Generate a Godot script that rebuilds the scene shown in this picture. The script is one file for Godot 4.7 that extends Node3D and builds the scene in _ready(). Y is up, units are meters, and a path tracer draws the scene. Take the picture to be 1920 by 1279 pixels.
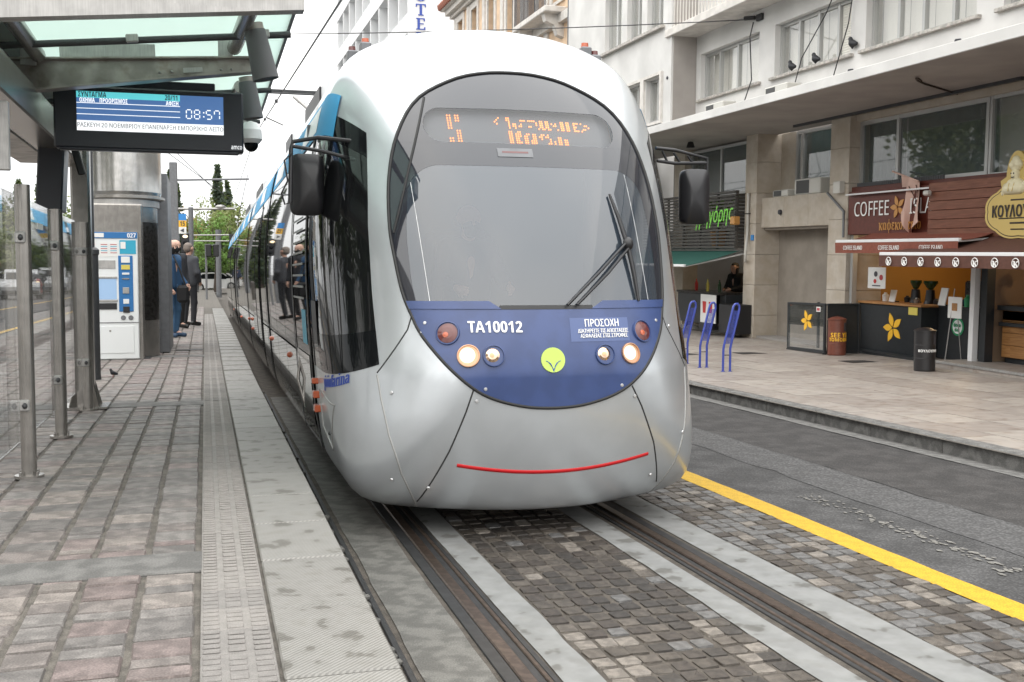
extends Node3D
# A street tram at a paved stop. The street plane is y = 0 at rail height; the camera stands on the platform.

class Geo:
	var v := PackedVector3Array()
	var n := PackedVector3Array()

	func tri(a: Vector3, b: Vector3, c: Vector3, na: Vector3, nb: Vector3, nc: Vector3) -> void:
		if (b - a).cross(c - a).dot(na + nb + nc) > 0.0:
			v.append_array([a, c, b])
			n.append_array([na, nc, nb])
		else:
			v.append_array([a, b, c])
			n.append_array([na, nb, nc])

	func face(a: Vector3, b: Vector3, c: Vector3, o: Vector3) -> void:
		var g := (b - a).cross(c - a).normalized()
		if g.dot(o) < 0.0:
			g = -g
		tri(a, b, c, g, g, g)

	func quad(a: Vector3, b: Vector3, c: Vector3, d: Vector3, o: Vector3) -> void:
		face(a, b, c, o)
		face(a, c, d, o)

	func box(c: Vector3, s: Vector3, bev := 0.0, bs := Basis.IDENTITY) -> Geo:
		var h := s * 0.5
		var e := minf(bev, minf(h.x, minf(h.y, h.z)) * 0.9)
		var i := Vector3(h.x - e, h.y - e, h.z - e)
		for sg in [-1.0, 1.0]:
			for ax in 3:
				var q := []
				for k in [[-1.0, -1.0], [1.0, -1.0], [1.0, 1.0], [-1.0, 1.0]]:
					var p := Vector3.ZERO
					p[ax] = sg * h[ax]
					p[(ax + 1) % 3] = k[0] * i[(ax + 1) % 3]
					p[(ax + 2) % 3] = k[1] * i[(ax + 2) % 3]
					q.append(c + bs * p)
				var o := Vector3.ZERO
				o[ax] = sg
				quad(q[0], q[1], q[2], q[3], bs * o)
		if e <= 0.0:
			return self
		for ax in 3:
			var b := (ax + 1) % 3
			var d := (ax + 2) % 3
			for sb in [-1.0, 1.0]:
				for sd in [-1.0, 1.0]:
					var q := []
					for k in [[-1.0, 0], [1.0, 0], [1.0, 1], [-1.0, 1]]:
						var p := Vector3.ZERO
						p[ax] = k[0] * i[ax]
						p[b] = sb * (h[b] if k[1] == 0 else i[b])
						p[d] = sd * (i[d] if k[1] == 0 else h[d])
						q.append(c + bs * p)
					var o := Vector3.ZERO
					o[b] = sb
					o[d] = sd
					quad(q[0], q[1], q[2], q[3], bs * o)
		for sx in [-1.0, 1.0]:
			for sy in [-1.0, 1.0]:
				for sz in [-1.0, 1.0]:
					face(c + bs * Vector3(sx * h.x, sy * i.y, sz * i.z), c + bs * Vector3(sx * i.x, sy * h.y, sz * i.z), c + bs * Vector3(sx * i.x, sy * i.y, sz * h.z), bs * Vector3(sx, sy, sz))
		return self

	func tube(path: Array, rad, sides := 8, cap := true) -> Geo:
		var rows := []
		var nors := []
		var u := Vector3.ZERO
		for k in path.size():
			var t: Vector3 = (path[mini(k + 1, path.size() - 1)] - path[maxi(k - 1, 0)]).normalized()
			if k == 0:
				u = t.cross(Vector3.UP if absf(t.y) < 0.9 else Vector3.RIGHT).normalized()
			else:
				u = (u - t * u.dot(t)).normalized()
			var w := t.cross(u)
			var r: float = rad[k] if rad is Array else rad
			var row := []
			var nr := []
			for j in sides + 1:
				var a := TAU * j / sides
				var o := u * cos(a) + w * sin(a)
				row.append(path[k] + o * r)
				nr.append(o)
			rows.append(row)
			nors.append(nr)
		for k in path.size() - 1:
			for j in sides:
				tri(rows[k][j], rows[k + 1][j], rows[k + 1][j + 1], nors[k][j], nors[k + 1][j], nors[k + 1][j + 1])
				tri(rows[k][j], rows[k + 1][j + 1], rows[k][j + 1], nors[k][j], nors[k + 1][j + 1], nors[k][j + 1])
		if cap:
			for k in [0, path.size() - 1]:
				var o: Vector3 = (path[0] - path[1]) if k == 0 else (path[k] - path[k - 1])
				for j in sides:
					face(path[k], rows[k][j], rows[k][j + 1], o)
		return self

	func lathe(prof: Array, at := Vector3.ZERO, sides := 24, bs := Basis.IDENTITY) -> Geo:
		if prof[0].x == 0.0 and prof[0].y > prof[-1].y:
			prof = prof.duplicate()
			prof.reverse()
		for k in prof.size() - 1:
			var p: Vector2 = prof[k]
			var q: Vector2 = prof[k + 1]
			var d := (q - p).normalized()
			var nn := Vector2(d.y, -d.x)
			for j in sides:
				var a := TAU * j / sides
				var b := TAU * (j + 1) / sides
				var ca := Vector3(cos(a), 0, sin(a))
				var cb := Vector3(cos(b), 0, sin(b))
				var na := bs * (ca * nn.x + Vector3.UP * nn.y)
				var nb := bs * (cb * nn.x + Vector3.UP * nn.y)
				var p0 := at + bs * (ca * p.x + Vector3.UP * p.y)
				var p1 := at + bs * (cb * p.x + Vector3.UP * p.y)
				var q0 := at + bs * (ca * q.x + Vector3.UP * q.y)
				var q1 := at + bs * (cb * q.x + Vector3.UP * q.y)
				if q.x > 1e-5:
					tri(p0, q0, q1, na, na, nb)
				if p.x > 1e-5:
					tri(p0, q1, p1, na, nb, nb)
		return self

	func grid(rows: Array, o: Vector3, thick := 0.0) -> Geo:
		var a := rows.size()
		var b: int = rows[0].size()
		var nor := []
		var s := 1.0
		for i in a:
			var r := []
			for j in b:
				var du: Vector3 = rows[mini(i + 1, a - 1)][j] - rows[maxi(i - 1, 0)][j]
				var dv: Vector3 = rows[i][mini(j + 1, b - 1)] - rows[i][maxi(j - 1, 0)]
				r.append(du.cross(dv).normalized())
			nor.append(r)
		var mid: Vector3 = nor[a / 2][b / 2]
		if mid.dot(o) < 0.0:
			s = -1.0
		for i in a:
			for j in b:
				nor[i][j] *= s
		for i in a - 1:
			for j in b - 1:
				tri(rows[i][j], rows[i + 1][j], rows[i + 1][j + 1], nor[i][j], nor[i + 1][j], nor[i + 1][j + 1])
				tri(rows[i][j], rows[i + 1][j + 1], rows[i][j + 1], nor[i][j], nor[i + 1][j + 1], nor[i][j + 1])
		if thick > 0.0:
			var back := []
			for i in a:
				var r := []
				for j in b:
					r.append(rows[i][j] - nor[i][j] * thick)
				back.append(r)
			for i in a - 1:
				for j in b - 1:
					tri(back[i][j], back[i + 1][j], back[i + 1][j + 1], -nor[i][j], -nor[i + 1][j], -nor[i + 1][j + 1])
					tri(back[i][j], back[i + 1][j + 1], back[i][j + 1], -nor[i][j], -nor[i + 1][j + 1], -nor[i][j + 1])
			for i in a - 1:
				quad(rows[i][0], rows[i + 1][0], back[i + 1][0], back[i][0], rows[i][0] - rows[i][1])
				quad(rows[i][b - 1], rows[i + 1][b - 1], back[i + 1][b - 1], back[i][b - 1], rows[i][b - 1] - rows[i][b - 2])
			for j in b - 1:
				quad(rows[0][j], rows[0][j + 1], back[0][j + 1], back[0][j], rows[0][j] - rows[1][j])
				quad(rows[a - 1][j], rows[a - 1][j + 1], back[a - 1][j + 1], back[a - 1][j], rows[a - 1][j] - rows[a - 2][j])
		return self

	func prism(poly: PackedVector2Array, depth: float, xf := Transform3D.IDENTITY) -> Geo:
		var ix := Geometry2D.triangulate_polygon(poly)
		var o := xf.basis * Vector3(0, 0, 1)
		var h := depth * 0.5
		for k in range(0, ix.size(), 3):
			var t := [poly[ix[k]], poly[ix[k + 1]], poly[ix[k + 2]]]
			for sg in [1.0, -1.0]:
				face(xf * Vector3(t[0].x, t[0].y, sg * h), xf * Vector3(t[1].x, t[1].y, sg * h), xf * Vector3(t[2].x, t[2].y, sg * h), o * sg)
		var s := -1.0 if Geometry2D.is_polygon_clockwise(poly) else 1.0
		for k in poly.size():
			var p := poly[k]
			var q := poly[(k + 1) % poly.size()]
			var out := xf.basis * Vector3((q - p).y * s, -(q - p).x * s, 0)
			quad(xf * Vector3(p.x, p.y, h), xf * Vector3(q.x, q.y, h), xf * Vector3(q.x, q.y, -h), xf * Vector3(p.x, p.y, -h), out)
		return self

	func ball(c: Vector3, r: Vector3, sides := 12) -> Geo:
		var rows := sides / 2
		for i in rows:
			for j in sides:
				var q := []
				for k in [[i, j], [i + 1, j], [i + 1, j + 1], [i, j + 1]]:
					var a: float = PI * k[0] / rows
					var b: float = TAU * k[1] / sides
					q.append(Vector3(sin(a) * cos(b), cos(a), sin(a) * sin(b)))
				if i < rows - 1:
					tri(c + q[0] * r, c + q[1] * r, c + q[2] * r, q[0], q[1], q[2])
				if i > 0:
					tri(c + q[0] * r, c + q[2] * r, c + q[3] * r, q[0], q[2], q[3])
		return self

	func mesh() -> ArrayMesh:
		var a := []
		a.resize(Mesh.ARRAY_MAX)
		a[Mesh.ARRAY_VERTEX] = v
		a[Mesh.ARRAY_NORMAL] = n
		var m := ArrayMesh.new()
		if v.size():
			m.add_surface_from_arrays(Mesh.PRIMITIVE_TRIANGLES, a)
		return m

var M := {}
var taken := {}
var rng := RandomNumberGenerator.new()
var tilt := Transform3D()          # houses stand level while the street falls away by 1.4 degrees

func numbered(s: String) -> String:
	taken[s] = taken.get(s, -1) + 1
	return s if taken[s] == 0 else "%s_%03d" % [s, taken[s]]

func tag(o: Node3D, label: String, category: String, group := "") -> Node3D:
	o.set_meta("label", label)
	o.set_meta("category", category)
	if group:
		o.set_meta("group", group)
	return o

# A thing: its parts are built in street coordinates (or, with level = true, in the coordinates of the houses).
func thing(called: String, label: String, category: String, at := Vector3.ZERO, group := "", level := false) -> Node3D:
	var o := Node3D.new()
	o.name = numbered(called)
	add_child(o)
	o.transform = (tilt if level else Transform3D.IDENTITY) * Transform3D(Basis.IDENTITY, at)
	o.set_meta("at", at)
	return tag(o, label, category, group)

func part(called: String, g, m: String, to: Node3D, label := "") -> MeshInstance3D:
	var o := MeshInstance3D.new()
	o.name = called
	o.mesh = g.mesh() if g is Geo else g
	o.material_override = M[m]
	to.add_child(o, true)
	if to.has_meta("at"):
		o.position = -to.get_meta("at")
	if label:
		o.set_meta("label", label)
	return o

func solo(called: String, g, m: String, label: String, category: String, group := "", level := false) -> MeshInstance3D:
	var o := MeshInstance3D.new()
	o.name = numbered(called)
	o.mesh = g.mesh() if g is Geo else g
	o.material_override = M[m]
	add_child(o)
	if level:
		o.transform = tilt
	tag(o, label, category, group)
	return o

func struct(called: String, g, m: String) -> MeshInstance3D:
	var o := MeshInstance3D.new()
	o.name = numbered(called)
	o.mesh = g.mesh() if g is Geo else g
	o.material_override = M[m]
	add_child(o)
	o.set_meta("kind", "structure")
	return o

func stuff(called: String, g, m: String, to: Node3D) -> MeshInstance3D:
	var o := part(called, g, m, to)
	o.set_meta("kind", "stuff")
	return o

const FACE_STREET := Basis(Vector3(0, 0, 1), Vector3(0, 1, 0), Vector3(-1, 0, 0))   # lettering on the house fronts
var fonts := {}

func text_mesh(s: String, h: float, fam := "Droid Sans", weight := 400, wide := 0.0, depth := 0.004) -> TextMesh:
	var key := fam + str(weight)
	if not fonts.has(key):
		var f := SystemFont.new()
		f.font_names = PackedStringArray([fam])
		f.font_weight = weight
		fonts[key] = f
	var t := TextMesh.new()
	t.font = fonts[key]
	t.text = s
	t.font_size = 48
	t.curve_step = 2.0
	t.pixel_size = h / 48.0
	t.depth = depth
	return t

# wide: the width that the line shall have, 0 keeps the font's own
func letters(to: Node3D, s: String, h: float, at: Vector3, bs: Basis, m: String, wide := 0.0, fam := "Droid Sans", weight := 400, called := "lettering") -> MeshInstance3D:
	var t := text_mesh(s, h, fam, weight)
	var o := part(called, t, m, to)
	var b := bs
	if wide > 0.0:
		var w := t.get_aabb().size.x
		b.x *= wide / maxf(w, 0.001)
	o.transform = Transform3D(b, at + o.position)
	return o

# ---- colours and textures -------------------------------------------------------------------------------------
func lin(r: float, g: float, b: float) -> Color:
	return Color(r, g, b).linear_to_srgb()

func mk(called: String, r: float, g: float, b: float, rough := 0.6, metal := 0.0) -> StandardMaterial3D:
	var m := StandardMaterial3D.new()
	m.resource_name = called
	m.albedo_color = lin(r, g, b)
	m.roughness = rough
	m.metallic = metal
	M[called] = m
	return m

func glassy(called: String, r: float, g: float, b: float, alpha: float, spec := 0.5) -> StandardMaterial3D:
	var m := mk(called, r, g, b, 0.02)
	m.transparency = BaseMaterial3D.TRANSPARENCY_ALPHA
	m.albedo_color.a = alpha
	m.metallic_specular = spec
	m.cull_mode = BaseMaterial3D.CULL_DISABLED
	return m

func glow(called: String, r: float, g: float, b: float, e: float) -> StandardMaterial3D:
	var m := mk(called, r * 0.5, g * 0.5, b * 0.5, 0.4)
	m.emission_enabled = true
	m.emission = lin(r, g, b)
	m.emission_energy_multiplier = e
	return m

func noise_bytes(seed_: int, freq: float, oct: int, size: int, kind := FastNoiseLite.TYPE_SIMPLEX_SMOOTH) -> PackedByteArray:
	var f := FastNoiseLite.new()
	f.seed = seed_
	f.frequency = freq
	f.noise_type = kind
	f.fractal_octaves = oct
	f.fractal_type = FastNoiseLite.FRACTAL_FBM if oct > 1 else FastNoiseLite.FRACTAL_NONE
	var im := f.get_seamless_image(size, size)
	im.convert(Image.FORMAT_L8)
	return im.get_data()

# A grey texture from noise: values run through (lo, hi) between the thresholds a and b.
func grey(bytes: PackedByteArray, a: float, b: float, lo: float, hi: float) -> ImageTexture:
	var size := int(sqrt(bytes.size()))
	var lut := PackedByteArray()
	for k in 256:
		lut.append(int(255.0 * clampf(lerpf(lo, hi, smoothstep(a, b, k / 255.0)), 0.0, 1.0)))
	var out := PackedByteArray()
	out.resize(bytes.size())
	for k in bytes.size():
		out[k] = lut[bytes[k]]
	return ImageTexture.create_from_image(Image.create_from_data(size, size, false, Image.FORMAT_L8, out))

func tint(bytes: PackedByteArray, stops: Array) -> ImageTexture:
	var size := int(sqrt(bytes.size()))
	var gr := Gradient.new()
	gr.offsets = PackedFloat32Array(stops.map(func(s): return s[0]))
	gr.colors = PackedColorArray(stops.map(func(s): return s[1]))
	var lut := []
	for k in 256:
		lut.append(gr.sample(k / 255.0))
	var out := PackedByteArray()
	out.resize(bytes.size() * 3)
	for k in bytes.size():
		var c: Color = lut[bytes[k]]
		out[k * 3] = c.r8
		out[k * 3 + 1] = c.g8
		out[k * 3 + 2] = c.b8
	return ImageTexture.create_from_image(Image.create_from_data(size, size, false, Image.FORMAT_RGB8, out))

var T := {}

# Wear on a material: base texture t at one tile per `each` metres, second texture over it, relief.
func worn(m: String, t: String, each: float, t2 := "", each2 := 1.0, relief := "", cm := 0.0, world := true) -> void:
	var x: StandardMaterial3D = M[m]
	x.uv1_triplanar = true
	x.uv1_world_triplanar = world
	x.uv1_triplanar_sharpness = 6.0
	x.uv1_scale = Vector3.ONE / each
	x.albedo_texture = T[t]
	if t2:
		x.detail_enabled = true
		x.detail_blend_mode = BaseMaterial3D.BLEND_MODE_MUL
		x.detail_albedo = T[t2]
		x.detail_uv_layer = BaseMaterial3D.DETAIL_UV_2
		x.uv2_triplanar = true
		x.uv2_world_triplanar = world
		x.uv2_triplanar_sharpness = 6.0
		x.uv2_scale = Vector3.ONE / each2
	if relief:
		x.heightmap_enabled = true
		x.heightmap_texture = T[relief]
		x.heightmap_scale = cm

func textures() -> void:
	var fine := noise_bytes(3, 0.09, 4, 256)
	var cloudy := noise_bytes(7, 0.012, 5, 512)
	var blotch := noise_bytes(11, 0.02, 4, 512)
	var cells := noise_bytes(5, 0.16, 1, 256, FastNoiseLite.TYPE_VALUE)
	T.grain = grey(fine, 0.2, 0.8, 0.84, 1.0)
	T.cloudy = grey(cloudy, 0.25, 0.75, 0.82, 1.0)
	T.mild = grey(cloudy, 0.2, 0.8, 0.93, 1.0)
	T.film = grey(cloudy, 0.1, 0.9, 0.975, 1.0)
	T.spots = tint(blotch, [[0.0, Color(0.7, 0.69, 0.67)], [0.22, Color(0.78, 0.77, 0.75)], [0.3, Color(0.95, 0.95, 0.945)], [0.6, Color(1, 1, 1)], [1.0, Color(0.93, 0.925, 0.91)]])
	T.speck = grey(cells, 0.3, 0.95, 0.72, 1.0)
	T.stains = tint(blotch, [[0.0, Color(0.6, 0.59, 0.56)], [0.36, Color(0.68, 0.67, 0.64)], [0.46, Color(0.93, 0.93, 0.93)], [1.0, Color(1, 1, 1)]])
	T.dirt = tint(blotch, [[0.0, Color(1, 1, 1)], [0.6, Color(1, 1, 0.99)], [0.76, Color(0.93, 0.91, 0.89)], [1.0, Color(0.8, 0.77, 0.74)]])
	T.travertine = tint(cloudy, [[0.0, Color(0.93, 0.9, 0.85)], [0.45, Color(0.97, 0.95, 0.92)], [0.65, Color(1, 0.99, 0.97)], [1.0, Color(0.95, 0.93, 0.9)]])
	T.fine = ImageTexture.create_from_image(Image.create_from_data(256, 256, false, Image.FORMAT_L8, fine))
	T.cells = ImageTexture.create_from_image(Image.create_from_data(256, 256, false, Image.FORMAT_L8, cells))
	# diagonal anti-slip ribs of the edge slabs
	var rib := Image.create(64, 64, false, Image.FORMAT_L8)
	for y in 64:
		for x in 64:
			var k := absf(fposmod((x + y) / 16.0, 1.0) - 0.5) * 2.0
			rib.set_pixel(x, y, Color.WHITE * smoothstep(0.25, 0.6, k))
	T.rib = ImageTexture.create_from_image(rib)
	var ribc := Image.create(64, 64, false, Image.FORMAT_L8)
	for y in 64:
		for x in 64:
			var k := absf(fposmod((x + y) / 16.0, 1.0) - 0.5) * 2.0
			ribc.set_pixel(x, y, Color.WHITE * lerpf(0.84, 1.0, smoothstep(0.25, 0.6, k)))
	T.ribc = ImageTexture.create_from_image(ribc)
	# wood: long grain along x
	var wood := Image.create(256, 256, false, Image.FORMAT_RGB8)
	var f := FastNoiseLite.new()
	f.seed = 21
	f.frequency = 0.03
	for y in 256:
		for x in 256:
			var k := f.get_noise_2d(x * 0.25, y * 3.0) * 0.5 + 0.5
			wood.set_pixel(x, y, Color(0.72, 0.66, 0.6).lerp(Color(1, 1, 1), k))
	T.wood = ImageTexture.create_from_image(wood)
	# brushed steel: fine streaks running up
	var br := Image.create(256, 256, false, Image.FORMAT_L8)
	for y in 256:
		for x in 256:
			br.set_pixel(x, y, Color.WHITE * (0.93 + 0.07 * f.get_noise_2d(x * 6.0, y * 0.3)))
	T.brush = ImageTexture.create_from_image(br)

func _ready() -> void:
	# camera, sky, sun, exposure
	var cam := Camera3D.new()
	cam.name = "camera"
	cam.position = Vector3(0, 1.57, 0)
	cam.rotation_degrees = Vector3(-3.3337, -16.0142, 0)
	cam.fov = 35.457
	cam.near = 0.1
	cam.far = 900.0
	add_child(cam)
	cam.current = true
	var env := Environment.new()
	env.background_mode = Environment.BG_SKY
	env.sky = Sky.new()
	var pan := PanoramaSkyMaterial.new()
	pan.panorama = ImageTexture.create_from_image(overcast())
	env.sky.sky_material = pan
	env.background_energy_multiplier = 1.0
	env.tonemap_mode = Environment.TONE_MAPPER_LINEAR
	env.tonemap_exposure = 2.1
	env.sdfgi_enabled = true
	env.ssao_enabled = true
	env.ssil_enabled = true
	var we := WorldEnvironment.new()
	we.name = "environment"
	we.environment = env
	add_child(we)
	var sun := DirectionalLight3D.new()
	sun.name = "sun"
	sun.light_energy = 0.2
	sun.light_color = Color(1.0, 0.97, 0.93)
	sun.light_angular_distance = 120.0
	sun.sky_mode = DirectionalLight3D.SKY_MODE_LIGHT_ONLY
	sun.shadow_enabled = true
	add_child(sun)
	sun.look_at_from_position(Vector3.ZERO, Vector3(0.5, -1.0, -0.45))
	# the large things, then the small ones
	textures()
	materials()
	build_ground()
	build_houses()
	build_tram()
	build_station()
	build_shops()
	build_far()
	build_people()

# A closed bright cloud cover: brighter overhead than at the horizon, with soft banks of cloud.
func overcast() -> Image:
	var f := FastNoiseLite.new()
	f.seed = 77
	f.frequency = 0.9
	f.fractal_octaves = 4
	var im := Image.create(512, 256, false, Image.FORMAT_RGBF)
	for y in 256:
		var el := (0.5 - (y + 0.5) / 256.0) * PI
		for x in 512:
			var az := (x + 0.5) / 512.0 * TAU
			var d := Vector3(cos(el) * sin(az), sin(el), cos(el) * cos(az))
			var l := 0.66 + 1.1 * maxf(sin(el), 0.0)
			var p := d / maxf(d.y + 0.35, 0.2)
			var c := f.get_noise_3d(p.x * 1.2, 0.0, p.z * 1.2)
			l *= 1.0 + 0.22 * c
			var col := Color(0.95, 0.977, 1.0).lerp(Color(1.0, 0.985, 0.955), clampf(0.5 + c, 0, 1)) * l
			if el < 0.0:
				col = Color(0.25, 0.24, 0.23)
			im.set_pixel(x, y, col)
	return im

func materials() -> void:
	# ground
	mk("asphalt", 0.112, 0.11, 0.11, 0.85); worn("asphalt", "speck", 0.35, "cloudy", 3.1, "cells", 0.35)
	mk("asphalt_dark", 0.08, 0.075, 0.073, 0.8); worn("asphalt_dark", "speck", 0.31, "cloudy", 2.3, "cells", 0.35)
	mk("asphalt_pale", 0.125, 0.123, 0.123, 0.85); worn("asphalt_pale", "speck", 0.5, "mild", 1.7, "cells", 0.2)
	mk("paint_white", 0.26, 0.25, 0.23, 0.75); worn("paint_white", "cloudy", 0.3, "grain", 0.2)
	mk("paint_yellow", 0.66, 0.40, 0.02, 0.55); worn("paint_yellow", "mild", 0.6, "grain", 0.3)
	mk("concrete", 0.19, 0.185, 0.175, 0.8); worn("concrete", "cloudy", 1.3, "grain", 0.25, "fine", 0.12)
	mk("concrete_dirty", 0.17, 0.165, 0.15, 0.7); worn("concrete_dirty", "cloudy", 0.9, "grain", 0.22, "fine", 0.15)
	mk("concrete_pale", 0.215, 0.218, 0.214, 0.75); worn("concrete_pale", "spots", 2.7, "mild", 1.3, "fine", 0.1)
	mk("joint_sand", 0.15, 0.135, 0.115, 0.9); worn("joint_sand", "grain", 0.2, "cloudy", 0.7, "fine", 0.2)
	mk("joint_dark", 0.105, 0.09, 0.074, 0.9); worn("joint_dark", "grain", 0.2, "cloudy", 0.9, "fine", 0.2)
	mk("rubber", 0.022, 0.022, 0.023, 0.6); worn("rubber", "cloudy", 0.5)
	mk("rail_head", 0.15, 0.112, 0.09, 0.32, 0.75); worn("rail_head", "cloudy", 0.3)
	mk("rail_steel", 0.09, 0.065, 0.05, 0.5, 0.5); worn("rail_steel", "cloudy", 0.3)
	var paver := [[0.224, 0.196, 0.18], [0.252, 0.205, 0.19], [0.185, 0.17, 0.159], [0.291, 0.256, 0.23], [0.224, 0.178, 0.166], [0.246, 0.227, 0.212]]
	for k in paver.size():
		mk("paver_%d" % k, paver[k][0], paver[k][1], paver[k][2], 0.62); worn("paver_%d" % k, "grain", 0.24, "cloudy", 0.83, "fine", 0.12)
	var sett := [[0.052, 0.045, 0.039], [0.067, 0.055, 0.046], [0.092, 0.078, 0.064], [0.132, 0.113, 0.094], [0.253, 0.224, 0.193], [0.167, 0.163, 0.159]]
	for k in sett.size():
		mk("sett_%d" % k, sett[k][0], sett[k][1], sett[k][2], 0.5); worn("sett_%d" % k, "grain", 0.15, "cloudy", 0.4, "fine", 0.2)
	mk("tactile", 0.285, 0.266, 0.246, 0.7); worn("tactile", "mild", 0.5, "grain", 0.14)
	mk("tactile_worn", 0.245, 0.23, 0.215, 0.7); worn("tactile_worn", "mild", 0.4, "grain", 0.14)
	for k in 3:
		mk("slab_%d" % k, 0.228 + 0.018 * k, 0.22 + 0.018 * k, 0.204 + 0.017 * k, 0.55); worn("slab_%d" % k, "ribc", 0.085, "spots", 1.9 + 0.9 * k, "rib", 0.12)
	var walk := [[0.30, 0.265, 0.24], [0.33, 0.295, 0.27], [0.28, 0.245, 0.222], [0.35, 0.315, 0.285]]
	for k in walk.size():
		mk("walk_%d" % k, walk[k][0], walk[k][1], walk[k][2], 0.5); worn("walk_%d" % k, "mild", 1.9, "dirt", 2.3)
	mk("kerb", 0.21, 0.205, 0.195, 0.75); worn("kerb", "cloudy", 0.8, "grain", 0.25, "fine", 0.2)
	mk("iron_cover", 0.05, 0.047, 0.045, 0.6, 0.4); worn("iron_cover", "grain", 0.1)
	# tram
	var s := mk("tram_silver", 0.49, 0.515, 0.535, 0.33, 0.58); s.clearcoat_enabled = true; s.clearcoat = 0.6; s.clearcoat_roughness = 0.08
	worn("tram_silver", "film", 1.7); s = mk("tram_panel", 0.36, 0.36, 0.355, 0.16, 0.6); s.clearcoat_enabled = true; s.clearcoat = 1.0; s.clearcoat_roughness = 0.03
	s = mk("tram_blue", 0.036, 0.064, 0.18, 0.4); s.clearcoat_enabled = true; s.clearcoat = 0.25; s.clearcoat_roughness = 0.25; worn("tram_blue", "mild", 1.3)
	s = mk("tram_sky", 0.06, 0.33, 0.60, 0.5); s.metallic_specular = 0.25
	mk("tram_white", 0.7, 0.72, 0.74, 0.3)
	mk("tram_black", 0.012, 0.012, 0.013, 0.25)
	mk("seam", 0.02, 0.02, 0.02, 0.7)
	mk("seam_pale", 0.3, 0.3, 0.29, 0.5, 0.4)
	mk("rubber_black", 0.012, 0.012, 0.012, 0.55)
	mk("plastic_black", 0.014, 0.014, 0.016, 0.42)
	mk("glass_dark", 0.008, 0.009, 0.010, 0.02).metallic_specular = 0.22
	glassy("glass_tint", 0.01, 0.011, 0.012, 0.55)
	s = glassy("glass_front", 0.045, 0.06, 0.08, 0.68, 0.72); s.clearcoat_enabled = true; s.clearcoat = 1.0; s.clearcoat_roughness = 0.0
	glassy("glass_sign", 0.05, 0.055, 0.06, 0.3)
	glassy("glass_clear", 0.25, 0.3, 0.3, 0.05)
	glassy("glass_barrier", 0.2, 0.23, 0.23, 0.05)
	glassy("glass_shop", 0.1, 0.14, 0.14, 0.25)
	s = mk("frit", 0.022, 0.024, 0.031, 0.05); s.clearcoat_enabled = true; s.clearcoat = 0.7; s.clearcoat_roughness = 0.0
	mk("cab_grey", 0.17, 0.18, 0.2, 0.7)
	mk("cab_dark", 0.09, 0.093, 0.1, 0.8)
	mk("led_board", 0.14, 0.15, 0.165, 0.6)
	glow("led_dot", 1.0, 0.27, 0.05, 1.9)
	glow("head_lamp", 1.0, 0.80, 0.52, 1.0)
	mk("lamp_chrome", 0.8, 0.58, 0.42, 0.18, 1.0)
	mk("lamp_ring", 0.5, 0.3, 0.19, 0.3, 0.7)
	glow("lamp_warm", 1.0, 0.5, 0.28, 0.35)
	s = mk("lamp_red", 0.10, 0.010, 0.008, 0.08); s.clearcoat_enabled = true; s.clearcoat = 1.0
	s = mk("lamp_amber", 0.42, 0.07, 0.012, 0.15); s.clearcoat_enabled = true; s.clearcoat = 1.0
	mk("decal_white", 0.82, 0.82, 0.82, 0.5)
	mk("decal_pale", 0.08, 0.115, 0.25, 0.45)
	mk("decal_red", 0.5, 0.008, 0.012, 0.4)
	mk("decal_green", 0.46, 0.62, 0.12, 0.5)
	mk("decal_blue", 0.03, 0.07, 0.35, 0.4)
	mk("screw", 0.55, 0.55, 0.55, 0.4, 0.7)
	# metal and street furniture
	mk("steel", 0.38, 0.36, 0.335, 0.27, 0.75); worn("steel", "brush", 0.6, "mild", 0.9)
	mk("steel_pale", 0.5, 0.49, 0.475, 0.4, 0.5); worn("steel_pale", "mild", 0.9, "brush", 0.5)
	mk("steel_drum", 0.56, 0.55, 0.53, 0.22, 0.85); worn("steel_drum", "mild", 1.1, "brush", 0.5)
	mk("steel_beam", 0.37, 0.345, 0.32, 0.38, 0.5); worn("steel_beam", "cloudy", 1.7, "dirt", 1.8)
	mk("steel_soot", 0.06, 0.057, 0.055, 0.3, 0.6); worn("steel_soot", "stains", 0.7, "dirt", 0.3)
	mk("grey_paint", 0.17, 0.175, 0.185, 0.5, 0.2); worn("grey_paint", "mild", 0.8)
	mk("dark_paint", 0.045, 0.047, 0.05, 0.45); worn("dark_paint", "mild", 0.5)
	mk("speaker_grey", 0.10, 0.103, 0.108, 0.6)
	mk("screen_case", 0.010, 0.012, 0.018, 0.35)
	glow("screen_navy", 0.055, 0.125, 0.29, 0.55)
	glow("screen_cyan", 0.13, 0.66, 0.72, 0.4)
	glow("screen_white", 0.92, 0.94, 0.96, 0.5)
	mk("screen_ink", 0.05, 0.055, 0.08, 0.5)
	mk("bike_blue", 0.045, 0.07, 0.34, 0.35)
	mk("cream_case", 0.7, 0.72, 0.72, 0.35)
	mk("ticket_blue", 0.02, 0.14, 0.36, 0.4)
	mk("ticket_teal", 0.03, 0.33, 0.48, 0.4)
	glow("ticket_screen", 0.35, 0.52, 0.75, 0.25)
	mk("paper", 0.72, 0.72, 0.7, 0.7)
	mk("paper_yellow", 0.6, 0.5, 0.1, 0.6)
	mk("ink", 0.05, 0.05, 0.06, 0.7)
	mk("ink_red", 0.4, 0.05, 0.06, 0.7)
	# houses
	mk("plaster_white", 0.70, 0.69, 0.67, 0.8); worn("plaster_white", "film", 7.3, "mild", 9.7)
	mk("plaster_soffit_shade", 0.40, 0.37, 0.345, 0.85); worn("plaster_soffit_shade", "film", 5.9, "mild", 8.3)  # soffit plaster; also gives the return wall its painted shade
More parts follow.
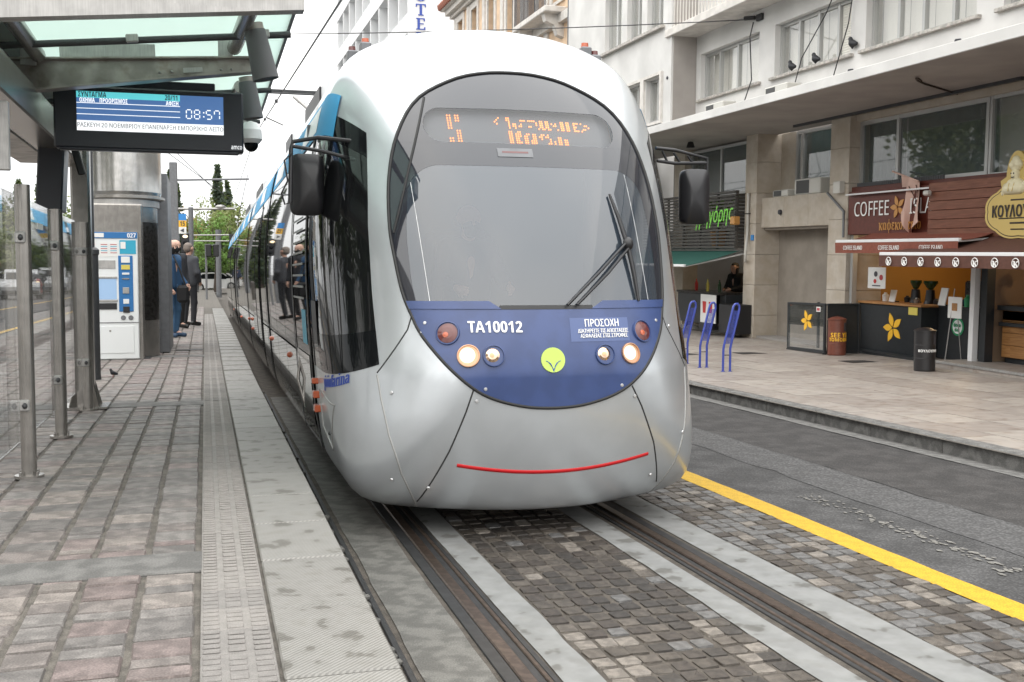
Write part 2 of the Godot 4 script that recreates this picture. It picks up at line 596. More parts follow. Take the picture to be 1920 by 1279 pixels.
	mk("plaster_tan", 0.29, 0.255, 0.215, 0.8); worn("plaster_tan", "mild", 4.1, "film", 1.3)
	mk("plaster_beige", 0.74, 0.54, 0.37, 0.8); worn("plaster_beige", "mild", 2.7)
	mk("plaster_trim", 0.68, 0.65, 0.61, 0.8); worn("plaster_trim", "mild", 1.9)
	mk("plaster_hotel", 0.72, 0.73, 0.74, 0.8)
	mk("travertine", 0.50, 0.46, 0.41, 0.65); worn("travertine", "travertine", 3.1, "film", 0.9)
	mk("marble_sill", 0.5, 0.47, 0.43, 0.6); worn("marble_sill", "cloudy", 0.7)
	mk("alu_frame", 0.45, 0.45, 0.44, 0.4, 0.4)
	mk("blind", 0.72, 0.70, 0.64, 0.8)  # cream blinds, brightened in place of sky mirrored by the upper panes
	mk("curtain_teal", 0.085, 0.14, 0.135, 0.8)
	mk("curtain_grey", 0.12, 0.125, 0.115, 0.85)
	mk("room_wall", 0.26, 0.245, 0.23, 0.9)
	mk("roof_tile", 0.36, 0.13, 0.08, 0.8); worn("roof_tile", "cloudy", 0.6)
	mk("ac_white", 0.55, 0.54, 0.5, 0.5)
	mk("ac_dark", 0.06, 0.06, 0.06, 0.6)
	mk("sign_brown", 0.115, 0.024, 0.013, 0.5); worn("sign_brown", "mild", 0.9)
	mk("sign_wood", 0.24, 0.095, 0.056, 0.55); worn("sign_wood", "wood", 0.9)
	mk("sign_gold", 0.58, 0.43, 0.14, 0.5)
	mk("sign_cream", 0.72, 0.66, 0.45, 0.5)
	mk("letter_white", 0.8, 0.8, 0.78, 0.4)
	mk("letter_gold", 0.5, 0.24, 0.06, 0.45)
	mk("letter_dark", 0.03, 0.02, 0.015, 0.5)
	mk("awning_brown", 0.10, 0.04, 0.027, 0.8); worn("awning_brown", "mild", 0.6)
	mk("awning_russet", 0.22, 0.065, 0.04, 0.8); worn("awning_russet", "mild", 0.6)
	mk("awning_green", 0.014, 0.09, 0.07, 0.8)
	mk("white_bar", 0.7, 0.7, 0.7, 0.4)
	mk("counter_black", 0.022, 0.025, 0.028, 0.4); worn("counter_black", "mild", 0.7)
	mk("counter_wood", 0.48, 0.25, 0.09, 0.5); worn("counter_wood", "wood", 0.8)
	mk("shop_ochre", 0.42, 0.23, 0.055, 0.8)
	mk("shop_wall", 0.25, 0.17, 0.11, 0.8)
	mk("flower_gold", 0.8, 0.45, 0.03, 0.5)
	mk("sticker_green", 0.03, 0.28, 0.12, 0.5)
	mk("balloon", 0.75, 0.16, 0.03, 0.3)
	mk("flag_pink", 0.62, 0.42, 0.35, 0.85); M.flag_pink.backlight_enabled = true; M.flag_pink.backlight = Color(0.35, 0.25, 0.2)
	mk("bin_brown", 0.16, 0.05, 0.032, 0.42); worn("bin_brown", "mild", 0.5)
	mk("bin_black", 0.018, 0.017, 0.018, 0.4)
	mk("slat_brown", 0.075, 0.068, 0.06, 0.6); worn("slat_brown", "cloudy", 0.5)
	glow("gory_green", 0.20, 0.68, 0.05, 0.2)
	glow("shop_lamp", 1.0, 0.82, 0.55, 4.0)
	mk("smoothie_red", 0.5, 0.03, 0.025, 0.5)
	mk("dark_bottle", 0.02, 0.05, 0.02, 0.1)
	# people
	mk("skin", 0.50, 0.29, 0.21, 0.55)
	mk("skin_pale", 0.52, 0.32, 0.24, 0.55)
	mk("hair_dark", 0.02, 0.016, 0.012, 0.6)
	mk("hair_grey", 0.16, 0.13, 0.11, 0.7)
	mk("denim", 0.018, 0.06, 0.13, 0.9)
	mk("denim_pale", 0.05, 0.12, 0.22, 0.9)
	mk("suit_grey", 0.05, 0.052, 0.06, 0.85)
	mk("suit_dark", 0.02, 0.021, 0.025, 0.85)
	mk("navy", 0.012, 0.02, 0.045, 0.9)
	mk("cloth_black", 0.009, 0.009, 0.01, 0.85)
	mk("shirt_pale", 0.5, 0.55, 0.65, 0.8)
	mk("shoe", 0.012, 0.011, 0.01, 0.35)
	mk("shoe_blue", 0.02, 0.05, 0.1, 0.6)
	# plants
	var leaf := [["leaf_cypress", 0.018, 0.034, 0.018], ["leaf_dark", 0.028, 0.05, 0.018], ["leaf_green", 0.10, 0.20, 0.03], ["leaf_olive", 0.15, 0.17, 0.055], ["leaf_rust", 0.26, 0.16, 0.05]]
	for l in leaf:
		var m := mk(l[0], l[1], l[2], l[3], 0.7)
		m.backlight_enabled = true
		m.backlight = Color(0.4, 0.45, 0.25)
		m.cull_mode = BaseMaterial3D.CULL_DISABLED
	mk("bark", 0.07, 0.055, 0.045, 0.9)
	# cars
	for c in [["car_white", 0.7, 0.7, 0.7], ["car_silver", 0.4, 0.41, 0.42], ["car_dark", 0.03, 0.032, 0.036], ["bike_red", 0.3, 0.02, 0.02]]:
		var m := mk(c[0], c[1], c[2], c[3], 0.3)
		m.clearcoat_enabled = true
		m.clearcoat = 1.0
	mk("wire", 0.03, 0.03, 0.032, 0.6)
	mk("bird", 0.015, 0.016, 0.02, 0.6)
	mk("sign_blue", 0.03, 0.22, 0.55, 0.5)
	mk("sign_yellow", 0.75, 0.42, 0.03, 0.5)
	M.canopy_glass = mk("canopy_glass", 0.70, 0.78, 0.755, 0.35)
	M.canopy_glass.backlight_enabled = true
	M.canopy_glass.backlight = Color(0.95, 1.0, 0.98)

# ---- ground -----------------------------------------------------------------------------------------------------
const PY := 0.35
# far down the street the ground comes up a little
func rise(z: float) -> float:
	var d := -z
	if d < 14.0:
		return 0.0
	if d < 26.0:
		return (d - 14.0) * 0.0125
	return 0.15 + (d - 26.0) * 0.0046

func sheet(x0: float, x1: float, zs: Array, y: float, follow := true, drop := 0.0) -> Geo:
	var g := Geo.new()
	for k in zs.size() - 1:
		var a: float = zs[k]
		var b: float = zs[k + 1]
		var ya := y + (rise(a) if follow else 0.0)
		var yb := y + (rise(b) if follow else 0.0)
		g.quad(Vector3(x0, ya, a), Vector3(x1, ya, a), Vector3(x1, yb, b), Vector3(x0, yb, b), Vector3.UP)
		if drop > 0.0:
			for x in [[x0, -1.0], [x1, 1.0]]:
				g.quad(Vector3(x[0], ya, a), Vector3(x[0], yb, b), Vector3(x[0], yb - drop, b), Vector3(x[0], ya - drop, a), Vector3(x[1], 0, 0))
	return g

const FAR := [8.0, -14.0, -18.0, -22.0, -26.0, -60.0, -150.0]

# an uneven edge line: strip of paint or patch whose borders wander
func ragged(x0: float, x1: float, z0: float, z1: float, y: float, wob: float, seed_: int, step := 0.12, wob2 := -1.0) -> Geo:
	var f := FastNoiseLite.new()
	f.seed = seed_
	f.frequency = 1.3
	var g := Geo.new()
	var n := int(absf(z1 - z0) / step)
	var rows := []
	for k in n + 1:
		var z := lerpf(z0, z1, k / float(n))
		rows.append([Vector3(x0 + f.get_noise_2d(z, 0) * wob, y, z), Vector3(x1 + f.get_noise_2d(z, 50) * (wob if wob2 < 0 else wob2), y, z)])
	return g.grid(rows, Vector3.UP)

# a stone top with worn edges: unit sized, standing on y = 0, one metre high before scaling
func stone(seed_: int, corner := 0.06, top := 0.1) -> ArrayMesh:
	var r := RandomNumberGenerator.new()
	r.seed = seed_
	var g := Geo.new()
	var low := []
	var mid := []
	var up := []
	for k in 8:
		var c: Vector2 = [Vector2(-.5, -.5 + corner), Vector2(-.5 + corner, -.5), Vector2(.5 - corner, -.5), Vector2(.5, -.5 + corner), Vector2(.5, .5 - corner), Vector2(.5 - corner, .5), Vector2(-.5 + corner, .5), Vector2(-.5, .5 - corner)][k]
		c += Vector2(r.randf_range(-.02, .02), r.randf_range(-.02, .02))
		low.append(Vector3(c.x, 0, c.y))
		mid.append(Vector3(c.x, 1.0 - top * 3.0, c.y))
		up.append(Vector3(c.x * 0.93, 1.0 - r.randf_range(0.0, top), c.y * 0.93))
	var mc := Vector3(0, 1.0, 0)
	for k in 8:
		var j := (k + 1) % 8
		var o: Vector3 = low[k] + low[j]
		g.quad(low[k], low[j], mid[j], mid[k], o)
		g.quad(mid[k], mid[j], up[j], up[k], o + Vector3.UP)
		g.face(up[k], up[j], mc, Vector3.UP)
	return g.mesh()

func lay(to: Node3D, called: String, m: Mesh, mat: String, at: Vector3, size: Vector3, turn := 0.0) -> void:
	var o := part(called, m, mat, to)
	o.transform = Transform3D(Basis(Vector3.UP, turn) * Basis.from_scale(size), at)

func lay_many(to: Node3D, called: String, list: Array) -> void:
	# pieces past the limit: joined per material
	var by := {}
	for l in list:
		if not by.has(l[1]):
			by[l[1]] = Geo.new()
		var g: Geo = by[l[1]]
		g.box(l[2] + Vector3(0, l[3].y * 0.5, 0), l[3], 0.006, Basis(Vector3.UP, l[4]))
	for m in by:
		stuff(called, by[m], m, to)

func build_ground() -> void:
	rng.seed = 41
	var zs := FAR
	struct("ground", sheet(-400, 400, [60.0, -14.0, -26.0, -60.0, -500.0], -0.02), "asphalt")
	var road := struct("road", sheet(3.6, 6.33, zs, 0.0), "asphalt")
	struct("road_patch_dark", ragged(4.95, 6.13, 4, -60, 0.004, 0.05, 3, 0.3), "asphalt_dark")
	struct("road_patch_worn", ragged(4.42, 4.95, 4, -60, 0.0035, 0.06, 4, 0.3), "asphalt_pale")
	struct("gutter", ragged(6.14, 6.34, 4, -60, 0.008, 0.02, 5, 0.3), "kerb")
	struct("yellow_line", ragged(3.57, 3.755, 4, -60, 0.006, 0.012, 6, 0.06), "paint_yellow")
	# flaked remains of an old white line
	var fl := Geo.new()
	for k in 200:
		var f := pow(rng.randf(), 0.8)
		var z := -3.7 - f * 3.1
		var w := rng.randf_range(0.006, 0.03) * (1.15 - 0.5 * f)
		var x := 4.17 + rng.randfn() * 0.045 + (0.02 if rng.randf() < 0.5 else -0.03)
		var pg := PackedVector2Array()
		for j in 7:
			var a := TAU * j / 7.0
			pg.append(Vector2(cos(a) * w * rng.randf_range(.4, 1.0), sin(a) * w * rng.randf_range(.7, 1.6)))
		fl.prism(pg, 0.002, Transform3D(Basis(Vector3(1, 0, 0), Vector3(0, 0, -1), Vector3(0, 1, 0)), Vector3(x, 0.0045 + 0.00001 * k, z)))
	stuff("paint_flakes", fl, "paint_white", road)
	# track bed
	var bed := struct("track_bed", sheet(0.5, 3.62, zs, 0.0), "joint_dark")
	struct("concrete_strip", ragged(0.80, 1.07, 6, -46, 0.005, 0.012, 8), "concrete_dirty")
	struct("concrete_strip", ragged(1.315, 1.475, 6, -46, 0.006, 0.006, 9, 0.08, 0.012), "concrete_pale")
	struct("concrete_strip", ragged(2.285, 2.45, 6, -46, 0.006, 0.014, 10, 0.08, 0.006), "concrete_pale")
	struct("concrete_strip", ragged(2.735, 2.965, 6, -46, 0.006, 0.006, 12, 0.08, 0.014), "concrete_pale")
	for x in [1.2, 2.6]:
		var s := 1.0 if x < 2 else -1.0
		var rl := struct("rail", Geo.new().box(Vector3(x - s * 0.012, 0.004, -20), Vector3(0.062, 0.020, 52), 0.006), "rail_head")
		part("guard_lip", Geo.new().box(Vector3(x + s * 0.068, 0.002, -20), Vector3(0.022, 0.016, 52), 0.004), "rail_steel", rl)
		part("groove", Geo.new().box(Vector3(x + s * 0.038, -0.004, -20), Vector3(0.04, 0.011, 52)), "rubber", rl)
		part("rubber_seal", Geo.new().box(Vector3(x - s * 0.075, 0.002, -20), Vector3(0.06, 0.014, 52), 0.003), "rubber", rl)
		part("rubber_seal", Geo.new().box(Vector3(x + s * 0.094, 0.001, -20), Vector3(0.026, 0.012, 52), 0.003), "rubber", rl)
	part("drain_channel", Geo.new().box(Vector3(0.755, 0.003, -20), Vector3(0.03, 0.014, 52), 0.004), "rubber", bed)
	# setts
	var shapes := []
	for k in 5:
		shapes.append(stone(100 + k, 0.1, 0.22))
	var rest := []
	var one := 0
	var two := 0
	var z := -3.35
	while z > -11.5:
		var dz := 0.118 * rng.randf_range(0.9, 1.12)
		var cols := 8
		for c in cols:
			var w := 0.792 / cols
			var x := 1.488 + (c + 0.5) * w + rng.randf_range(-.006, .006)
			var light: bool = (c < 2 and z > -4.4) or (c > 5 and z > -4.6)
			var kind := rng.randi_range(0, 2)
			var u := rng.randf()
			if u < (0.45 if light else 0.08):
				kind = 4
			elif u < (0.7 if light else 0.2):
				kind = 3 if rng.randf() < 0.7 else 5
			if z > -6.6 and one < 300:
				one += 1
				lay(bed, "sett", shapes[rng.randi() % 5], "sett_%d" % kind, Vector3(x + rng.randf_range(-.004, .004), -0.02, z - dz * 0.5), Vector3(w * rng.randf_range(.84, .93), 0.029 + rng.randf_range(-.003, .003), dz * rng.randf_range(.8, .9)), rng.randf_range(-.04, .04))
			elif z > -7.5:
				rest.append([0, "sett_%d" % kind, Vector3(x, -0.02, z - dz * 0.5), Vector3(w * 0.9, 0.032, dz * 0.88), 0.0])
		z -= dz
	z = -3.1
	while z > -13.5:
		var dz := 0.115 * rng.randf_range(0.9, 1.12)
		for c in 6:
			var w := 0.6 / 6
			var x := 2.975 + (c + 0.5) * w + rng.randf_range(-.006, .006)
			var u := rng.randf()
			var kind := 5 if u < 0.45 else (3 if u < 0.62 else (4 if u < 0.76 else (2 if u < 0.9 else 1)))
			if two < 290:
				two += 1
				lay(bed, "sett", shapes[rng.randi() % 5], "sett_%d" % kind, Vector3(x + rng.randf_range(-.004, .004), -0.02, z - dz * 0.5), Vector3(w * rng.randf_range(.86, .94), 0.029 + rng.randf_range(-.003, .003), dz * rng.randf_range(.82, .92)), rng.randf_range(-.05, .05))
			else:
				rest.append([0, "sett_%d" % kind, Vector3(x, -0.02, z - dz * 0.5), Vector3(w * 0.9, 0.031, dz * 0.88), 0.0])
		z -= dz
	lay_many(bed, "sett_rows", rest)
	build_platform()
	build_pavement()

func build_platform() -> void:
	var pf := struct("platform", sheet(-3.72, 0.56, FAR, PY - 0.012, true, 0.5), "joint_sand")
	var shapes := []
	for k in 5:
		shapes.append(stone(200 + k, 0.03, 0.12))
	var bands := [[-4.60, -4.93], [-10.75, -11.1], [-16.9, -17.3], [-23.0, -23.4], [-29.0, -29.4]]
	for b in bands:
		part("concrete_band", Geo.new().box(Vector3(-1.86, PY - 0.02 + rise((b[0] + b[1]) * 0.5), (b[0] + b[1]) * 0.5), Vector3(3.7, 0.042, b[0] - b[1]), 0.006), "concrete", pf)
	var rest := []
	var count := 0
	var x := -0.05
	var edges := []
	while x > -3.6:
		var w: float = [0.215, 0.225, 0.17, 0.25, 0.21, 0.235, 0.19, 0.26][edges.size() % 8]
		edges.append([x, w])
		x -= w
	for e in edges.size():
		var z := -2.75 + rng.randf_range(-.1, .1)
		while z > -40.0:
			var near: bool = z > -10.7
			var dz := rng.randf_range(0.09, 0.24) if near else rng.randf_range(0.14, 0.3)
			var hit := false
			for b in bands:
				if z > b[0] and z - dz < b[0]:
					dz = z - b[0]
				if z <= b[0] + 0.001 and z > b[1] + 0.001:
					z = b[1]
					hit = true
			if hit:
				continue
			if dz > 0.03:
				var warm: bool = rng.randf() < (0.55 if z > -5.2 else 0.16)
				var k: int = [1, 4, 0, 3][rng.randi() % 4] if warm else [0, 2, 5, 2, 5, 3][rng.randi() % 6]
				if z < -11.2:
					k = [1, 3, 3, 0, 5, 1][rng.randi() % 6]
				var ex: float = edges[e][0]
				var w: float = edges[e][1]
				var at := Vector3(ex - w * 0.5, PY - 0.03 + rise(z - dz * 0.5), z - dz * 0.5)
				var size := Vector3(w - rng.randf_range(.012, .026), 0.03 + rng.randf_range(-.005, .004), dz - rng.randf_range(.014, .022))
				if near and e < 6 and count < 290:
					count += 1
					lay(pf, "paver", shapes[rng.randi() % 5], "paver_%d" % k, at, size, rng.randf_range(-.012, .012))
				else:
					rest.append([0, "paver_%d" % k, at, size, rng.randf_range(-.012, .012)])
			z -= dz
	lay_many(pf, "paver_rows", rest)
	# tactile strip: tiles with three files of raised bars
	for v in 2:
		for k in (58 if v == 0 else 0):
			pass
	var tiles := []
	for v in 2:
		var g := Geo.new().box(Vector3(0, 0.012, 0), Vector3(0.236, 0.024, 0.246), 0.003)
		for i in 3:
			for j in 5:
				g.box(Vector3(-0.082 + i * 0.082, 0.0265 - v * 0.0012, -0.0985 + j * 0.0492 + (0.024 if i == 1 else 0.0) * (1 if j < 4 else 0)), Vector3(0.056, 0.007 - 0.002 * v, 0.026), 0.003)
		tiles.append(g.mesh())
	for k in 120:
		var z := -2.9 - k * 0.25
		var o := part("tactile_tile", tiles[rng.randi() % 2], "tactile" if rng.randf() < 0.6 else "tactile_worn", pf)
		o.position = Vector3(0.082, PY - 0.022 + rise(z) + rng.randf_range(-.001, .001), z)
	for k in 50:
		var z := -2.9 - k * 0.71
		var o := part("edge_slab", Geo.new().box(Vector3.ZERO, Vector3(0.358, 0.09, 0.702), 0.006), "slab_%d" % (rng.randi() % 3), pf)
		o.position = Vector3(0.393, PY - 0.042 + rise(z) + rng.randf_range(-.002, .002), z)
	# rubble and grime in the gap under the platform edge
	var rub := Geo.new()
	for k in 260:
		var s := rng.randf_range(0.012, 0.05)
		rub.box(Vector3(rng.randf_range(0.585, 0.73), s * 0.3, rng.randf_range(-3.0, -16.0)), Vector3(s, s * 0.8, s * rng.randf_range(0.8, 1.6)), s * 0.2, Basis(Vector3.UP, rng.randf() * 3.0))
	stuff("rubble", rub, "concrete_dirty", pf)
	part("drain_grating", Geo.new().box(Vector3(-0.27, PY + rise(-18.3), -18.3), Vector3(0.42, 0.012, 0.24), 0.003), "iron_cover", pf)
	# the carriageway on the far side of the platform
	struct("side_road", sheet(-40, -3.86, FAR, 0.2), "asphalt")
	var ks := struct("side_kerb", sheet(-3.88, -3.70, FAR, PY + 0.004, true, 0.5), "kerb")
	ks.set_meta("kind", "structure")
	struct("yellow_line", sheet(-4.55, -4.40, [2.0, -14.0, -18.0, -22.0, -26.0, -60.0, -110.0], 0.206), "paint_yellow")
	struct("yellow_line", sheet(-7.35, -7.2, [2.0, -14.0, -18.0, -22.0, -26.0, -60.0, -110.0], 0.206), "paint_yellow")
	struct("side_pavement", sheet(-60, -16, FAR, 0.33, true, 0.3), "concrete")

func walk_y(x: float, z: float) -> float:
	# from the kerb, which falls with the street, to the house fronts, which stand level
	var f := clampf((x - 6.4) / 5.2, 0.0, 1.0)
	return lerpf(0.15, 0.178 + 0.0143 * (-z - 13.0), f)

func build_pavement() -> void:
	var g := Geo.new()
	var zs := []
	for k in 24:
		zs.append(4.0 - k * 3.0)
	for k in zs.size() - 1:
		var q := []
		for c in [[6.3, zs[k]], [15.0, zs[k]], [15.0, zs[k + 1]], [6.3, zs[k + 1]]]:
			q.append(Vector3(c[0], walk_y(c[0], c[1]) - 0.012, c[1]))
		g.quad(q[0], q[1], q[2], q[3], Vector3.UP)
	var pv := struct("pavement", g, "joint_sand")
	var slab := Geo.new().box(Vector3(0, -0.03, 0), Vector3(1, 0.06, 1), 0.0).mesh()
	var rest := []
	var n := 0
	var x := 6.50
	var col := 0
	while x < 14.4:
		var w: float = 0.42 if col == 0 else 0.62
		var z := -5.0 - rng.randf() * 0.5
		while z > -27.0:
			var dz := 0.64 if col else rng.randf_range(0.7, 1.1)
			var k := rng.randi() % 4
			var c := Vector3(x + w * 0.5, 0, z - dz * 0.5)
			c.y = walk_y(c.x, c.z)
			if n < 300 and x < 11.4 and z < -6.5:
				n += 1
				var o := part("paving_slab", slab, "walk_%d" % k, pv)
				var tx := (walk_y(c.x + 0.3, c.z) - walk_y(c.x - 0.3, c.z)) / 0.6
				var tz := (walk_y(c.x, c.z + 0.3) - walk_y(c.x, c.z - 0.3)) / 0.6
				o.transform = Transform3D(Basis(Vector3(w - 0.007, tx * w, 0), Vector3(0, 1, 0), Vector3(0, tz * dz, dz - 0.007)), c + Vector3(0, rng.randf_range(-.001, .002), 0))
			else:
				rest.append([0, "walk_%d" % k, c - Vector3(0, 0.06, 0), Vector3(w - 0.007, 0.06, dz - 0.007), 0.0])
			z -= dz
		x += w
		col += 1
	lay_many(pv, "paving_rows", rest)
	var kb := struct("kerb", Geo.new().box(Vector3(6.42, 0.02, -28), Vector3(0.12, 0.14, 70)), "joint_dark")
	var z := 0.0
	while z > -30.0:
		var dz := rng.randf_range(0.95, 1.1)
		part("kerb_stone", Geo.new().box(Vector3(6.42, 0.05, z - dz * 0.5), Vector3(0.165, 0.205, dz - 0.012), 0.02), "kerb", kb)
		z -= dz
	for q in [[9.6, -17.6], [10.4, -15.4], [8.4, -17.9]]:
		part("iron_cover", Geo.new().box(Vector3(q[0], walk_y(q[0], q[1]) + 0.002, q[1]), Vector3(0.5, 0.006, 0.42)), "iron_cover", pv)

# ---- the tram: a front drawn out of one outline, r = 1 at the outline and 0 at the tip ---------------------------
const TX := 1.975
const ZT := -5.95
const CY := 1.5
const TAIL := -39.0
var brad := PackedFloat32Array()
var erad := PackedFloat32Array()
var epoly := []

func curve_points(p: Array, n := 8) -> Array:
	var out := []
	var c := p.size()
	for i in c:
		var a: Vector2 = p[(i - 1 + c) % c]
		var b: Vector2 = p[i]
		var d: Vector2 = p[(i + 1) % c]
		var e: Vector2 = p[(i + 2) % c]
		for j in n:
			out.append(b.cubic_interpolate(d, a, e, j / float(n)))
	return out

func radial(half: Array) -> PackedFloat32Array:
	var pts := half.duplicate()
	for k in range(half.size() - 2, 0, -1):
		pts.append(Vector2(-half[k].x, half[k].y))
	var poly := curve_points(pts)
	var tab := PackedFloat32Array()
	tab.resize(720)
	for k in poly.size():
		var p: Vector2 = poly[k] - Vector2(0, CY)
		var q: Vector2 = poly[(k + 1) % poly.size()] - Vector2(0, CY)
		var a := fposmod(p.angle(), TAU) / TAU * 720.0
		var b := fposmod(q.angle(), TAU) / TAU * 720.0
		if b < a:
			b += 720.0
		for i in range(int(ceil(a)), int(floor(b)) + 1):
			var th := TAU * i / 720.0
			var d := Vector2(cos(th), sin(th))
			tab[i % 720] = p.cross(q - p) / d.cross(q - p)
	return tab

func at_angle(tab: PackedFloat32Array, th: float) -> float:
	var k := fposmod(th, TAU) / TAU * 720.0
	var i := int(k) % 720
	return lerpf(tab[i], tab[(i + 1) % 720], k - floorf(k))

func nose(th: float, r: float) -> Vector3:
	var b := at_angle(brad, th)
	var c := cos(th)
	var s := sin(th)
	var y := CY + r * b * s
	var rake := 0.86 * pow((y - 1.0) / 1.93, 1.35) if y > 1.0 else 0.06 * pow(maxf(0.8 - y, 0.0) / 0.6, 2.0)
	var reach := 0.35 if s > 0.0 else 0.15
	reach += (1.55 - reach) * pow(absf(c), 1.6 if s > 0.0 else 2.2)
	return Vector3(TX + r * b * c, y, ZT - rake - reach * (1.0 - pow(maxf(1.0 - pow(r, 2.6), 0.0), 1.0 / 2.6)))

func nose_normal(th: float, r: float) -> Vector3:
	var q := clampf(r, 0.02, 0.9985)
	var du := nose(th, q + 0.0014) - nose(th, q - 0.0014)
	var dv := nose(th + 0.012, q) - nose(th - 0.012, q)
	var n := du.cross(dv).normalized()
	return n if n.dot(Vector3(cos(th), sin(th), 0.6)) > 0.0 else -n

func polar(dx: float, y: float) -> Vector2:
	var p := Vector2(dx, y - CY)
	var th := p.angle()
	return Vector2(th, p.length() / at_angle(brad, th))

func on_nose(dx: float, y: float, off := 0.0) -> Vector3:
	var q := polar(dx, y)
	return nose(q.x, q.y) + (nose_normal(q.x, q.y) * off if off != 0.0 else Vector3.ZERO)

func e_half(y: float) -> float:
	for k in epoly.size() - 1:
		if y >= epoly[k].y and y <= epoly[k + 1].y:
			return lerpf(epoly[k].x, epoly[k + 1].x, (y - epoly[k].y) / maxf(epoly[k + 1].y - epoly[k].y, 1e-6))
	return 0.0

func surface(g: Geo, p: Array, n: Array) -> Geo:
	for i in p.size() - 1:
		for j in p[0].size() - 1:
			g.tri(p[i][j], p[i + 1][j], p[i + 1][j + 1], n[i][j], n[i + 1][j], n[i + 1][j + 1])
			g.tri(p[i][j], p[i + 1][j + 1], p[i][j + 1], n[i][j], n[i + 1][j + 1], n[i][j + 1])
	return g

func nose_patch(g: Geo, t0: float, t1: float, nt: int, rin: Callable, rout: Callable, nr: int, off := 0.0) -> Geo:
	var ps := []
	var ns := []
	for i in nt + 1:
		var th := deg_to_rad(lerpf(t0, t1, i / float(nt)))
		var a: float = rin.call(th)
		var b: float = rout.call(th)
		var p := []
		var n := []
		for j in nr + 1:
			var f := j / float(nr)
			var r := a + (b - a) * (1.0 - pow(1.0 - f, 2.2))
			var nn := nose_normal(th, r)
			p.append(nose(th, r) + nn * off)
			n.append(nn)
		ps.append(p)
		ns.append(n)
	return surface(g, ps, ns)

# a patch of the front between heights, from -half(y) to half(y) of the two callables
func nose_rows(g: Geo, ys: Array, xa: Callable, xb: Callable, nx: int, off: float) -> Geo:
	var ps := []
	var ns := []
	for y in ys:
		var p := []
		var n := []
		for j in nx + 1:
			var x := lerpf(xa.call(y), xb.call(y), j / float(nx))
			var q := polar(x, y)
			var nn := nose_normal(q.x, q.y)
			p.append(nose(q.x, q.y) + nn * off)
			n.append(nn)
		ps.append(p)
		ns.append(n)
	return surface(g, ps, ns)

func body_patch(g: Geo, t0: float, t1: float, nt: int, za, zb, off := 0.0, nz := 1) -> Geo:
	var ps := []
	var ns := []
	for i in nt + 1:
		var th := lerpf(t0, t1, i / float(nt))
		var b := at_angle(brad, th)
		var p0 := Vector2(cos(th), sin(th)) * at_angle(brad, th - 0.01)
		p0 = Vector2.from_angle(th - 0.01) * at_angle(brad, th - 0.01)
		var p1 := Vector2.from_angle(th + 0.01) * at_angle(brad, th + 0.01)
		var t := (p1 - p0).normalized()
		var nn := Vector3(t.y, -t.x, 0)
		var z0: float = nose(th, 1.0).z if za is String else za
		var p := []
		var n := []
		for j in nz + 1:
			p.append(Vector3(TX + cos(th) * b, CY + sin(th) * b, lerpf(z0, zb, j / float(nz))) + nn * off)
			n.append(nn)
		ps.append(p)
		ns.append(n)
	return surface(g, ps, ns)

func side_angle(y: float, left: bool) -> float:
	var a := PI * 0.5
	var b := PI * 1.35
	for k in 30:
		var m := (a + b) * 0.5
		if CY + sin(m) * at_angle(brad, m) > y:
			a = m
		else:
			b = m
	return a if left else PI - a

func side_patch(y0: float, y1: float, za, zb, left: bool, off := 0.0, nt := 6) -> Geo:
	return body_patch(Geo.new(), side_angle(y0, left), side_angle(y1, left), nt, za, zb, off)

func side_x(y: float, left := true) -> float:
	var th := side_angle(y, left)
	return TX + cos(th) * at_angle(brad, th)

func bent_letters(to: Node3D, s: String, h: float, wide: float, dx: float, y: float, m: String, slant := 0.0, weight := 400) -> void:
	var t := text_mesh(s, h, "Droid Sans", weight, 0.0, 0.002)
	var a := t.surface_get_arrays(0)
	var box := t.get_aabb()
	var k := wide / box.size.x
	var vs: PackedVector3Array = a[Mesh.ARRAY_VERTEX]
	var ns: PackedVector3Array = a[Mesh.ARRAY_NORMAL]
	for i in vs.size():
		var p := vs[i]
		var x := dx + (p.x - box.position.x - box.size.x * 0.5) * k
		var q := on_nose(x, y + p.y + slant * (x - dx), 0.0105 if p.z > 0 else 0.006)
		var pq := polar(x, y + p.y)
		vs[i] = q
		ns[i] = nose_normal(pq.x, pq.y)
	var b := []
	b.resize(Mesh.ARRAY_MAX)
	b[Mesh.ARRAY_VERTEX] = vs
	b[Mesh.ARRAY_NORMAL] = ns
	b[Mesh.ARRAY_INDEX] = a[Mesh.ARRAY_INDEX]
	var am := ArrayMesh.new()
	am.add_surface_from_arrays(Mesh.PRIMITIVE_TRIANGLES, b)
	part("lettering", am, m, to)

func nose_line(pts: Array, r: float, off := 0.0) -> Geo:
	var path := []
	for k in pts.size() - 1:
		var n := 8
		for j in n + (1 if k == pts.size() - 2 else 0):
			var p: Vector2 = pts[k].lerp(pts[k + 1], j / float(n))
			path.append(on_nose(p.x, p.y, off))
	return Geo.new().tube(path, r, 6)

func disc_on_nose(dx: float, y: float, prof: Array, sides := 28) -> Geo:
	var q := polar(dx, y)
	var n := nose_normal(q.x, q.y)
	var x := Vector3.UP.cross(n).normalized()
	return Geo.new().lathe(prof, nose(q.x, q.y), sides, Basis(x, n, x.cross(n)))

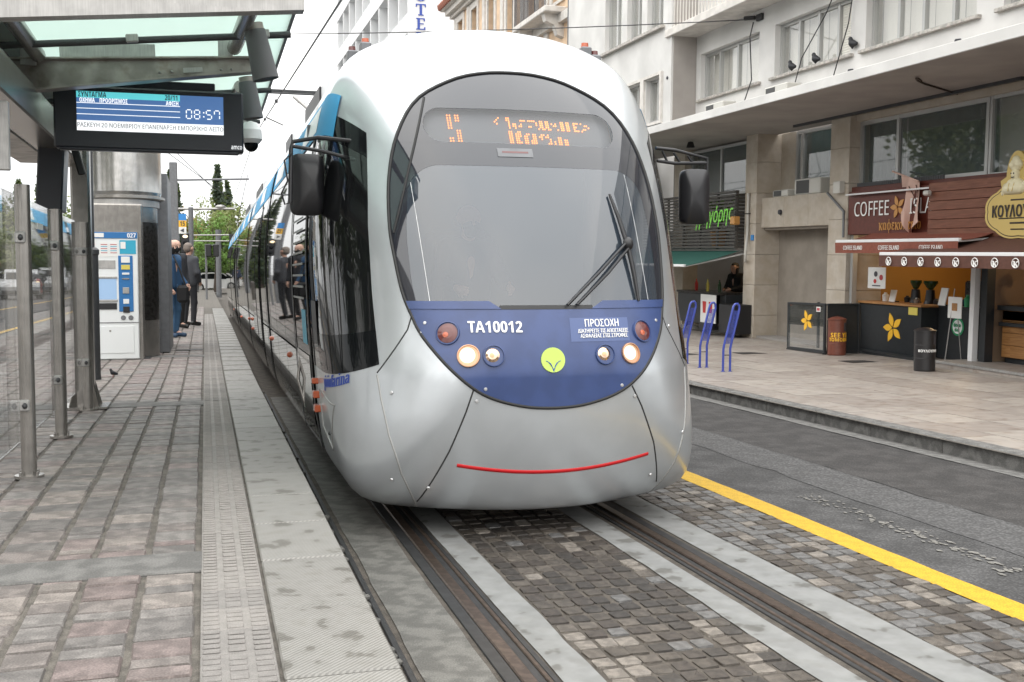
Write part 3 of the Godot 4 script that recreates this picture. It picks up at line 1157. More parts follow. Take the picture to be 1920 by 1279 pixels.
func build_tram() -> void:
	brad = radial([Vector2(0, .165), Vector2(.4, .165), Vector2(.79, .168), Vector2(1.0, .19), Vector2(1.125, .27), Vector2(1.19, .5), Vector2(1.232, 1.0), Vector2(1.26, 1.5), Vector2(1.26, 1.9), Vector2(1.23, 2.3), Vector2(1.185, 2.6), Vector2(1.11, 2.9), Vector2(.975, 3.12), Vector2(.75, 3.235), Vector2(.48, 3.295), Vector2(.25, 3.31), Vector2(0, 3.315)])
	var ehalf := [Vector2(0, .808), Vector2(.22, .828), Vector2(.435, .9), Vector2(.61, 1.04), Vector2(.75, 1.225), Vector2(.805, 1.36), Vector2(.845, 1.5), Vector2(.872, 1.7), Vector2(.888, 1.9), Vector2(.87, 2.2), Vector2(.80, 2.48), Vector2(.655, 2.72), Vector2(.41, 2.868), Vector2(.2, 2.925), Vector2(0, 2.937)]
	erad = radial(ehalf)
	var full := ehalf.duplicate()
	for k in range(ehalf.size() - 2, 0, -1):
		full.append(Vector2(-ehalf[k].x, ehalf[k].y))
	var cp := curve_points(full)
	for p in cp.slice(0, (ehalf.size() - 1) * 8 + 1):
		epoly.append(p)
	var t := thing("tram", "silver low floor tram with egg shaped windscreen and blue nose, stopping at the platform", "tram", Vector3(TX, 0, -8))
	var re := func(th): return at_angle(erad, th) / at_angle(brad, th)
	var one := func(_th): return 1.0
	# front edge of the cab side windows, in polar measure
	var rw := func(th):
		var y: float = CY + sin(th) * 1.2
		var x := 0.97
		for k in 4:
			y = CY + absf(x * tan(th)) * signf(sin(th))
			x = lerpf(1.0, 0.965, clampf((y - 1.9) / 0.7, 0, 1)) if y > 1.9 else lerpf(0.985, 1.0, clampf((y - 1.0) / 0.5, 0, 1))
		return Vector2(x, y - CY).length() / at_angle(brad, th)
	var g := Geo.new()
	nose_patch(g, 204, 336, 60, re, one, 26)
	nose_patch(g, 46, 134, 48, re, one, 26)
	part("front_shell", g, "tram_silver", t)
	part("front_shell", nose_patch(Geo.new(), 134, 204, 36, re, rw, 18), "tram_silver", t)
	part("front_shell", nose_patch(Geo.new(), -24, 46, 36, re, rw, 18), "tram_silver", t)
	for left in [true, false]:
		var a := 134.0 if left else -24.0
		var b := 204.0 if left else 46.0
		var gl := nose_patch(Geo.new(), a, b, 30, rw, one, 12)
		body_patch(gl, deg_to_rad(a), deg_to_rad(b), 30, "rim", -7.78)
		var w := part("cab_side_window", gl, "glass_tint", t)
		# black borders printed on the pane
		for e in ([[193.5, 204.0], [134.0, 139.5]] if left else [[-24.0, -13.5], [40.5, 46.0]]):
			part("window_border", nose_patch(Geo.new(), e[0], e[1], 8, rw, one, 12, 0.003), "glass_dark", w)
		var sq := side_patch(1.12, 1.42, -7.32, -7.62, left, 0.006, 3) if left else side_patch(1.12, 1.42, -7.4, -7.62, left, 0.006, 3)
		part("vent_box", sq, "plastic_black", w)
	# glass, its black print and the blue nose panel
	var eh := func(y): return e_half(y)
	var ehn := func(y): return -e_half(y)
	var zero := func(_y): return 0.0
	var lo := func(y):
		var w: float = e_half(y) - lerpf(0.05, 0.12, clampf((y - 1.4) / 0.85, 0, 1))
		var d: float = 2.275 - y
		return w - (0.16 - sqrt(maxf(0.0, 0.0256 - pow(0.16 - minf(d, 0.16), 2.0))))
	var lon := func(y): return -lo.call(y)
	var led := func(y):
		var d: float = absf(y - 2.545)
		return 0.52 + sqrt(maxf(0.0, 0.0144 - d * d))
	var ledn := func(y): return -led.call(y)
	var pane_rows := []
	for k in 31:
		pane_rows.append(1.385 + (2.274 - 1.385) * (0.5 - 0.5 * cos(PI * k / 30.0)))
	var wsr := part("windscreen", nose_rows(Geo.new(), pane_rows, lon, lo, 36, -0.004), "glass_front", t)
	var led_rows := []
	for k in 17:
		led_rows.append(2.426 + (2.664 - 2.426) * (0.5 - 0.5 * cos(PI * k / 16.0)))
	part("sign_pane", nose_rows(Geo.new(), led_rows, ledn, led, 24, -0.004), "glass_sign", wsr)
	var fr := Geo.new()
	var band := func(a: float, b: float, n: int, hole, hole_n):
		var yy := []
		for k in n + 1:
			yy.append(a + (b - a) * (0.5 - 0.5 * cos(PI * k / n)))
		nose_rows(fr, yy, ehn, hole_n, 14, -0.003)
		nose_rows(fr, yy, hole, eh, 14, -0.003)
	band.call(2.664, 2.9365, 14, zero, zero)
	band.call(2.426, 2.664, 16, led, ledn)
	band.call(2.274, 2.426, 6, zero, zero)
	band.call(1.385, 2.274, 30, lo, lon)
	part("black_print", fr, "frit", wsr)
	# destination board behind the glass with its lamps
	var lb := part("led_board", nose_rows(Geo.new(), [2.40, 2.46, 2.52, 2.58, 2.64, 2.69], func(_y): return -0.66, func(_y): return 0.66, 16, -0.052), "led_board", t)
	var dots := Geo.new()
	var glyph := [
		[-0.475, 0.0172, ["11.11", "11.11", "11.11", "11...", "11...", "11...", "...11", "...11", "...11", "11.11", "11.11", ".1.1."], 2.643],
		[-0.17, 0.0135, ["..1...11...........................................", ".1....11.....111.1111..11.11......11.11..111.1.....", "1......1.............1.11.11.1.1..11.11..1.....11..", ".1.....1.11..1.......1.11.11..11..11.11..11......1.", ".......1.11.11...11....11.11......11.11..1....11...", ".......1..1...........1.11.11...1.11.11..111.1....."], 2.633],
		[-0.085, 0.0146, ["11..11......................", "11.111..11.11..11.1.........", "11.111.11..11.11.11....11...", "11.11..11..11..1...1...11.11", "11.11..11.111......1.1.11.11", "11.111.11.111.....11.1.11.11", "11.11..11.11.......111.11.11"], 2.538]]
	for gl in glyph:
		for j in gl[2].size():
			var row: String = gl[2][j]
			for i in row.length():
				if row[i] == "1":
					var x: float = gl[0] + i * gl[1]
					var y: float = gl[3] - j * gl[1] * 1.0
					if gl[1] > 0.016:
						y = gl[3] - j * 0.0178
					var c := on_nose(x, y, -0.044)
					dots.box(c, Vector3(0.0068, 0.0085, 0.004))
	part("led_dots", dots, "led_dot", lb)
	var plate := part("sensor_plate", nose_rows(Geo.new(), [2.335, 2.36, 2.392], func(_y): return -0.2, func(_y): return 0.03, 4, 0.0005), "grey_paint", wsr)
	part("red_strip", nose_rows(Geo.new(), [2.36, 2.372], func(_y): return -0.17, func(_y): return 0.0, 4, 0.0015), "lamp_red", plate)
	part("demister_line", nose_line([Vector2(-.76, 2.26), Vector2(-.70, 1.42)], 0.0025, -0.006), "decal_white", wsr)
	part("demister_line", nose_line([Vector2(.66, 2.25), Vector2(.70, 1.42)], 0.0025, -0.006), "decal_white", wsr)
	part("pane_joint", nose_line([Vector2(-.605, 2.735), Vector2(-.74, 2.3), Vector2(-.868, 1.85)], 0.008, 0.0), "rubber_black", wsr)
	part("pane_joint", nose_line([Vector2(.868, 2.1), Vector2(.80, 1.85), Vector2(.70, 1.42)], 0.006, -0.012), "rubber_black", wsr)
	var rim := []
	for k in 121:
		var th := TAU * k / 120.0
		var r: float = at_angle(erad, th) / at_angle(brad, th)
		rim.append(nose(th, r))
	part("windscreen_gasket", Geo.new().tube(rim, 0.011, 6, false), "rubber_black", t)
	# blue nose panel with a stepped upper edge
	var bys := []
	for k in 31:
		bys.append(0.8085 + (1.395 - 0.8085) * pow(k / 30.0, 1.7))
	var blue := part("nose_panel", nose_rows(Geo.new(), bys, ehn, eh, 30, 0.004), "tram_blue", t)
	var step := func(a: float, b: float, c: float, d: float):
		return nose_rows(Geo.new(), [1.39, 1.41, 1.425, 1.437], func(y): return lerpf(a, b, (y - 1.39) / 0.047), func(y): return lerpf(c, d, (y - 1.39) / 0.047), 8, 0.009)
	part("cowl_step", step.call(-0.815, -0.825, -0.30, -0.37), "tram_blue", blue)
	part("cowl_step", step.call(0.26, 0.34, 0.815, 0.825), "tram_blue", blue)
	part("cowl_gap", nose_rows(Geo.new(), [1.388, 1.40, 1.412], func(_y): return -0.31, func(_y): return 0.27, 8, 0.006), "plastic_black", blue)
	bent_letters(blue, "TA10012", 0.088, 0.315, -0.345, 1.285, "decal_white", -0.005, 700)
	part("warning_sticker", nose_rows(Geo.new(), [1.195, 1.26, 1.335], func(_y): return 0.11, func(_y): return 0.50, 6, 0.0055), "decal_pale", blue)
	bent_letters(blue, "ΠΡΟΣΟΧΗ", 0.062, 0.225, 0.318, 1.303, "decal_white")
	bent_letters(blue, "ΔΙΑΤΗΡΕΙΤΕ ΤΙΣ ΑΠΟΣΤΑΣΕΙΣ", 0.032, 0.335, 0.325, 1.257, "decal_white", 0.0, 400)
	bent_letters(blue, "ΑΣΦΑΛΕΙΑΣ ΣΤΙΣ ΣΤΡΟΦΕΣ", 0.032, 0.315, 0.328, 1.228, "decal_white", 0.0, 400)
	var em := part("round_emblem", disc_on_nose(-0.012, 1.092, [Vector2(0, 0.009), Vector2(0.074, 0.009), Vector2(0.074, 0.0)]), "decal_green", blue)
	for sx in [-1.0, 1.0]:
		for w in [0.045, 0.026]:
			var arc := []
			for k in 7:
				var f := k / 6.0
				arc.append(on_nose(-0.012 + sx * (w * f), 1.022 + 0.052 * sin(f * PI * 0.5) + (0.012 if w > 0.03 else 0.002), 0.011))
			part("emblem_line", Geo.new().tube(arc, 0.0022, 4), "decal_blue", em)
	for l in [[-0.617, 1.251, 0.066, 0], [0.60, 1.248, 0.066, 0], [-0.512, 1.121, 0.063, 1], [-0.368, 1.121, 0.060, 2], [0.321, 1.117, 0.058, 2], [0.496, 1.118, 0.06, 1]]:
		var R: float = l[2]
		var cup := part("lamp_recess", disc_on_nose(l[0], l[1], [Vector2(R * 1.10, 0.003), Vector2(R * 1.06, 0.016), Vector2(R * 0.99, 0.017), Vector2(R * 0.95, 0.008), Vector2(0, 0.007)]), "lamp_ring" if l[3] == 1 else "tram_blue", blue)
		if l[3] == 0:
			part("tail_lamp", disc_on_nose(l[0], l[1], [Vector2(0, 0.022), Vector2(R * 0.5, 0.019), Vector2(R * 0.9, 0.011), Vector2(R * 0.92, 0.006)]), "lamp_red", cup)
			part("lamp_core", disc_on_nose(l[0] - 0.01, l[1] - 0.012, [Vector2(0, 0.0255), Vector2(R * 0.25, 0.0225), Vector2(R * 0.3, 0.012)]), "lamp_amber", cup)
		elif l[3] == 1:
			part("headlight_glass", disc_on_nose(l[0] - 0.006, l[1] + 0.004, [Vector2(0, 0.022), Vector2(R * 0.5, 0.018), Vector2(R * 0.74, 0.007)]), "head_lamp", cup)
			var sp := SpotLight3D.new()
			sp.name = "headlight_beam"
			sp.light_energy = 0.25
			sp.light_color = Color(1, 0.88, 0.7)
			sp.light_size = 0.04
			sp.spot_range = 60
			sp.spot_angle = 40
			sp.spot_attenuation = 2
			sp.shadow_enabled = true
			add_child(sp)
			var q := on_nose(l[0], l[1], 0.05)
			sp.look_at_from_position(q, q + Vector3(0, -0.12, 1))
		else:
			part("headlight_glass", disc_on_nose(l[0] - 0.008, l[1] + 0.004, [Vector2(0, 0.020), Vector2(R * 0.45, 0.016), Vector2(R * 0.72, 0.007)]), "lamp_chrome", cup)
			part("lamp_core", disc_on_nose(l[0] - 0.012, l[1] + 0.002, [Vector2(0, 0.0245), Vector2(R * 0.2, 0.0225), Vector2(R * 0.26, 0.014)]), "lamp_warm", cup)
	# bumper: red line, seams, screws
	var red := []
	for k in 25:
		var f := k / 24.0 * 2.0 - 1.0
		red.append(Vector2(0.04 + f * 0.61, 0.42 + 0.062 * f * f + (0.006 * f)))
	part("red_line", nose_line(red, 0.019, -0.013), "decal_red", t)
	var seams := [["seam", [Vector2(-1.0, 1.01), Vector2(-.9, 1.16), Vector2(-.83, 1.27), Vector2(-.80, 1.36)]], ["seam", [Vector2(1.0, 1.01), Vector2(.9, 1.16), Vector2(.83, 1.27), Vector2(.80, 1.36)]],
		["seam_pale", [Vector2(-1.0, 1.0), Vector2(-.985, .86), Vector2(-.95, .65), Vector2(-.88, .42), Vector2(-.765, .19)]], ["seam_pale", [Vector2(1.0, 1.0), Vector2(.985, .86), Vector2(.95, .65), Vector2(.88, .42), Vector2(.765, .19)]],
		["seam", [Vector2(-.49, .925), Vector2(-.53, .80), Vector2(-.62, .56), Vector2(-.77, .23)]], ["seam", [Vector2(.50, .925), Vector2(.57, .80), Vector2(.68, .56), Vector2(.77, .28)]]]
	for s in seams:
		part("panel_seam", nose_line(s[1], 0.0055 if s[0] == "seam" else 0.007, -0.002), s[0], t)
	for p in [Vector2(-.735, 1.31), Vector2(.735, 1.31), Vector2(-.42, .93), Vector2(.43, .93), Vector2(-.765, 1.25), Vector2(.86, 1.27), Vector2(-.47, .86), Vector2(.52, .86), Vector2(-.93, .9), Vector2(-.93, .38), Vector2(-.72, .33), Vector2(.7, .34), Vector2(.92, .6)]:
		part("screw", disc_on_nose(p.x, p.y, [Vector2(0, 0.009), Vector2(0.009, 0.008), Vector2(0.012, 0.002)], 10), "screw", t)
	# pale print under the cab window, on the shoulder of the bumper
	var pt := text_mesh("pininfarina", 0.09, "Droid Serif", 400, 0.0, 0.002)
	var pa := pt.surface_get_arrays(0)
	var pb := pt.get_aabb()
	var pv: PackedVector3Array = pa[Mesh.ARRAY_VERTEX]
	var pn: PackedVector3Array = pa[Mesh.ARRAY_NORMAL]
	for i in pv.size():
		var f := (pv[i].x - pb.position.x) / pb.size.x
		var th := deg_to_rad(206.5) - (pv[i].y + 0.03 * f) / 1.3
		var q := on_side(th, lerpf(-7.13, -6.55, f))
		pn[i] = q[1]
		pv[i] = q[0] + q[1] * (0.006 if pv[i].z > 0 else 0.001)
	var pz2 := []
	pz2.resize(Mesh.ARRAY_MAX)
	pz2[Mesh.ARRAY_VERTEX] = pv
	pz2[Mesh.ARRAY_NORMAL] = pn
	pz2[Mesh.ARRAY_INDEX] = pa[Mesh.ARRAY_INDEX]
	var pm := ArrayMesh.new()
	pm.add_surface_from_arrays(Mesh.PRIMITIVE_TRIANGLES, pz2)
	part("lettering", pm, "decal_blue", t)
	# wiper
	var wp := part("wiper_arm", Geo.new().tube([on_nose(.10, 1.405, .03), on_nose(.33, 1.60, .05), on_nose(.55, 1.785, .04)], 0.009, 6).tube([on_nose(.16, 1.405, .03), on_nose(.38, 1.59, .05), on_nose(.57, 1.76, .04)], 0.009, 6), "plastic_black", t)
	part("wiper_joint", Geo.new().ball(on_nose(.56, 1.775, .035), Vector3(.035, .045, .03)), "plastic_black", wp)
	part("wiper_blade", Geo.new().tube([on_nose(.50, 2.10, .012), on_nose(.53, 1.95, .022), on_nose(.56, 1.775, .028), on_nose(.585, 1.6, .022), on_nose(.60, 1.43, .012)], [0.008, 0.013, 0.016, 0.013, 0.009], 6), "plastic_black", wp)
	# body: bottom corner under the side windows, then the modules behind
	var skirt := Geo.new()
	for s in [[204.0, 262.0], [278.0, 336.0]]:
		body_patch(skirt, deg_to_rad(s[0]), deg_to_rad(s[1]), 24, "rim", -7.78)
	part("corner_panel", skirt, "tram_silver", t)
	var hatch := part("side_hatch", nose_hatch(), "seam_pale", t)
	part("hatch_latch", Geo.new().ball(on_side(deg_to_rad(218.5), -7.08)[0], Vector3(.014, .014, .014), 8), "seam", hatch)
	part("roof", body_patch(Geo.new(), side_angle(2.87, false), side_angle(2.87, true), 40, "rim", TAIL), "tram_silver", t)
	for left in [true, false]:
		var s0 := 0.96
		# blue and white band over the windows
		for k in 5:
			var za: float = [-7.78, -13.5, -20.0, -26.4, -32.9][k]
			var zb: float = [-13.1, -19.6, -26.0, -32.5, TAIL][k]
			var n := 3 if k == 0 else 4
			for j in n:
				var a := lerpf(za, zb, j / float(n))
				var b := lerpf(za, zb, (j + 1) / float(n))
				var fi := part("fascia_band", side_patch(2.60, 2.87, a, b + 0.015, left, 0.0, 4), "tram_sky", t)
				if (j + k) % 2 == 0:
					part("fascia_flash", side_patch(2.64, 2.83, lerpf(a, b, 0.1), lerpf(a, b, 0.8), left, 0.003, 3), "tram_white", fi)
			part("backing", side_patch(0.30, 2.60, za, zb, left, -0.03, 8), "tram_black", t)
			var doors: bool = k == 1 or k == 3
			if doors:
				var d0 := za - 1.5
				for pane in [[za - 0.03, d0 + 0.03], [d0 - 2.33, d0 - 3.4], [d0 - 3.43, zb + 0.03]]:
					part("window_pane", side_patch(s0 + 0.02, 2.585, pane[0], pane[1], left, 0.0, 8), "glass_dark", t)
					part("side_panel", side_patch(0.30, s0, pane[0] + 0.01, pane[1] - 0.01, left, 0.0, 5), "tram_panel", t)
				for q in 2:
					var dz: float = d0 - 0.02 - q * 1.15
					var dr := part("door_leaf", side_patch(0.34, 2.56, dz, dz - 1.12, left, 0.012, 10), "tram_panel", t)
					part("door_glass", side_patch(0.62, 2.46, dz - 0.08, dz - 1.04, left, 0.016, 8), "glass_dark", dr)
					part("door_seal", side_patch(0.34, 2.56, dz - 1.10, dz - 1.135, left, 0.02, 8), "rubber_black", dr)
			else:
				var w0 := za if k else -9.25
				var m := 3 if k == 0 else 4
				for j in m:
					var a := lerpf(w0, zb, j / float(m)) - 0.012
					var b := lerpf(w0, zb, (j + 1) / float(m)) + 0.012
					part("window_pane", side_patch(s0 + 0.02, 2.585, a, b, left, 0.0, 8), "glass_dark", t)
					part("side_panel", side_patch(0.30, s0, a, b, left, 0.0, 5), "tram_panel", t)
			part("underframe", side_patch(0.16, 0.30, za, zb, left, -0.05, 2), "tram_black", t)
			if k < 4:
				part("bellows", body_patch(Geo.new(), side_angle(0.25, false), side_angle(0.25, true), 50, zb, zb - 0.4, -0.05), "rubber_black", t)
				for e in [zb, zb - 0.4]:
					part("joint_frame", body_patch(Geo.new(), side_angle(0.25, false), side_angle(0.25, true), 50, e + 0.04, e - 0.04, 0.012), "rubber_black", t)
		# cab door with louvres
		var dr := part("cab_door", side_patch(0.34, 2.56, -7.90, -9.12, left, 0.008, 10), "glass_dark", t)
		part("door_frame", side_patch(0.32, 2.58, -7.80, -7.90, left, 0.014, 10), "rubber_black", dr)
		part("door_frame", side_patch(0.32, 2.58, -9.12, -9.22, left, 0.014, 10), "rubber_black", dr)
		part("door_panel", side_patch(0.38, 1.0, -7.98, -9.04, left, 0.014, 5), "tram_panel", dr)
		var seat := 1.42
		while seat < 2.1:
			part("louvre", side_patch(seat, seat + 0.016, -8.0, -8.95, left, 0.022, 2), "seam_pale", dr)
			seat += 0.085
		part("door_notice", side_patch(1.08, 1.34, -8.05, -8.4, left, 0.012, 2), "ticket_teal", dr)
		part("door_handle", Geo.new().tube([Vector3(side_x(0.95, left), 0.95, -8.9), Vector3(side_x(0.75, left) + (-0.04 if left else 0.04), 0.75, -8.9), Vector3(side_x(0.5, left), 0.5, -8.86)], 0.014, 6), "steel", dr)
		for y in [0.85, 0.755, 0.655]:
			var lx2 := side_x(y, left) + (-0.012 if left else 0.012)
			part("side_marker", Geo.new().box(Vector3(lx2, y, -7.62), Vector3(0.06, 0.05 if y < 0.8 else 0.04, 0.10 if y < 0.8 else 0.06), 0.006), "lamp_amber", t)
		for q in [[0.86, -13.05], [0.73, -18.6], [0.9, -18.4], [0.86, -10.2], [0.86, -19.7], [0.73, -24.5], [0.73, -30.5]]:
			part("side_marker", Geo.new().ball(Vector3(side_x(q[0], left), q[0], q[1]), Vector3(0.03, 0.03, 0.055), 10), "lamp_amber", t)
		# light blue flash at the shoulder of the cab
		var fl := nose_patch(Geo.new(), 129.8 if left else 41.5, 138.5 if left else 50.2, 8, func(th): return 0.955 if absf(cos(th)) < 2 else 1.0, one, 8, 0.007)
		body_patch(fl, deg_to_rad(129.8 if left else 41.5), deg_to_rad(138.5 if left else 50.2), 8, "rim", -7.79, 0.007)
		part("cab_flash", fl, "tram_sky", t)
	part("belly", Geo.new().box(Vector3(TX, 0.3, -23), Vector3(2.2, 0.08, 31.5)), "tram_black", t)
	part("tail_wall", Geo.new().box(Vector3(TX, 1.7, TAIL + 0.02), Vector3(2.3, 2.9, 0.04)), "tram_black", t)
	for z in [-8.6, -10.4, -16.2, -17.9]:
		var tr := part("wheel_truck", Geo.new().box(Vector3(TX, 0.34, z), Vector3(1.9, 0.22, 1.2), 0.03), "tram_black", t)
		for sx in [-0.7, 0.7]:
			part("wheel", Geo.new().lathe([Vector2(0, -0.05), Vector2(0.29, -0.05), Vector2(0.29, 0.05), Vector2(0, 0.05)], Vector3(TX + sx, 0.29, z), 24, Basis(Vector3(0, 1, 0), Vector3(-1, 0, 0), Vector3(0, 0, 1))), "rail_steel", tr)
	part("coupler_cover", Geo.new().box(Vector3(TX + 0.05, 0.20, -6.75), Vector3(0.62, 0.16, 0.5), 0.05), "tram_blue", t)
	# cab inside
	var cab := part("cab_floor", Geo.new().box(Vector3(TX, 0.72, -7.5), Vector3(2.1, 0.06, 1.9)), "cab_dark", t)
	part("dashboard", Geo.new().box(Vector3(TX, 1.22, -6.62), Vector3(1.45, 0.34, 0.5), 0.08), "cab_grey", cab)
	part("bulkhead", Geo.new().box(Vector3(TX, 1.75, -8.75), Vector3(2.34, 2.1, 0.04)), "cab_dark", cab)
	part("driver_seat", Geo.new().box(Vector3(TX - 0.12, 1.57, -7.95), Vector3(0.5, 0.75, 0.14), 0.05).box(Vector3(TX - 0.12, 1.16, -7.7), Vector3(0.5, 0.14, 0.5), 0.05).box(Vector3(TX - 0.12, 0.92, -7.7), Vector3(0.2, 0.36, 0.2)), "cab_dark", cab)
	# roof: beacons, equipment boxes
	for s in [[-0.88, 3.205, -8.2, 0], [-0.795, 3.25, -8.1, 1], [0.77, 3.205, -7.6, 1], [0.845, 3.15, -7.6, 0]]:
		var bk := part("beacon_base", Geo.new().box(Vector3(TX + s[0], s[1] - 0.01, s[2]), Vector3(0.08, 0.19, 0.1), 0.01), "grey_paint", t)
		part("beacon", Geo.new().lathe([Vector2(0, 0.036), Vector2(0.026, 0.032), Vector2(0.029, 0)], Vector3(TX + s[0], s[1] + 0.085, s[2]), 14), "lamp_amber" if s[3] else "lamp_red", bk)
	for z in [[-10.2, -12.8], [-14.0, -15.6], [-21, -25], [-27, -31.5]]:
		var bx2 := part("roof_box", Geo.new().box(Vector3(TX, 3.36, (z[0] + z[1]) * 0.5), Vector3(1.7, 0.34, z[0] - z[1]), 0.08), "tram_white", t)
		part("roof_grille", Geo.new().box(Vector3(TX - 0.858, 3.36, (z[0] + z[1]) * 0.5), Vector3(0.02, 0.2, (z[0] - z[1]) * 0.6)), "plastic_black", bx2)
	# current collector
	var pz := -17.6
	var pan := part("pantograph_base", Geo.new().box(Vector3(TX, 3.36, pz), Vector3(1.1, 0.12, 1.0), 0.02), "grey_paint", t)
	part("pantograph_arm", Geo.new().tube([Vector3(TX, 3.42, pz - 0.4), Vector3(TX - 0.1, 3.9, pz + 0.9), Vector3(TX - 0.55, 4.50, pz - 0.1)], 0.03, 8), "steel_pale", pan)
	for dz in [-0.16, 0.0, 0.12]:
		var w := 0.62
		part("collector_bar", Geo.new().tube([Vector3(TX - 0.5 - w, 4.50, pz + dz), Vector3(TX - 0.5 - w * 0.8, 4.56, pz + dz), Vector3(TX - 0.5 + w * 0.8, 4.56, pz + dz), Vector3(TX - 0.5 + w, 4.50, pz + dz)], 0.016, 6), "dark_paint", pan)
	# mirrors
	var ml := part("mirror", mirror_shape(Vector3(0.655, 2.19, -7.2), 1.0), "plastic_black", t)
	part("mirror_arm", Geo.new().tube([Vector3(0.93, 2.46, -6.98), Vector3(0.72, 2.49, -7.1), Vector3(0.56, 2.46, -7.12), Vector3(0.545, 2.40, -7.08), Vector3(0.535, 2.06, -7.06)], 0.014, 8).tube([Vector3(0.95, 2.34, -6.98), Vector3(0.75, 2.40, -7.08), Vector3(0.55, 2.43, -7.1)], 0.012, 8), "plastic_black", ml)
	part("mirror_cable", Geo.new().tube([Vector3(0.55, 2.38, -7.06), Vector3(0.50, 2.33, -7.05), Vector3(0.52, 2.2, -7.05), Vector3(0.48, 2.12, -7.05), Vector3(0.50, 2.05, -7.05), Vector3(0.53, 2.06, -7.05)], 0.006, 6), "rubber_black", ml)
	var mr := part("mirror", mirror_shape(Vector3(3.46, 2.17, -7.2), -1.0), "plastic_black", t)
	var ar := Geo.new()
	ar.tube([Vector3(3.15, 2.515, -7.2), Vector3(3.30, 2.505, -7.2), Vector3(3.555, 2.455, -7.2), Vector3(3.56, 2.10, -7.2)], 0.013, 8)
	ar.tube([Vector3(3.16, 2.425, -7.2), Vector3(3.3, 2.41, -7.2), Vector3(3.55, 2.42, -7.2)], 0.013, 8)
	for q in [[3.2, 3.24], [3.29, 3.34], [3.40, 3.44]]:
		ar.tube([Vector3(q[0], 2.50 - (q[0] - 3.2) * 0.14, -7.2), Vector3(q[1], 2.42, -7.2)], 0.009, 6)
	part("mirror_arm", ar, "plastic_black", mr)

# point and normal on the flank: on the front where it still curves, else on the straight body
func on_side(th: float, z: float) -> Array:
	if z < nose(th, 1.0).z:
		var b := at_angle(brad, th)
		return [Vector3(TX + cos(th) * b, CY + sin(th) * b, z), nose_normal(th, 0.9985)]
	var lo := 0.3
	var hi := 1.0
	for k in 26:
		var m := (lo + hi) * 0.5
		if nose(th, m).z > z:
			lo = m
		else:
			hi = m
	return [nose(th, lo), nose_normal(th, lo)]

func nose_hatch() -> Geo:
	var path := []
	var c := [[211.4, -6.78], [221.6, -7.0], [218.6, -7.5], [209.6, -7.5], [211.4, -6.78]]
	for k in 4:
		for j in 10:
			var f := j / 10.0
			path.append(on_side(deg_to_rad(lerpf(c[k][0], c[k + 1][0], f)), lerpf(c[k][1], c[k + 1][1], f))[0])
	path.append(path[0])
	return Geo.new().tube(path, 0.006, 6, false)

func mirror_shape(c: Vector3, s: float) -> Geo:
	var rows := []
	for k in [[0.0, 0.105], [0.02, 0.112], [0.05, 0.114], [0.09, 0.10], [0.135, 0.05], [0.138, 0.012], [0.1385, 0.001]]:
		var row := []
		for j in 33:
			var a := TAU * j / 32.0
			var q := Vector2(signf(cos(a)) * pow(absf(cos(a)), 0.32), signf(sin(a)) * pow(absf(sin(a)), 0.32))
			var w: float = k[1]
			var hh: float = 0.20 if w >= 0.1 else 0.20 * w / 0.10
			row.append(c + Vector3(q.x * w + s * (0.115 - w) * 0.35 * (1 if w < 0.1 else 0), q.y * hh, k[0] - 0.05))
		rows.append(row)
	var g := Geo.new().grid(rows, Vector3(0, 0, 1))
	var back := []
	for p in rows[0]:
		back.append(Vector3(c.x, c.y, p.z))
	g.grid([rows[0], back], Vector3(0, 0, -1))
	return g

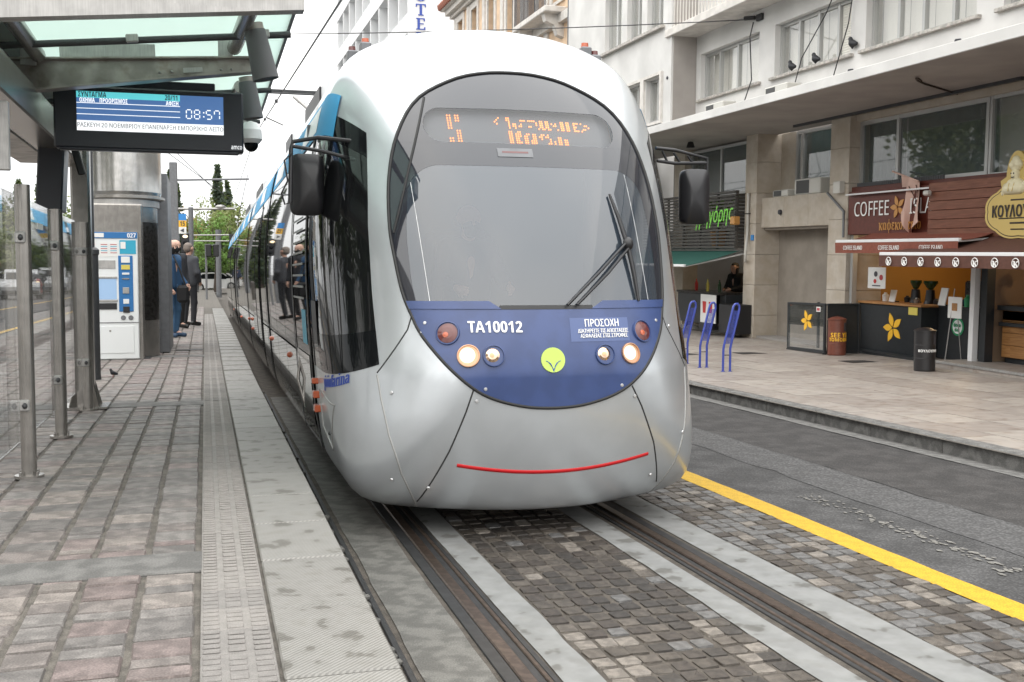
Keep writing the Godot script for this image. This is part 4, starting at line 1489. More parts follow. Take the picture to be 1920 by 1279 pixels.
# ---- the stop -----------------------------------------------------------------------------------------------------
func build_station() -> void:
	var s := thing("platform_shelter", "steel tram shelter with milky glass canopy over the platform", "shelter", Vector3(-1.1, PY, -10.8))
	# canopy: panes on purlins, sloping up towards the track
	var slope := atan(0.095)
	var cb := Basis(Vector3(0, 0, 1), slope)
	for q in [[-5.98, -8.0], [-8.02, -10.0], [-10.02, -11.9]]:
		for x in [[-1.3, 0.58]]:
			var c := Vector3((x[0] + x[1]) * 0.5, 3.31 + 0.095 * ((x[0] + x[1]) * 0.5 - 0.55), (q[0] + q[1]) * 0.5)
			part("canopy_pane", Geo.new().box(c, Vector3(x[1] - x[0], 0.016, q[0] - q[1]), 0.002, cb), "canopy_glass", s)
	part("roof_sheet", Geo.new().box(Vector3(-1.85, 3.10, -8.9), Vector3(1.5, 0.04, 6.0), 0.0, cb), "steel_beam", s)
	var fa := PackedVector2Array([Vector2(-2.6, 2.72), Vector2(0.535, 3.012), Vector2(0.535, 3.30), Vector2(-2.6, 3.0)])
	part("fascia_beam", Geo.new().prism(fa, 0.1, Transform3D(Basis.IDENTITY, Vector3(0, 0, -5.95))), "steel_pale", s)
	for z in [-7.25, -9.4, -11.3]:
		part("purlin", Geo.new().tube([Vector3(-2.2, 2.90, z), Vector3(0.565, 3.175, z)], 0.022, 10), "dark_paint", s)
		part("purlin_clip", Geo.new().box(Vector3(-0.42, 3.085, z + 0.02), Vector3(0.075, 0.05, 0.05), 0.006, cb), "steel_pale", s)
		part("purlin_clip", Geo.new().box(Vector3(0.39, 3.165, z + 0.02), Vector3(0.075, 0.05, 0.05), 0.006, cb), "steel_pale", s)
	part("edge_trim", Geo.new().box(Vector3(0.585, 3.31, -8.9), Vector3(0.02, 0.045, 6.0), 0.004), "dark_paint", s)
	# tapered cantilevers: an upper and a lower flange with a web
	for z in [-7.85, -10.85]:
		var web := PackedVector2Array([Vector2(-1.3, 2.80), Vector2(0.36, 3.03), Vector2(0.36, 3.118), Vector2(-1.3, 3.018)])
		var bm := part("cantilever_beam", Geo.new().prism(web, 0.02, Transform3D(Basis.IDENTITY, Vector3(0, 0, z))), "steel_beam", s)
		part("flange", Geo.new().box(Vector3(-0.47, 3.075, z), Vector3(1.67, 0.014, 0.12), 0.002, Basis(Vector3(0, 0, 1), atan(0.06))), "steel_beam", bm)
		part("flange", Geo.new().box(Vector3(-0.47, 2.917, z), Vector3(1.69, 0.014, 0.12), 0.002, Basis(Vector3(0, 0, 1), atan(0.1386))), "steel_beam", bm)
		part("name_plate", Geo.new().box(Vector3(-0.06, 3.02, z + 0.014), Vector3(0.13, 0.035, 0.006), 0.001, Basis(Vector3(0, 0, 1), 0.1)), "steel_pale", bm)
		for x in [-0.28, -0.2, 0.13, 0.2]:
			part("bolt", Geo.new().ball(Vector3(x, 3.02 + 0.1 * x, z + 0.014), Vector3(0.01, 0.01, 0.008), 8), "steel_pale", bm)
		part("spacer_plate", Geo.new().box(Vector3(-0.62, 3.13, z - 0.08), Vector3(0.62, 0.12, 0.02), 0.003, Basis(Vector3(0, 0, 1), 0.03)), "steel_pale", s)
		for q in [[Vector3(0.30, 3.15, z + 1.7), Vector3(0.22, 3.18, z + 0.05)], [Vector3(-1.0, 3.0, z + 1.7), Vector3(-1.05, 3.06, z + 0.05)]]:
			part("strut", Geo.new().tube(q, 0.05, 12), "steel", s)
			part("strut_bracket", Geo.new().box(q[1] + Vector3(-0.06, 0.0, 0.0), Vector3(0.1, 0.14, 0.012), 0.002), "steel_pale", s)
	part("side_beam", Geo.new().box(Vector3(-1.19, 2.74, -7.2), Vector3(0.24, 0.24, 7.4), 0.012), "steel", s)
	part("side_beam", Geo.new().box(Vector3(-1.5, 2.9, -8.4), Vector3(0.3, 0.5, 5.0), 0.012), "steel_beam", s)
	var col := part("column", Geo.new().box(Vector3(-1.11, 1.7, -10.8), Vector3(0.17, 2.7, 0.17), 0.02), "steel", s)
	part("base_plate", Geo.new().box(Vector3(-1.11, PY + 0.012, -10.8), Vector3(0.42, 0.024, 0.42), 0.004), "steel", col)
	for a in 4:
		var fin := PackedVector2Array([Vector2(0.08, 0.02), Vector2(0.19, 0.02), Vector2(0.105, 0.27), Vector2(0.08, 0.27)])
		part("gusset", Geo.new().prism(fin, 0.012, Transform3D(Basis(Vector3.UP, a * PI * 0.5 + PI * 0.25), Vector3(-1.11, PY, -10.8))), "steel", col)
	# wind screen beside the platform
	var w := thing("wind_barrier", "clear glass wind barrier on round steel posts along the platform", "glass barrier", Vector3(-1.08, PY, -8.8))
	for p in [[-1.06, -7.075, 2.14], [-1.085, -8.814, 2.10], [-1.06, -10.55, 2.09]]:
		var po := part("post", Geo.new().tube([Vector3(p[0], PY, p[1]), Vector3(p[0], p[2], p[1])], 0.045, 20), "steel", w)
		part("foot_flange", Geo.new().lathe([Vector2(0.0, 0), Vector2(0.085, 0), Vector2(0.085, 0.018), Vector2(0.046, 0.022)], Vector3(p[0], PY, p[1]), 20), "steel", po)
		for k in 4:
			part("bolt", Geo.new().tube([Vector3(p[0] + 0.066 * cos(k * TAU / 4 + 0.7), PY + 0.015, p[1] + 0.066 * sin(k * TAU / 4 + 0.7)), Vector3(p[0] + 0.066 * cos(k * TAU / 4 + 0.7), PY + 0.04, p[1] + 0.066 * sin(k * TAU / 4 + 0.7))], 0.009, 6), "steel", po)
		for y in [0.80, 1.82]:
			part("clamp", Geo.new().box(Vector3(p[0] - 0.01, y, p[1] + 0.045), Vector3(0.06, 0.07, 0.05), 0.008), "steel_pale", po)
			part("clamp_bolt", Geo.new().ball(Vector3(p[0] - 0.005, y, p[1] + 0.075), Vector3(0.016, 0.02, 0.012), 8), "dark_paint", po)
	for q in [[-5.3, -7.02], [-7.13, -8.76], [-8.87, -10.5]]:
		part("pane", Geo.new().box(Vector3(-1.10, 1.33, (q[0] + q[1]) * 0.5), Vector3(0.012, 1.5, q[0] - q[1]), 0.0), "glass_barrier", w)
	part("small_notice", Geo.new().box(Vector3(-1.09, 1.93, -8.0), Vector3(0.006, 0.04, 0.25)), "paper", w)
	# arrivals display
	var d := thing("arrivals_display", "black electronic arrivals display hanging under the shelter showing 08:57", "display", Vector3(-0.36, 2.49, -8.15))
	part("case", Geo.new().box(Vector3(-0.357, 2.705, -8.16), Vector3(1.285, 0.435, 0.13), 0.012), "screen_case", d)
	part("hanger", Geo.new().box(Vector3(-0.36, 2.95, -8.18), Vector3(0.9, 0.08, 0.05), 0.006), "screen_case", d)
	part("lower_lip", Geo.new().box(Vector3(-0.36, 2.485, -8.13), Vector3(1.22, 0.022, 0.07), 0.006), "screen_case", d)
	var zf := -8.093
	var sc := part("screen", Geo.new().box(Vector3(-0.351, 2.747, zf), Vector3(0.992, 0.272, 0.004)), "screen_navy", d)
	var X0 := -0.847
	var W := 0.992
	part("cyan_strip", Geo.new().box(Vector3(X0 + W * 0.349, 2.861, zf + 0.003), Vector3(W * 0.698, 0.044, 0.003)), "screen_cyan", sc)
	part("ticker_strip", Geo.new().box(Vector3(-0.351, 2.646, zf + 0.003), Vector3(W, 0.071, 0.003)), "screen_white", sc)
	for y in [2.805, 2.765, 2.725]:
		part("rule_line", Geo.new().box(Vector3(X0 + W * 0.349, y - (0.002 if y > 2.8 else 0.0), zf + 0.003), Vector3(W * 0.698, 0.0045, 0.003)), "screen_white", sc)
	letters(sc, "ΣΥNΤΑΓΜΑ", 0.05, Vector3(X0 + 0.105, 2.861, zf + 0.006), Basis.IDENTITY, "screen_ink", 0.185, "Droid Sans", 700)
	letters(sc, "20/11", 0.048, Vector3(X0 + 0.635, 2.861, zf + 0.006), Basis.IDENTITY, "screen_ink", 0.085, "Droid Sans", 700)
	letters(sc, "ΟΧΗΜΑ", 0.041, Vector3(X0 + 0.07, 2.822, zf + 0.006), Basis.IDENTITY, "screen_white", 0.10, "Droid Sans", 700)
	letters(sc, "ΠΡΟΟΡΙΣΜΟΣ", 0.041, Vector3(X0 + 0.245, 2.822, zf + 0.006), Basis.IDENTITY, "screen_white", 0.185, "Droid Sans", 700)
	letters(sc, "ΑΦΙΞΗ", 0.041, Vector3(X0 + 0.64, 2.822, zf + 0.006), Basis.IDENTITY, "screen_white", 0.085, "Droid Sans", 700)
	letters(sc, "ΡΑΣΚΕΥΗ 20 NΟΕΜΒΡΙΟΥ ΕΠΑNΕNΑΡΞΗ ΕΜΠΟΡΙΚΗΣ ΛΕΙΤΟ", 0.042, Vector3(-0.351, 2.650, zf + 0.006), Basis.IDENTITY, "screen_ink", 0.985)
	letters(d, "amco", 0.045, Vector3(0.235, 2.528, -8.092), Basis.IDENTITY, "screen_white", 0.075)
	# the clock in seven segment digits
	var seg := {"0": "abcdef", "8": "abcdefg", "5": "acdfg", "7": "abcf"}
	var px := X0 + 0.735
	for ch in "08:57":
		var g := Geo.new()
		var a := 0.036
		var b := 0.062
		if ch == ":":
			g.box(Vector3(px + 0.008, 2.766, zf + 0.005), Vector3(0.009, 0.009, 0.003)).box(Vector3(px + 0.008, 2.737, zf + 0.005), Vector3(0.009, 0.009, 0.003))
			part("clock_colon", g, "screen_white", sc)
			px += 0.026
			continue
		var y := 2.752
		for k in seg[ch]:
			match k:
				"a": g.box(Vector3(px + a / 2, y + b / 2, zf + 0.005), Vector3(a - 0.01, 0.007, 0.003))
				"d": g.box(Vector3(px + a / 2, y - b / 2, zf + 0.005), Vector3(a - 0.01, 0.007, 0.003))
				"g": g.box(Vector3(px + a / 2, y, zf + 0.005), Vector3(a - 0.012, 0.007, 0.003))
				"b": g.box(Vector3(px + a, y + b / 4, zf + 0.005), Vector3(0.007, b / 2 - 0.01, 0.003))
				"c": g.box(Vector3(px + a, y - b / 4, zf + 0.005), Vector3(0.007, b / 2 - 0.01, 0.003))
				"e": g.box(Vector3(px, y - b / 4, zf + 0.005), Vector3(0.007, b / 2 - 0.01, 0.003))
				"f": g.box(Vector3(px, y + b / 4, zf + 0.005), Vector3(0.007, b / 2 - 0.01, 0.003))
		part("clock_digit", g, "screen_white", sc)
		px += 0.056
	# loudspeakers under the canopy edge
	for q in [[Vector3(0.315, 3.17, -7.0), Vector3(0.39, 2.83, -7.0), "nearer grey cylinder loudspeaker hanging from the canopy edge"], [Vector3(0.33, 3.13, -8.62), Vector3(0.375, 2.815, -8.62), "farther grey cylinder loudspeaker behind the arrivals display"]]:
		var sp := thing("loudspeaker", q[2], "loudspeaker", q[0], "loudspeakers under the shelter canopy")
		var a: Vector3 = q[0]
		var b: Vector3 = q[1]
		part("housing", Geo.new().tube([a.lerp(b, 0.12), a.lerp(b, 0.3), b], [0.066, 0.069, 0.082], 24), "speaker_grey", sp)
		part("collar", Geo.new().tube([a, a.lerp(b, 0.12)], 0.06, 20), "steel_beam", sp)
		part("grille", Geo.new().tube([b, b + (b - a) * 0.004], 0.074, 24), "plastic_black", sp)
	var cm := thing("dome_camera", "white dome security camera at the right end of the arrivals display", "security camera", Vector3(0.355, 2.6, -8.5))
	part("housing", Geo.new().lathe([Vector2(0.0, 0.0), Vector2(0.062, 0.0), Vector2(0.085, 0.03), Vector2(0.08, 0.10), Vector2(0.05, 0.155), Vector2(0.0, 0.17)], Vector3(0.355, 2.61, -8.5), 20), "cream_case", cm)
	part("lens_dome", Geo.new().ball(Vector3(0.355, 2.605, -8.5), Vector3(0.055, 0.062, 0.055), 16), "glass_dark", cm)
	var hm := thing("hanging_case", "tall black case hanging from the side beam behind the glass barrier", "case", Vector3(-1.2, 2.12, -9.5))
	part("body", Geo.new().box(Vector3(-1.19, 2.41, -9.5), Vector3(0.2, 0.58, 0.3), 0.012, Basis(Vector3(0, 0, 1), -0.06)), "screen_case", hm)
	part("bracket", Geo.new().box(Vector3(-1.0, 2.55, -9.6), Vector3(0.06, 0.24, 0.05), 0.01, Basis(Vector3(0, 0, 1), 0.25)), "plastic_black", hm)
	var hs := thing("hanging_sign", "pale blank sign panel at the left edge under the shelter beam", "sign", Vector3(-1.25, 2.17, -6.5))
	part("panel", Geo.new().box(Vector3(-1.27, 2.36, -6.5), Vector3(0.48, 0.38, 0.05), 0.006), "steel_pale", hs)
	part("hanger", Geo.new().box(Vector3(-1.25, 2.6, -6.5), Vector3(0.03, 0.12, 0.03)), "steel", hs)
	# kiosk with the ticket machine
	var k := thing("steel_kiosk", "stainless steel round kiosk with soot marks standing on the platform", "kiosk", Vector3(-1.25, PY, -17.4))
	part("body", Geo.new().lathe([Vector2(0.50, 0.05), Vector2(0.50, 2.3)], Vector3(-1.19, PY, -17.35), 32), "steel", k)
	part("front_frame", Geo.new().box(Vector3(-1.34, 1.5, -17.0), Vector3(0.92, 2.34, 0.62), 0.02), "steel", k)
	part("shoulder", Geo.new().lathe([Vector2(0.0, 2.30), Vector2(0.53, 2.30), Vector2(0.53, 2.40), Vector2(0.50, 2.42)], Vector3(-1.19, PY, -17.35), 32), "steel_pale", k)
	part("drum", Geo.new().lathe([Vector2(0.50, 2.40), Vector2(0.525, 2.52), Vector2(0.525, 5.2), Vector2(0.0, 5.25)], Vector3(-1.15, PY, -17.35), 40), "steel_drum", k)
	part("drum_lip", Geo.new().lathe([Vector2(0.52, 2.40), Vector2(0.57, 2.42), Vector2(0.57, 2.455), Vector2(0.52, 2.47)], Vector3(-1.15, PY, -17.35), 40), "steel", k)
	part("soot_band", body_arc(Vector3(-1.19, 0, -17.35), 0.505, 0.95, 2.42, 0.62, 1.42), "steel_soot", k)
	part("foot", Geo.new().box(Vector3(-1.3, PY + 0.025, -17.1), Vector3(1.0, 0.05, 0.8)), "dark_paint", k)
	build_ticket_machine()
	var cb2 := thing("metal_cabinet", "tall grey ribbed metal cabinet behind the steel kiosk", "cabinet", Vector3(-0.64, PY, -18.6))
	part("case", Geo.new().box(Vector3(-0.65, 1.80, -18.7), Vector3(0.19, 2.86, 1.8), 0.01), "grey_paint", cb2)
	for y in [0.9, 1.5, 2.1, 2.7]:
		part("rib", Geo.new().box(Vector3(-0.715, y, -17.79), Vector3(0.06, 0.56, 0.02), 0.004), "grey_paint", cb2)
	part("foot", Geo.new().box(Vector3(-0.62, PY + 0.03, -17.85), Vector3(0.1, 0.06, 0.1)), "plastic_black", cb2)
	# lamp post
	var lp := thing("lamp_post", "dark grey stepped lamp post in front of the ticket machine", "lamp post", Vector3(-1.31, PY, -13.8))
	part("base_tube", Geo.new().lathe([Vector2(0, 0), Vector2(0.078, 0), Vector2(0.072, 0.06), Vector2(0.072, 1.5), Vector2(0.084, 1.52), Vector2(0.084, 1.57), Vector2(0.05, 1.6)], Vector3(-1.31, PY, -13.8), 20), "dark_paint", lp)
	part("shaft", Geo.new().tube([Vector3(-1.32, PY + 1.58, -13.8), Vector3(-1.32, 4.6, -13.8)], 0.043, 16), "dark_paint", lp)
	part("lantern", Geo.new().lathe([Vector2(0.04, 0), Vector2(0.16, 0.06), Vector2(0.18, 0.3), Vector2(0.1, 0.42), Vector2(0, 0.44)], Vector3(-1.32, 4.6, -13.8), 16), "dark_paint", lp)
	var pg := thing("pigeon", "small grey pigeon standing on the platform beside the lamp post", "pigeon", Vector3(-1.12, PY, -14.0))
	pg.scale = Vector3.ONE * 0.6
	part("body", blend([[Vector3(-1.12, PY + 0.10, -14.0), Vector3(-1.04, PY + 0.075, -14.02), 0.045, 0.025], [Vector3(-1.14, PY + 0.12, -14.0), Vector3(-1.155, PY + 0.165, -14.0), 0.028, 0.022], [Vector3(-1.155, PY + 0.165, -14.0), Vector3(-1.185, PY + 0.16, -14.0), 0.018, 0.006]], 0.008, 0.02), "bird", pg)
	for dz in [-0.02, 0.02]:
		part("leg", Geo.new().tube([Vector3(-1.115, PY + 0.08, -14.0 + dz), Vector3(-1.115, PY, -14.0 + dz)], 0.004, 5), "lamp_amber", pg)

# part of a cylinder wall; angles from +z towards +x
func body_arc(c: Vector3, r: float, y0: float, y1: float, a0: float, a1: float) -> Geo:
	var rows := []
	for y in [y0, y1]:
		var row := []
		for k in 13:
			var a := lerpf(a0, a1, k / 12.0)
			row.append(Vector3(c.x + sin(a) * r, y, c.z + cos(a) * r))
		rows.append(row)
	return Geo.new().grid(rows, Vector3(sin((a0 + a1) * 0.5), 0, cos((a0 + a1) * 0.5)))

func build_ticket_machine() -> void:
	var t := thing("ticket_machine", "white ticket vending machine numbered 027 set into the steel kiosk", "ticket machine", Vector3(-1.32, PY, -16.65))
	var z := -16.62
	part("case", Geo.new().box(Vector3(-1.32, 1.32, -16.75), Vector3(0.74, 1.86, 0.26), 0.012), "cream_case", t)
	var hd := part("header", Geo.new().box(Vector3(-1.32, 2.205, z), Vector3(0.74, 0.09, 0.02), 0.003), "ticket_blue", t)
	part("header_label", Geo.new().box(Vector3(-1.52, 2.205, z + 0.011), Vector3(0.22, 0.06, 0.004)), "paper", hd)
	letters(hd, "027", 0.085, Vector3(-1.03, 2.203, z + 0.013), Basis.IDENTITY, "decal_white", 0.12, "Droid Sans", 700)
	for q in [[-1.58, 0.2], [-1.41, 0.14], [-1.28, 0.09]]:
		var ps := part("poster", Geo.new().box(Vector3(q[0], 2.0, z + 0.003), Vector3(0.12, 0.2 + q[1] * 0.1, 0.004)), "paper", t)
		for j in 5:
			part("print_line", Geo.new().box(Vector3(q[0], 2.07 - j * 0.03, z + 0.006), Vector3(0.09, 0.01, 0.002)), "ticket_teal" if j % 2 else "ink_red", ps)
	var tl := part("map_notice", Geo.new().box(Vector3(-1.085, 2.035, z + 0.003), Vector3(0.225, 0.2, 0.006)), "ticket_teal", t)
	part("map_square", Geo.new().box(Vector3(-1.15, 2.06, z + 0.008), Vector3(0.07, 0.1, 0.004)), "paper", tl)
	var col := part("payment_panel", Geo.new().box(Vector3(-1.12, 1.50, z + 0.003), Vector3(0.2, 0.82, 0.012), 0.004), "ticket_blue", t)
	for q in [[1.85, 0.12, 0.09, "paper"], [1.74, 0.12, 0.07, "paper_yellow"], [1.645, 0.10, 0.03, "cream_case"], [1.57, 0.10, 0.02, "steel"], [1.40, 0.09, 0.09, "steel_pale"], [1.24, 0.08, 0.07, "cream_case"], [1.12, 0.09, 0.09, "plastic_black"]]:
		part("fitting", Geo.new().box(Vector3(-1.12, q[0], z + 0.012), Vector3(q[1], q[2], 0.012), 0.003), q[3], col)
	part("touch_screen", Geo.new().box(Vector3(-1.43, 1.42, z + 0.002), Vector3(0.36, 0.30, 0.008)), "ticket_screen", t)
	for y in [1.25, 1.59]:
		part("screen_frame", Geo.new().box(Vector3(-1.43, y, z + 0.006), Vector3(0.38, 0.03, 0.02), 0.004), "steel_pale", t)
	part("ticket_tray", Geo.new().box(Vector3(-1.43, 1.17, z + 0.004), Vector3(0.36, 0.09, 0.012)), "plastic_black", t)
	part("card_slot", Geo.new().box(Vector3(-1.41, 1.78, z + 0.003), Vector3(0.3, 0.12, 0.008)), "steel_pale", t)
	part("lower_door", Geo.new().box(Vector3(-1.30, 0.68, z + 0.002), Vector3(0.56, 0.40, 0.012), 0.004), "cream_case", t)
	part("door_gap", Geo.new().box(Vector3(-1.32, 0.93, z + 0.001), Vector3(0.74, 0.008, 0.012)), "ink", t)
	part("lock", Geo.new().ball(Vector3(-1.35, 0.81, z + 0.01), Vector3(0.014, 0.014, 0.01), 8), "steel", t)
	for x in [-1.165, -1.06]:
		part("round_plate", Geo.new().lathe([Vector2(0, 0.012), Vector2(0.033, 0.012), Vector2(0.036, 0)], Vector3(x, 1.0, z), 16, Basis(Vector3(1, 0, 0), Vector3(0, 0, 1), Vector3(0, -1, 0))), "grey_paint", t)

# ---- figures: bones joined with a smooth minimum, meshed as surface nets ----------------------------------------------
func blend(bones: Array, cell: float, k: float, g: Geo = null) -> Geo:
	if g == null:
		g = Geo.new()
	var lo := Vector3.INF
	var hi := -Vector3.INF
	for b in bones:
		var r: float = maxf(b[2], b[3]) + cell * 2.5
		for p in [b[0], b[1]]:
			lo = lo.min(p - Vector3.ONE * r)
			hi = hi.max(p + Vector3.ONE * r)
	var nx := int((hi.x - lo.x) / cell) + 2
	var ny := int((hi.y - lo.y) / cell) + 2
	var nz := int((hi.z - lo.z) / cell) + 2
	var f := PackedFloat32Array()
	f.resize(nx * ny * nz)
	f.fill(1.0)
	for b in bones:
		var a: Vector3 = b[0]
		var ab: Vector3 = b[1] - a
		var l2 := maxf(ab.length_squared(), 1e-9)
		var m: float = maxf(b[2], b[3]) + k + cell * 2.0
		var i0: Vector3 = ((a.min(b[1]) - Vector3.ONE * m - lo) / cell).floor()
		var i1: Vector3 = ((a.max(b[1]) + Vector3.ONE * m - lo) / cell).ceil()
		for x in range(maxi(int(i0.x), 0), mini(int(i1.x) + 1, nx)):
			for y in range(maxi(int(i0.y), 0), mini(int(i1.y) + 1, ny)):
				var base := (x * ny + y) * nz
				for z in range(maxi(int(i0.z), 0), mini(int(i1.z) + 1, nz)):
					var p := lo + Vector3(x, y, z) * cell - a
					var t := clampf(p.dot(ab) / l2, 0.0, 1.0)
					var d := (p - ab * t).length() - lerpf(b[2], b[3], t)
					var c := f[base + z]
					var h := clampf(0.5 + 0.5 * (c - d) / k, 0.0, 1.0)
					f[base + z] = lerpf(c, d, h) - k * h * (1.0 - h)
	var at := {}
	var nor := {}
	var sx := ny * nz
	for x in nx - 1:
		for y in ny - 1:
			for z in nz - 1:
				var i := (x * ny + y) * nz + z
				var s := 0
				var c := [f[i], f[i + 1], f[i + nz], f[i + nz + 1], f[i + sx], f[i + sx + 1], f[i + sx + nz], f[i + sx + nz + 1]]
				for q in c:
					if q < 0.0:
						s += 1
				if s == 0 or s == 8:
					continue
				var sum := Vector3.ZERO
				var cnt := 0
				for e in [[0, 1], [2, 3], [4, 5], [6, 7], [0, 2], [1, 3], [4, 6], [5, 7], [0, 4], [1, 5], [2, 6], [3, 7]]:
					var u: float = c[e[0]]
					var v: float = c[e[1]]
					if (u < 0.0) != (v < 0.0):
						var t := u / (u - v)
						sum += Vector3(e[0] >> 2 & 1, e[0] >> 1 & 1, e[0] & 1).lerp(Vector3(e[1] >> 2 & 1, e[1] >> 1 & 1, e[1] & 1), t)
						cnt += 1
				at[i] = lo + (Vector3(x, y, z) + sum / cnt) * cell
				nor[i] = Vector3(c[4] + c[5] + c[6] + c[7] - c[0] - c[1] - c[2] - c[3], c[2] + c[3] + c[6] + c[7] - c[0] - c[1] - c[4] - c[5], c[1] + c[3] + c[5] + c[7] - c[0] - c[2] - c[4] - c[6]).normalized()
	for i in at:
		for e in [[sx, nz, 1], [nz, 1, sx], [1, sx, nz]]:
			# the grid edge from this cell's low corner along e[0]; its four cells lie along e[1] and e[2]
			var u := f[i]
			var v := f[i + e[0]]
			if (u < 0.0) == (v < 0.0):
				continue
			var q := [i, i - e[1], i - e[1] - e[2], i - e[2]]
			if at.has(q[1]) and at.has(q[2]) and at.has(q[3]):
				g.tri(at[q[0]], at[q[1]], at[q[2]], nor[q[0]], nor[q[1]], nor[q[2]])
				g.tri(at[q[0]], at[q[2]], at[q[3]], nor[q[0]], nor[q[2]], nor[q[3]])
	return g

# A person, 1.75 m before scaling, facing +z. look: skin, hair, top, legs, shoes, mask; pose: joints to move.
func person(label: String, at: Vector3, tall: float, yaw: float, look: Dictionary, pose := {}, fine := 1.0) -> Node3D:
	var j := {"pelvis": Vector3(0, .95, 0), "chest": Vector3(0, 1.3, 0), "neck": Vector3(0, 1.46, -.01), "head": Vector3(0, 1.62, .01),
		"sl": Vector3(.175, 1.41, -.01), "sr": Vector3(-.175, 1.41, -.01), "el": Vector3(.23, 1.13, -.03), "er": Vector3(-.23, 1.13, -.03), "wl": Vector3(.24, .88, .05), "wr": Vector3(-.24, .88, .05),
		"hl": Vector3(.09, .92, 0), "hr": Vector3(-.09, .92, 0), "kl": Vector3(.10, .5, .03), "kr": Vector3(-.10, .5, .03), "al": Vector3(.11, .09, -.02), "ar": Vector3(-.11, .09, -.02), "tl": Vector3(.13, .04, .16), "tr": Vector3(-.13, .04, .16)}
	j.merge(pose, true)
	var t := thing("person", label, "person", at)
	t.transform = Transform3D(Basis(Vector3.UP, yaw) * Basis.from_scale(Vector3.ONE * tall / 1.75), at)
	t.set_meta("at", Vector3.ZERO)
	var c := 0.022 * fine
	var body := [[j.pelvis + Vector3(-.06, 0, 0), j.pelvis + Vector3(.06, 0, 0), .10, .10], [j.pelvis, j.chest, .10, .11], [j.chest, j.neck, .10, .055], [j.neck, j.head, .052, .052]]
	for s in ["l", "r"]:
		body.append_array([[j.chest + Vector3(0, .08, 0), j["s" + s], .06, .05], [j["s" + s], j["e" + s], .046, .037], [j["e" + s], j["w" + s], .037, .027], [j["h" + s], j["k" + s], .075, .05], [j["k" + s], j["a" + s], .05, .036], [j["a" + s], j["t" + s], .036, .03]])
	var g := blend(body, c, 0.03)
	var H: Vector3 = j.head
	var turn := Basis(Vector3.UP, pose.get("turn", 0.0))
	var P := func(x, y, z): return H + turn * Vector3(x, y, z)
	var hd := [[P.call(0, .035, -.02), P.call(0, .03, .02), .088, .082], [P.call(0, -.05, .035), P.call(0, -.065, .05), .052, .042], [P.call(0, -.1, -.01), P.call(0, -.02, 0), .05, .06], [P.call(0, .0, .09), P.call(0, -.03, .107), .010, .014]]
	for sx in [-1.0, 1.0]:
		hd.append([P.call(sx * .086, .0, -.01), P.call(sx * .09, .025, -.018), .012, .016])
		hd.append([P.call(sx * .02, .028, .083), P.call(sx * .05, .03, .07), .012, .012])
		hd.append([P.call(sx * .05, -.02, .06), P.call(sx * .045, -.03, .055), .02, .02])
	hd.append([P.call(-.018, -.058, .088), P.call(.018, -.058, .088), .009, .009])
	blend(hd, 0.0095 * fine, 0.018, g)
	for s in ["l", "r"]:
		var w: Vector3 = j["w" + s]
		var dir: Vector3 = (w - j["e" + s]).normalized()
		var sd: float = 1.0 if s == "l" else -1.0
		var side: Vector3 = dir.cross(Vector3(sd, 0, 0.2)).normalized()
		var inn: Vector3 = side.cross(dir).normalized() * -1.0
		var hand := [[w, w + dir * .075, .026, .03]]
		for k in 4:
			var r: Vector3 = w + dir * .085 + side * (k - 1.5) * .019
			var m: Vector3 = r + dir * [.036, .042, .04, .03][k] + inn * .008
			hand.append([r, m, .0095, .009])
			hand.append([m, m + dir * .022 + inn * .022, .009, .0075])
		hand.append([w + dir * .03 + side * .026, w + dir * .062 + side * .05 + inn * .01, .011, .0095])
		hand.append([w + dir * .062 + side * .05 + inn * .01, w + dir * .088 + side * .052 + inn * .022, .0095, .008])
		blend(hand, 0.008 * fine, 0.008, g)
	part("body", g, look.skin, t)
	var top := []
	for sx in [-1.0, 1.0]:
		top.append([j.pelvis + Vector3(sx * .07, -.02, 0), j.chest + Vector3(sx * .085, .05, 0), .125, .12])
	for s in ["l", "r"]:
		top.append_array([[j.chest + Vector3(0, .12, -.01), j["s" + s], .075, .068], [j["s" + s], j["e" + s], .068, .056], [j["e" + s], j["w" + s] - (j["w" + s] - j["e" + s]) * 0.06, .056, .044]])
	top.append([j.neck + Vector3(0, -.06, 0), j.neck + Vector3(0, -.0, -.01), .085, .062])
	part("jacket", blend(top, c, 0.035), look.top, t)
	var leg := [[j.pelvis + Vector3(-.05, -.02, 0), j.pelvis + Vector3(.05, -.02, 0), .118, .118]]
	for s in ["l", "r"]:
		leg.append_array([[j["h" + s], j["k" + s], .092, .068], [j["k" + s], j["a" + s] + (j["k" + s] - j["a" + s]) * 0.06, .068, .056]])
	part("trousers", blend(leg, c, 0.03), look.legs, t)
	for s in ["l", "r"]:
		part("shoe", blend([[j["a" + s] + Vector3(0, -.03, -.03), j["t" + s], .048, .038], [j["a" + s], j["a" + s] + Vector3(0, .02, 0), .045, .042]], 0.012, 0.02), look.shoes, t)
	if look.has("hair"):
		var hb := [[P.call(0, .06, -.04), P.call(0, .02, -.055), .088, .082], [P.call(0, .075, .0), P.call(0, .085, .03), .078, .06]]
		if look.get("fringe", false):
			hb = [[P.call(-.07, .0, -.045), P.call(.07, .0, -.045), .04, .04], [P.call(0, .0, -.075), P.call(0, -.04, -.07), .05, .04]]
		elif look.get("long", false):
			hb.append_array([[P.call(-.075, .0, -.02), P.call(-.08, -.16, -.01), .035, .04], [P.call(.075, .0, -.02), P.call(.08, -.16, -.01), .035, .04], [P.call(0, -.02, -.07), P.call(0, -.18, -.06), .06, .06]])
		part("hair", blend(hb, 0.012, 0.03), look.hair, t)
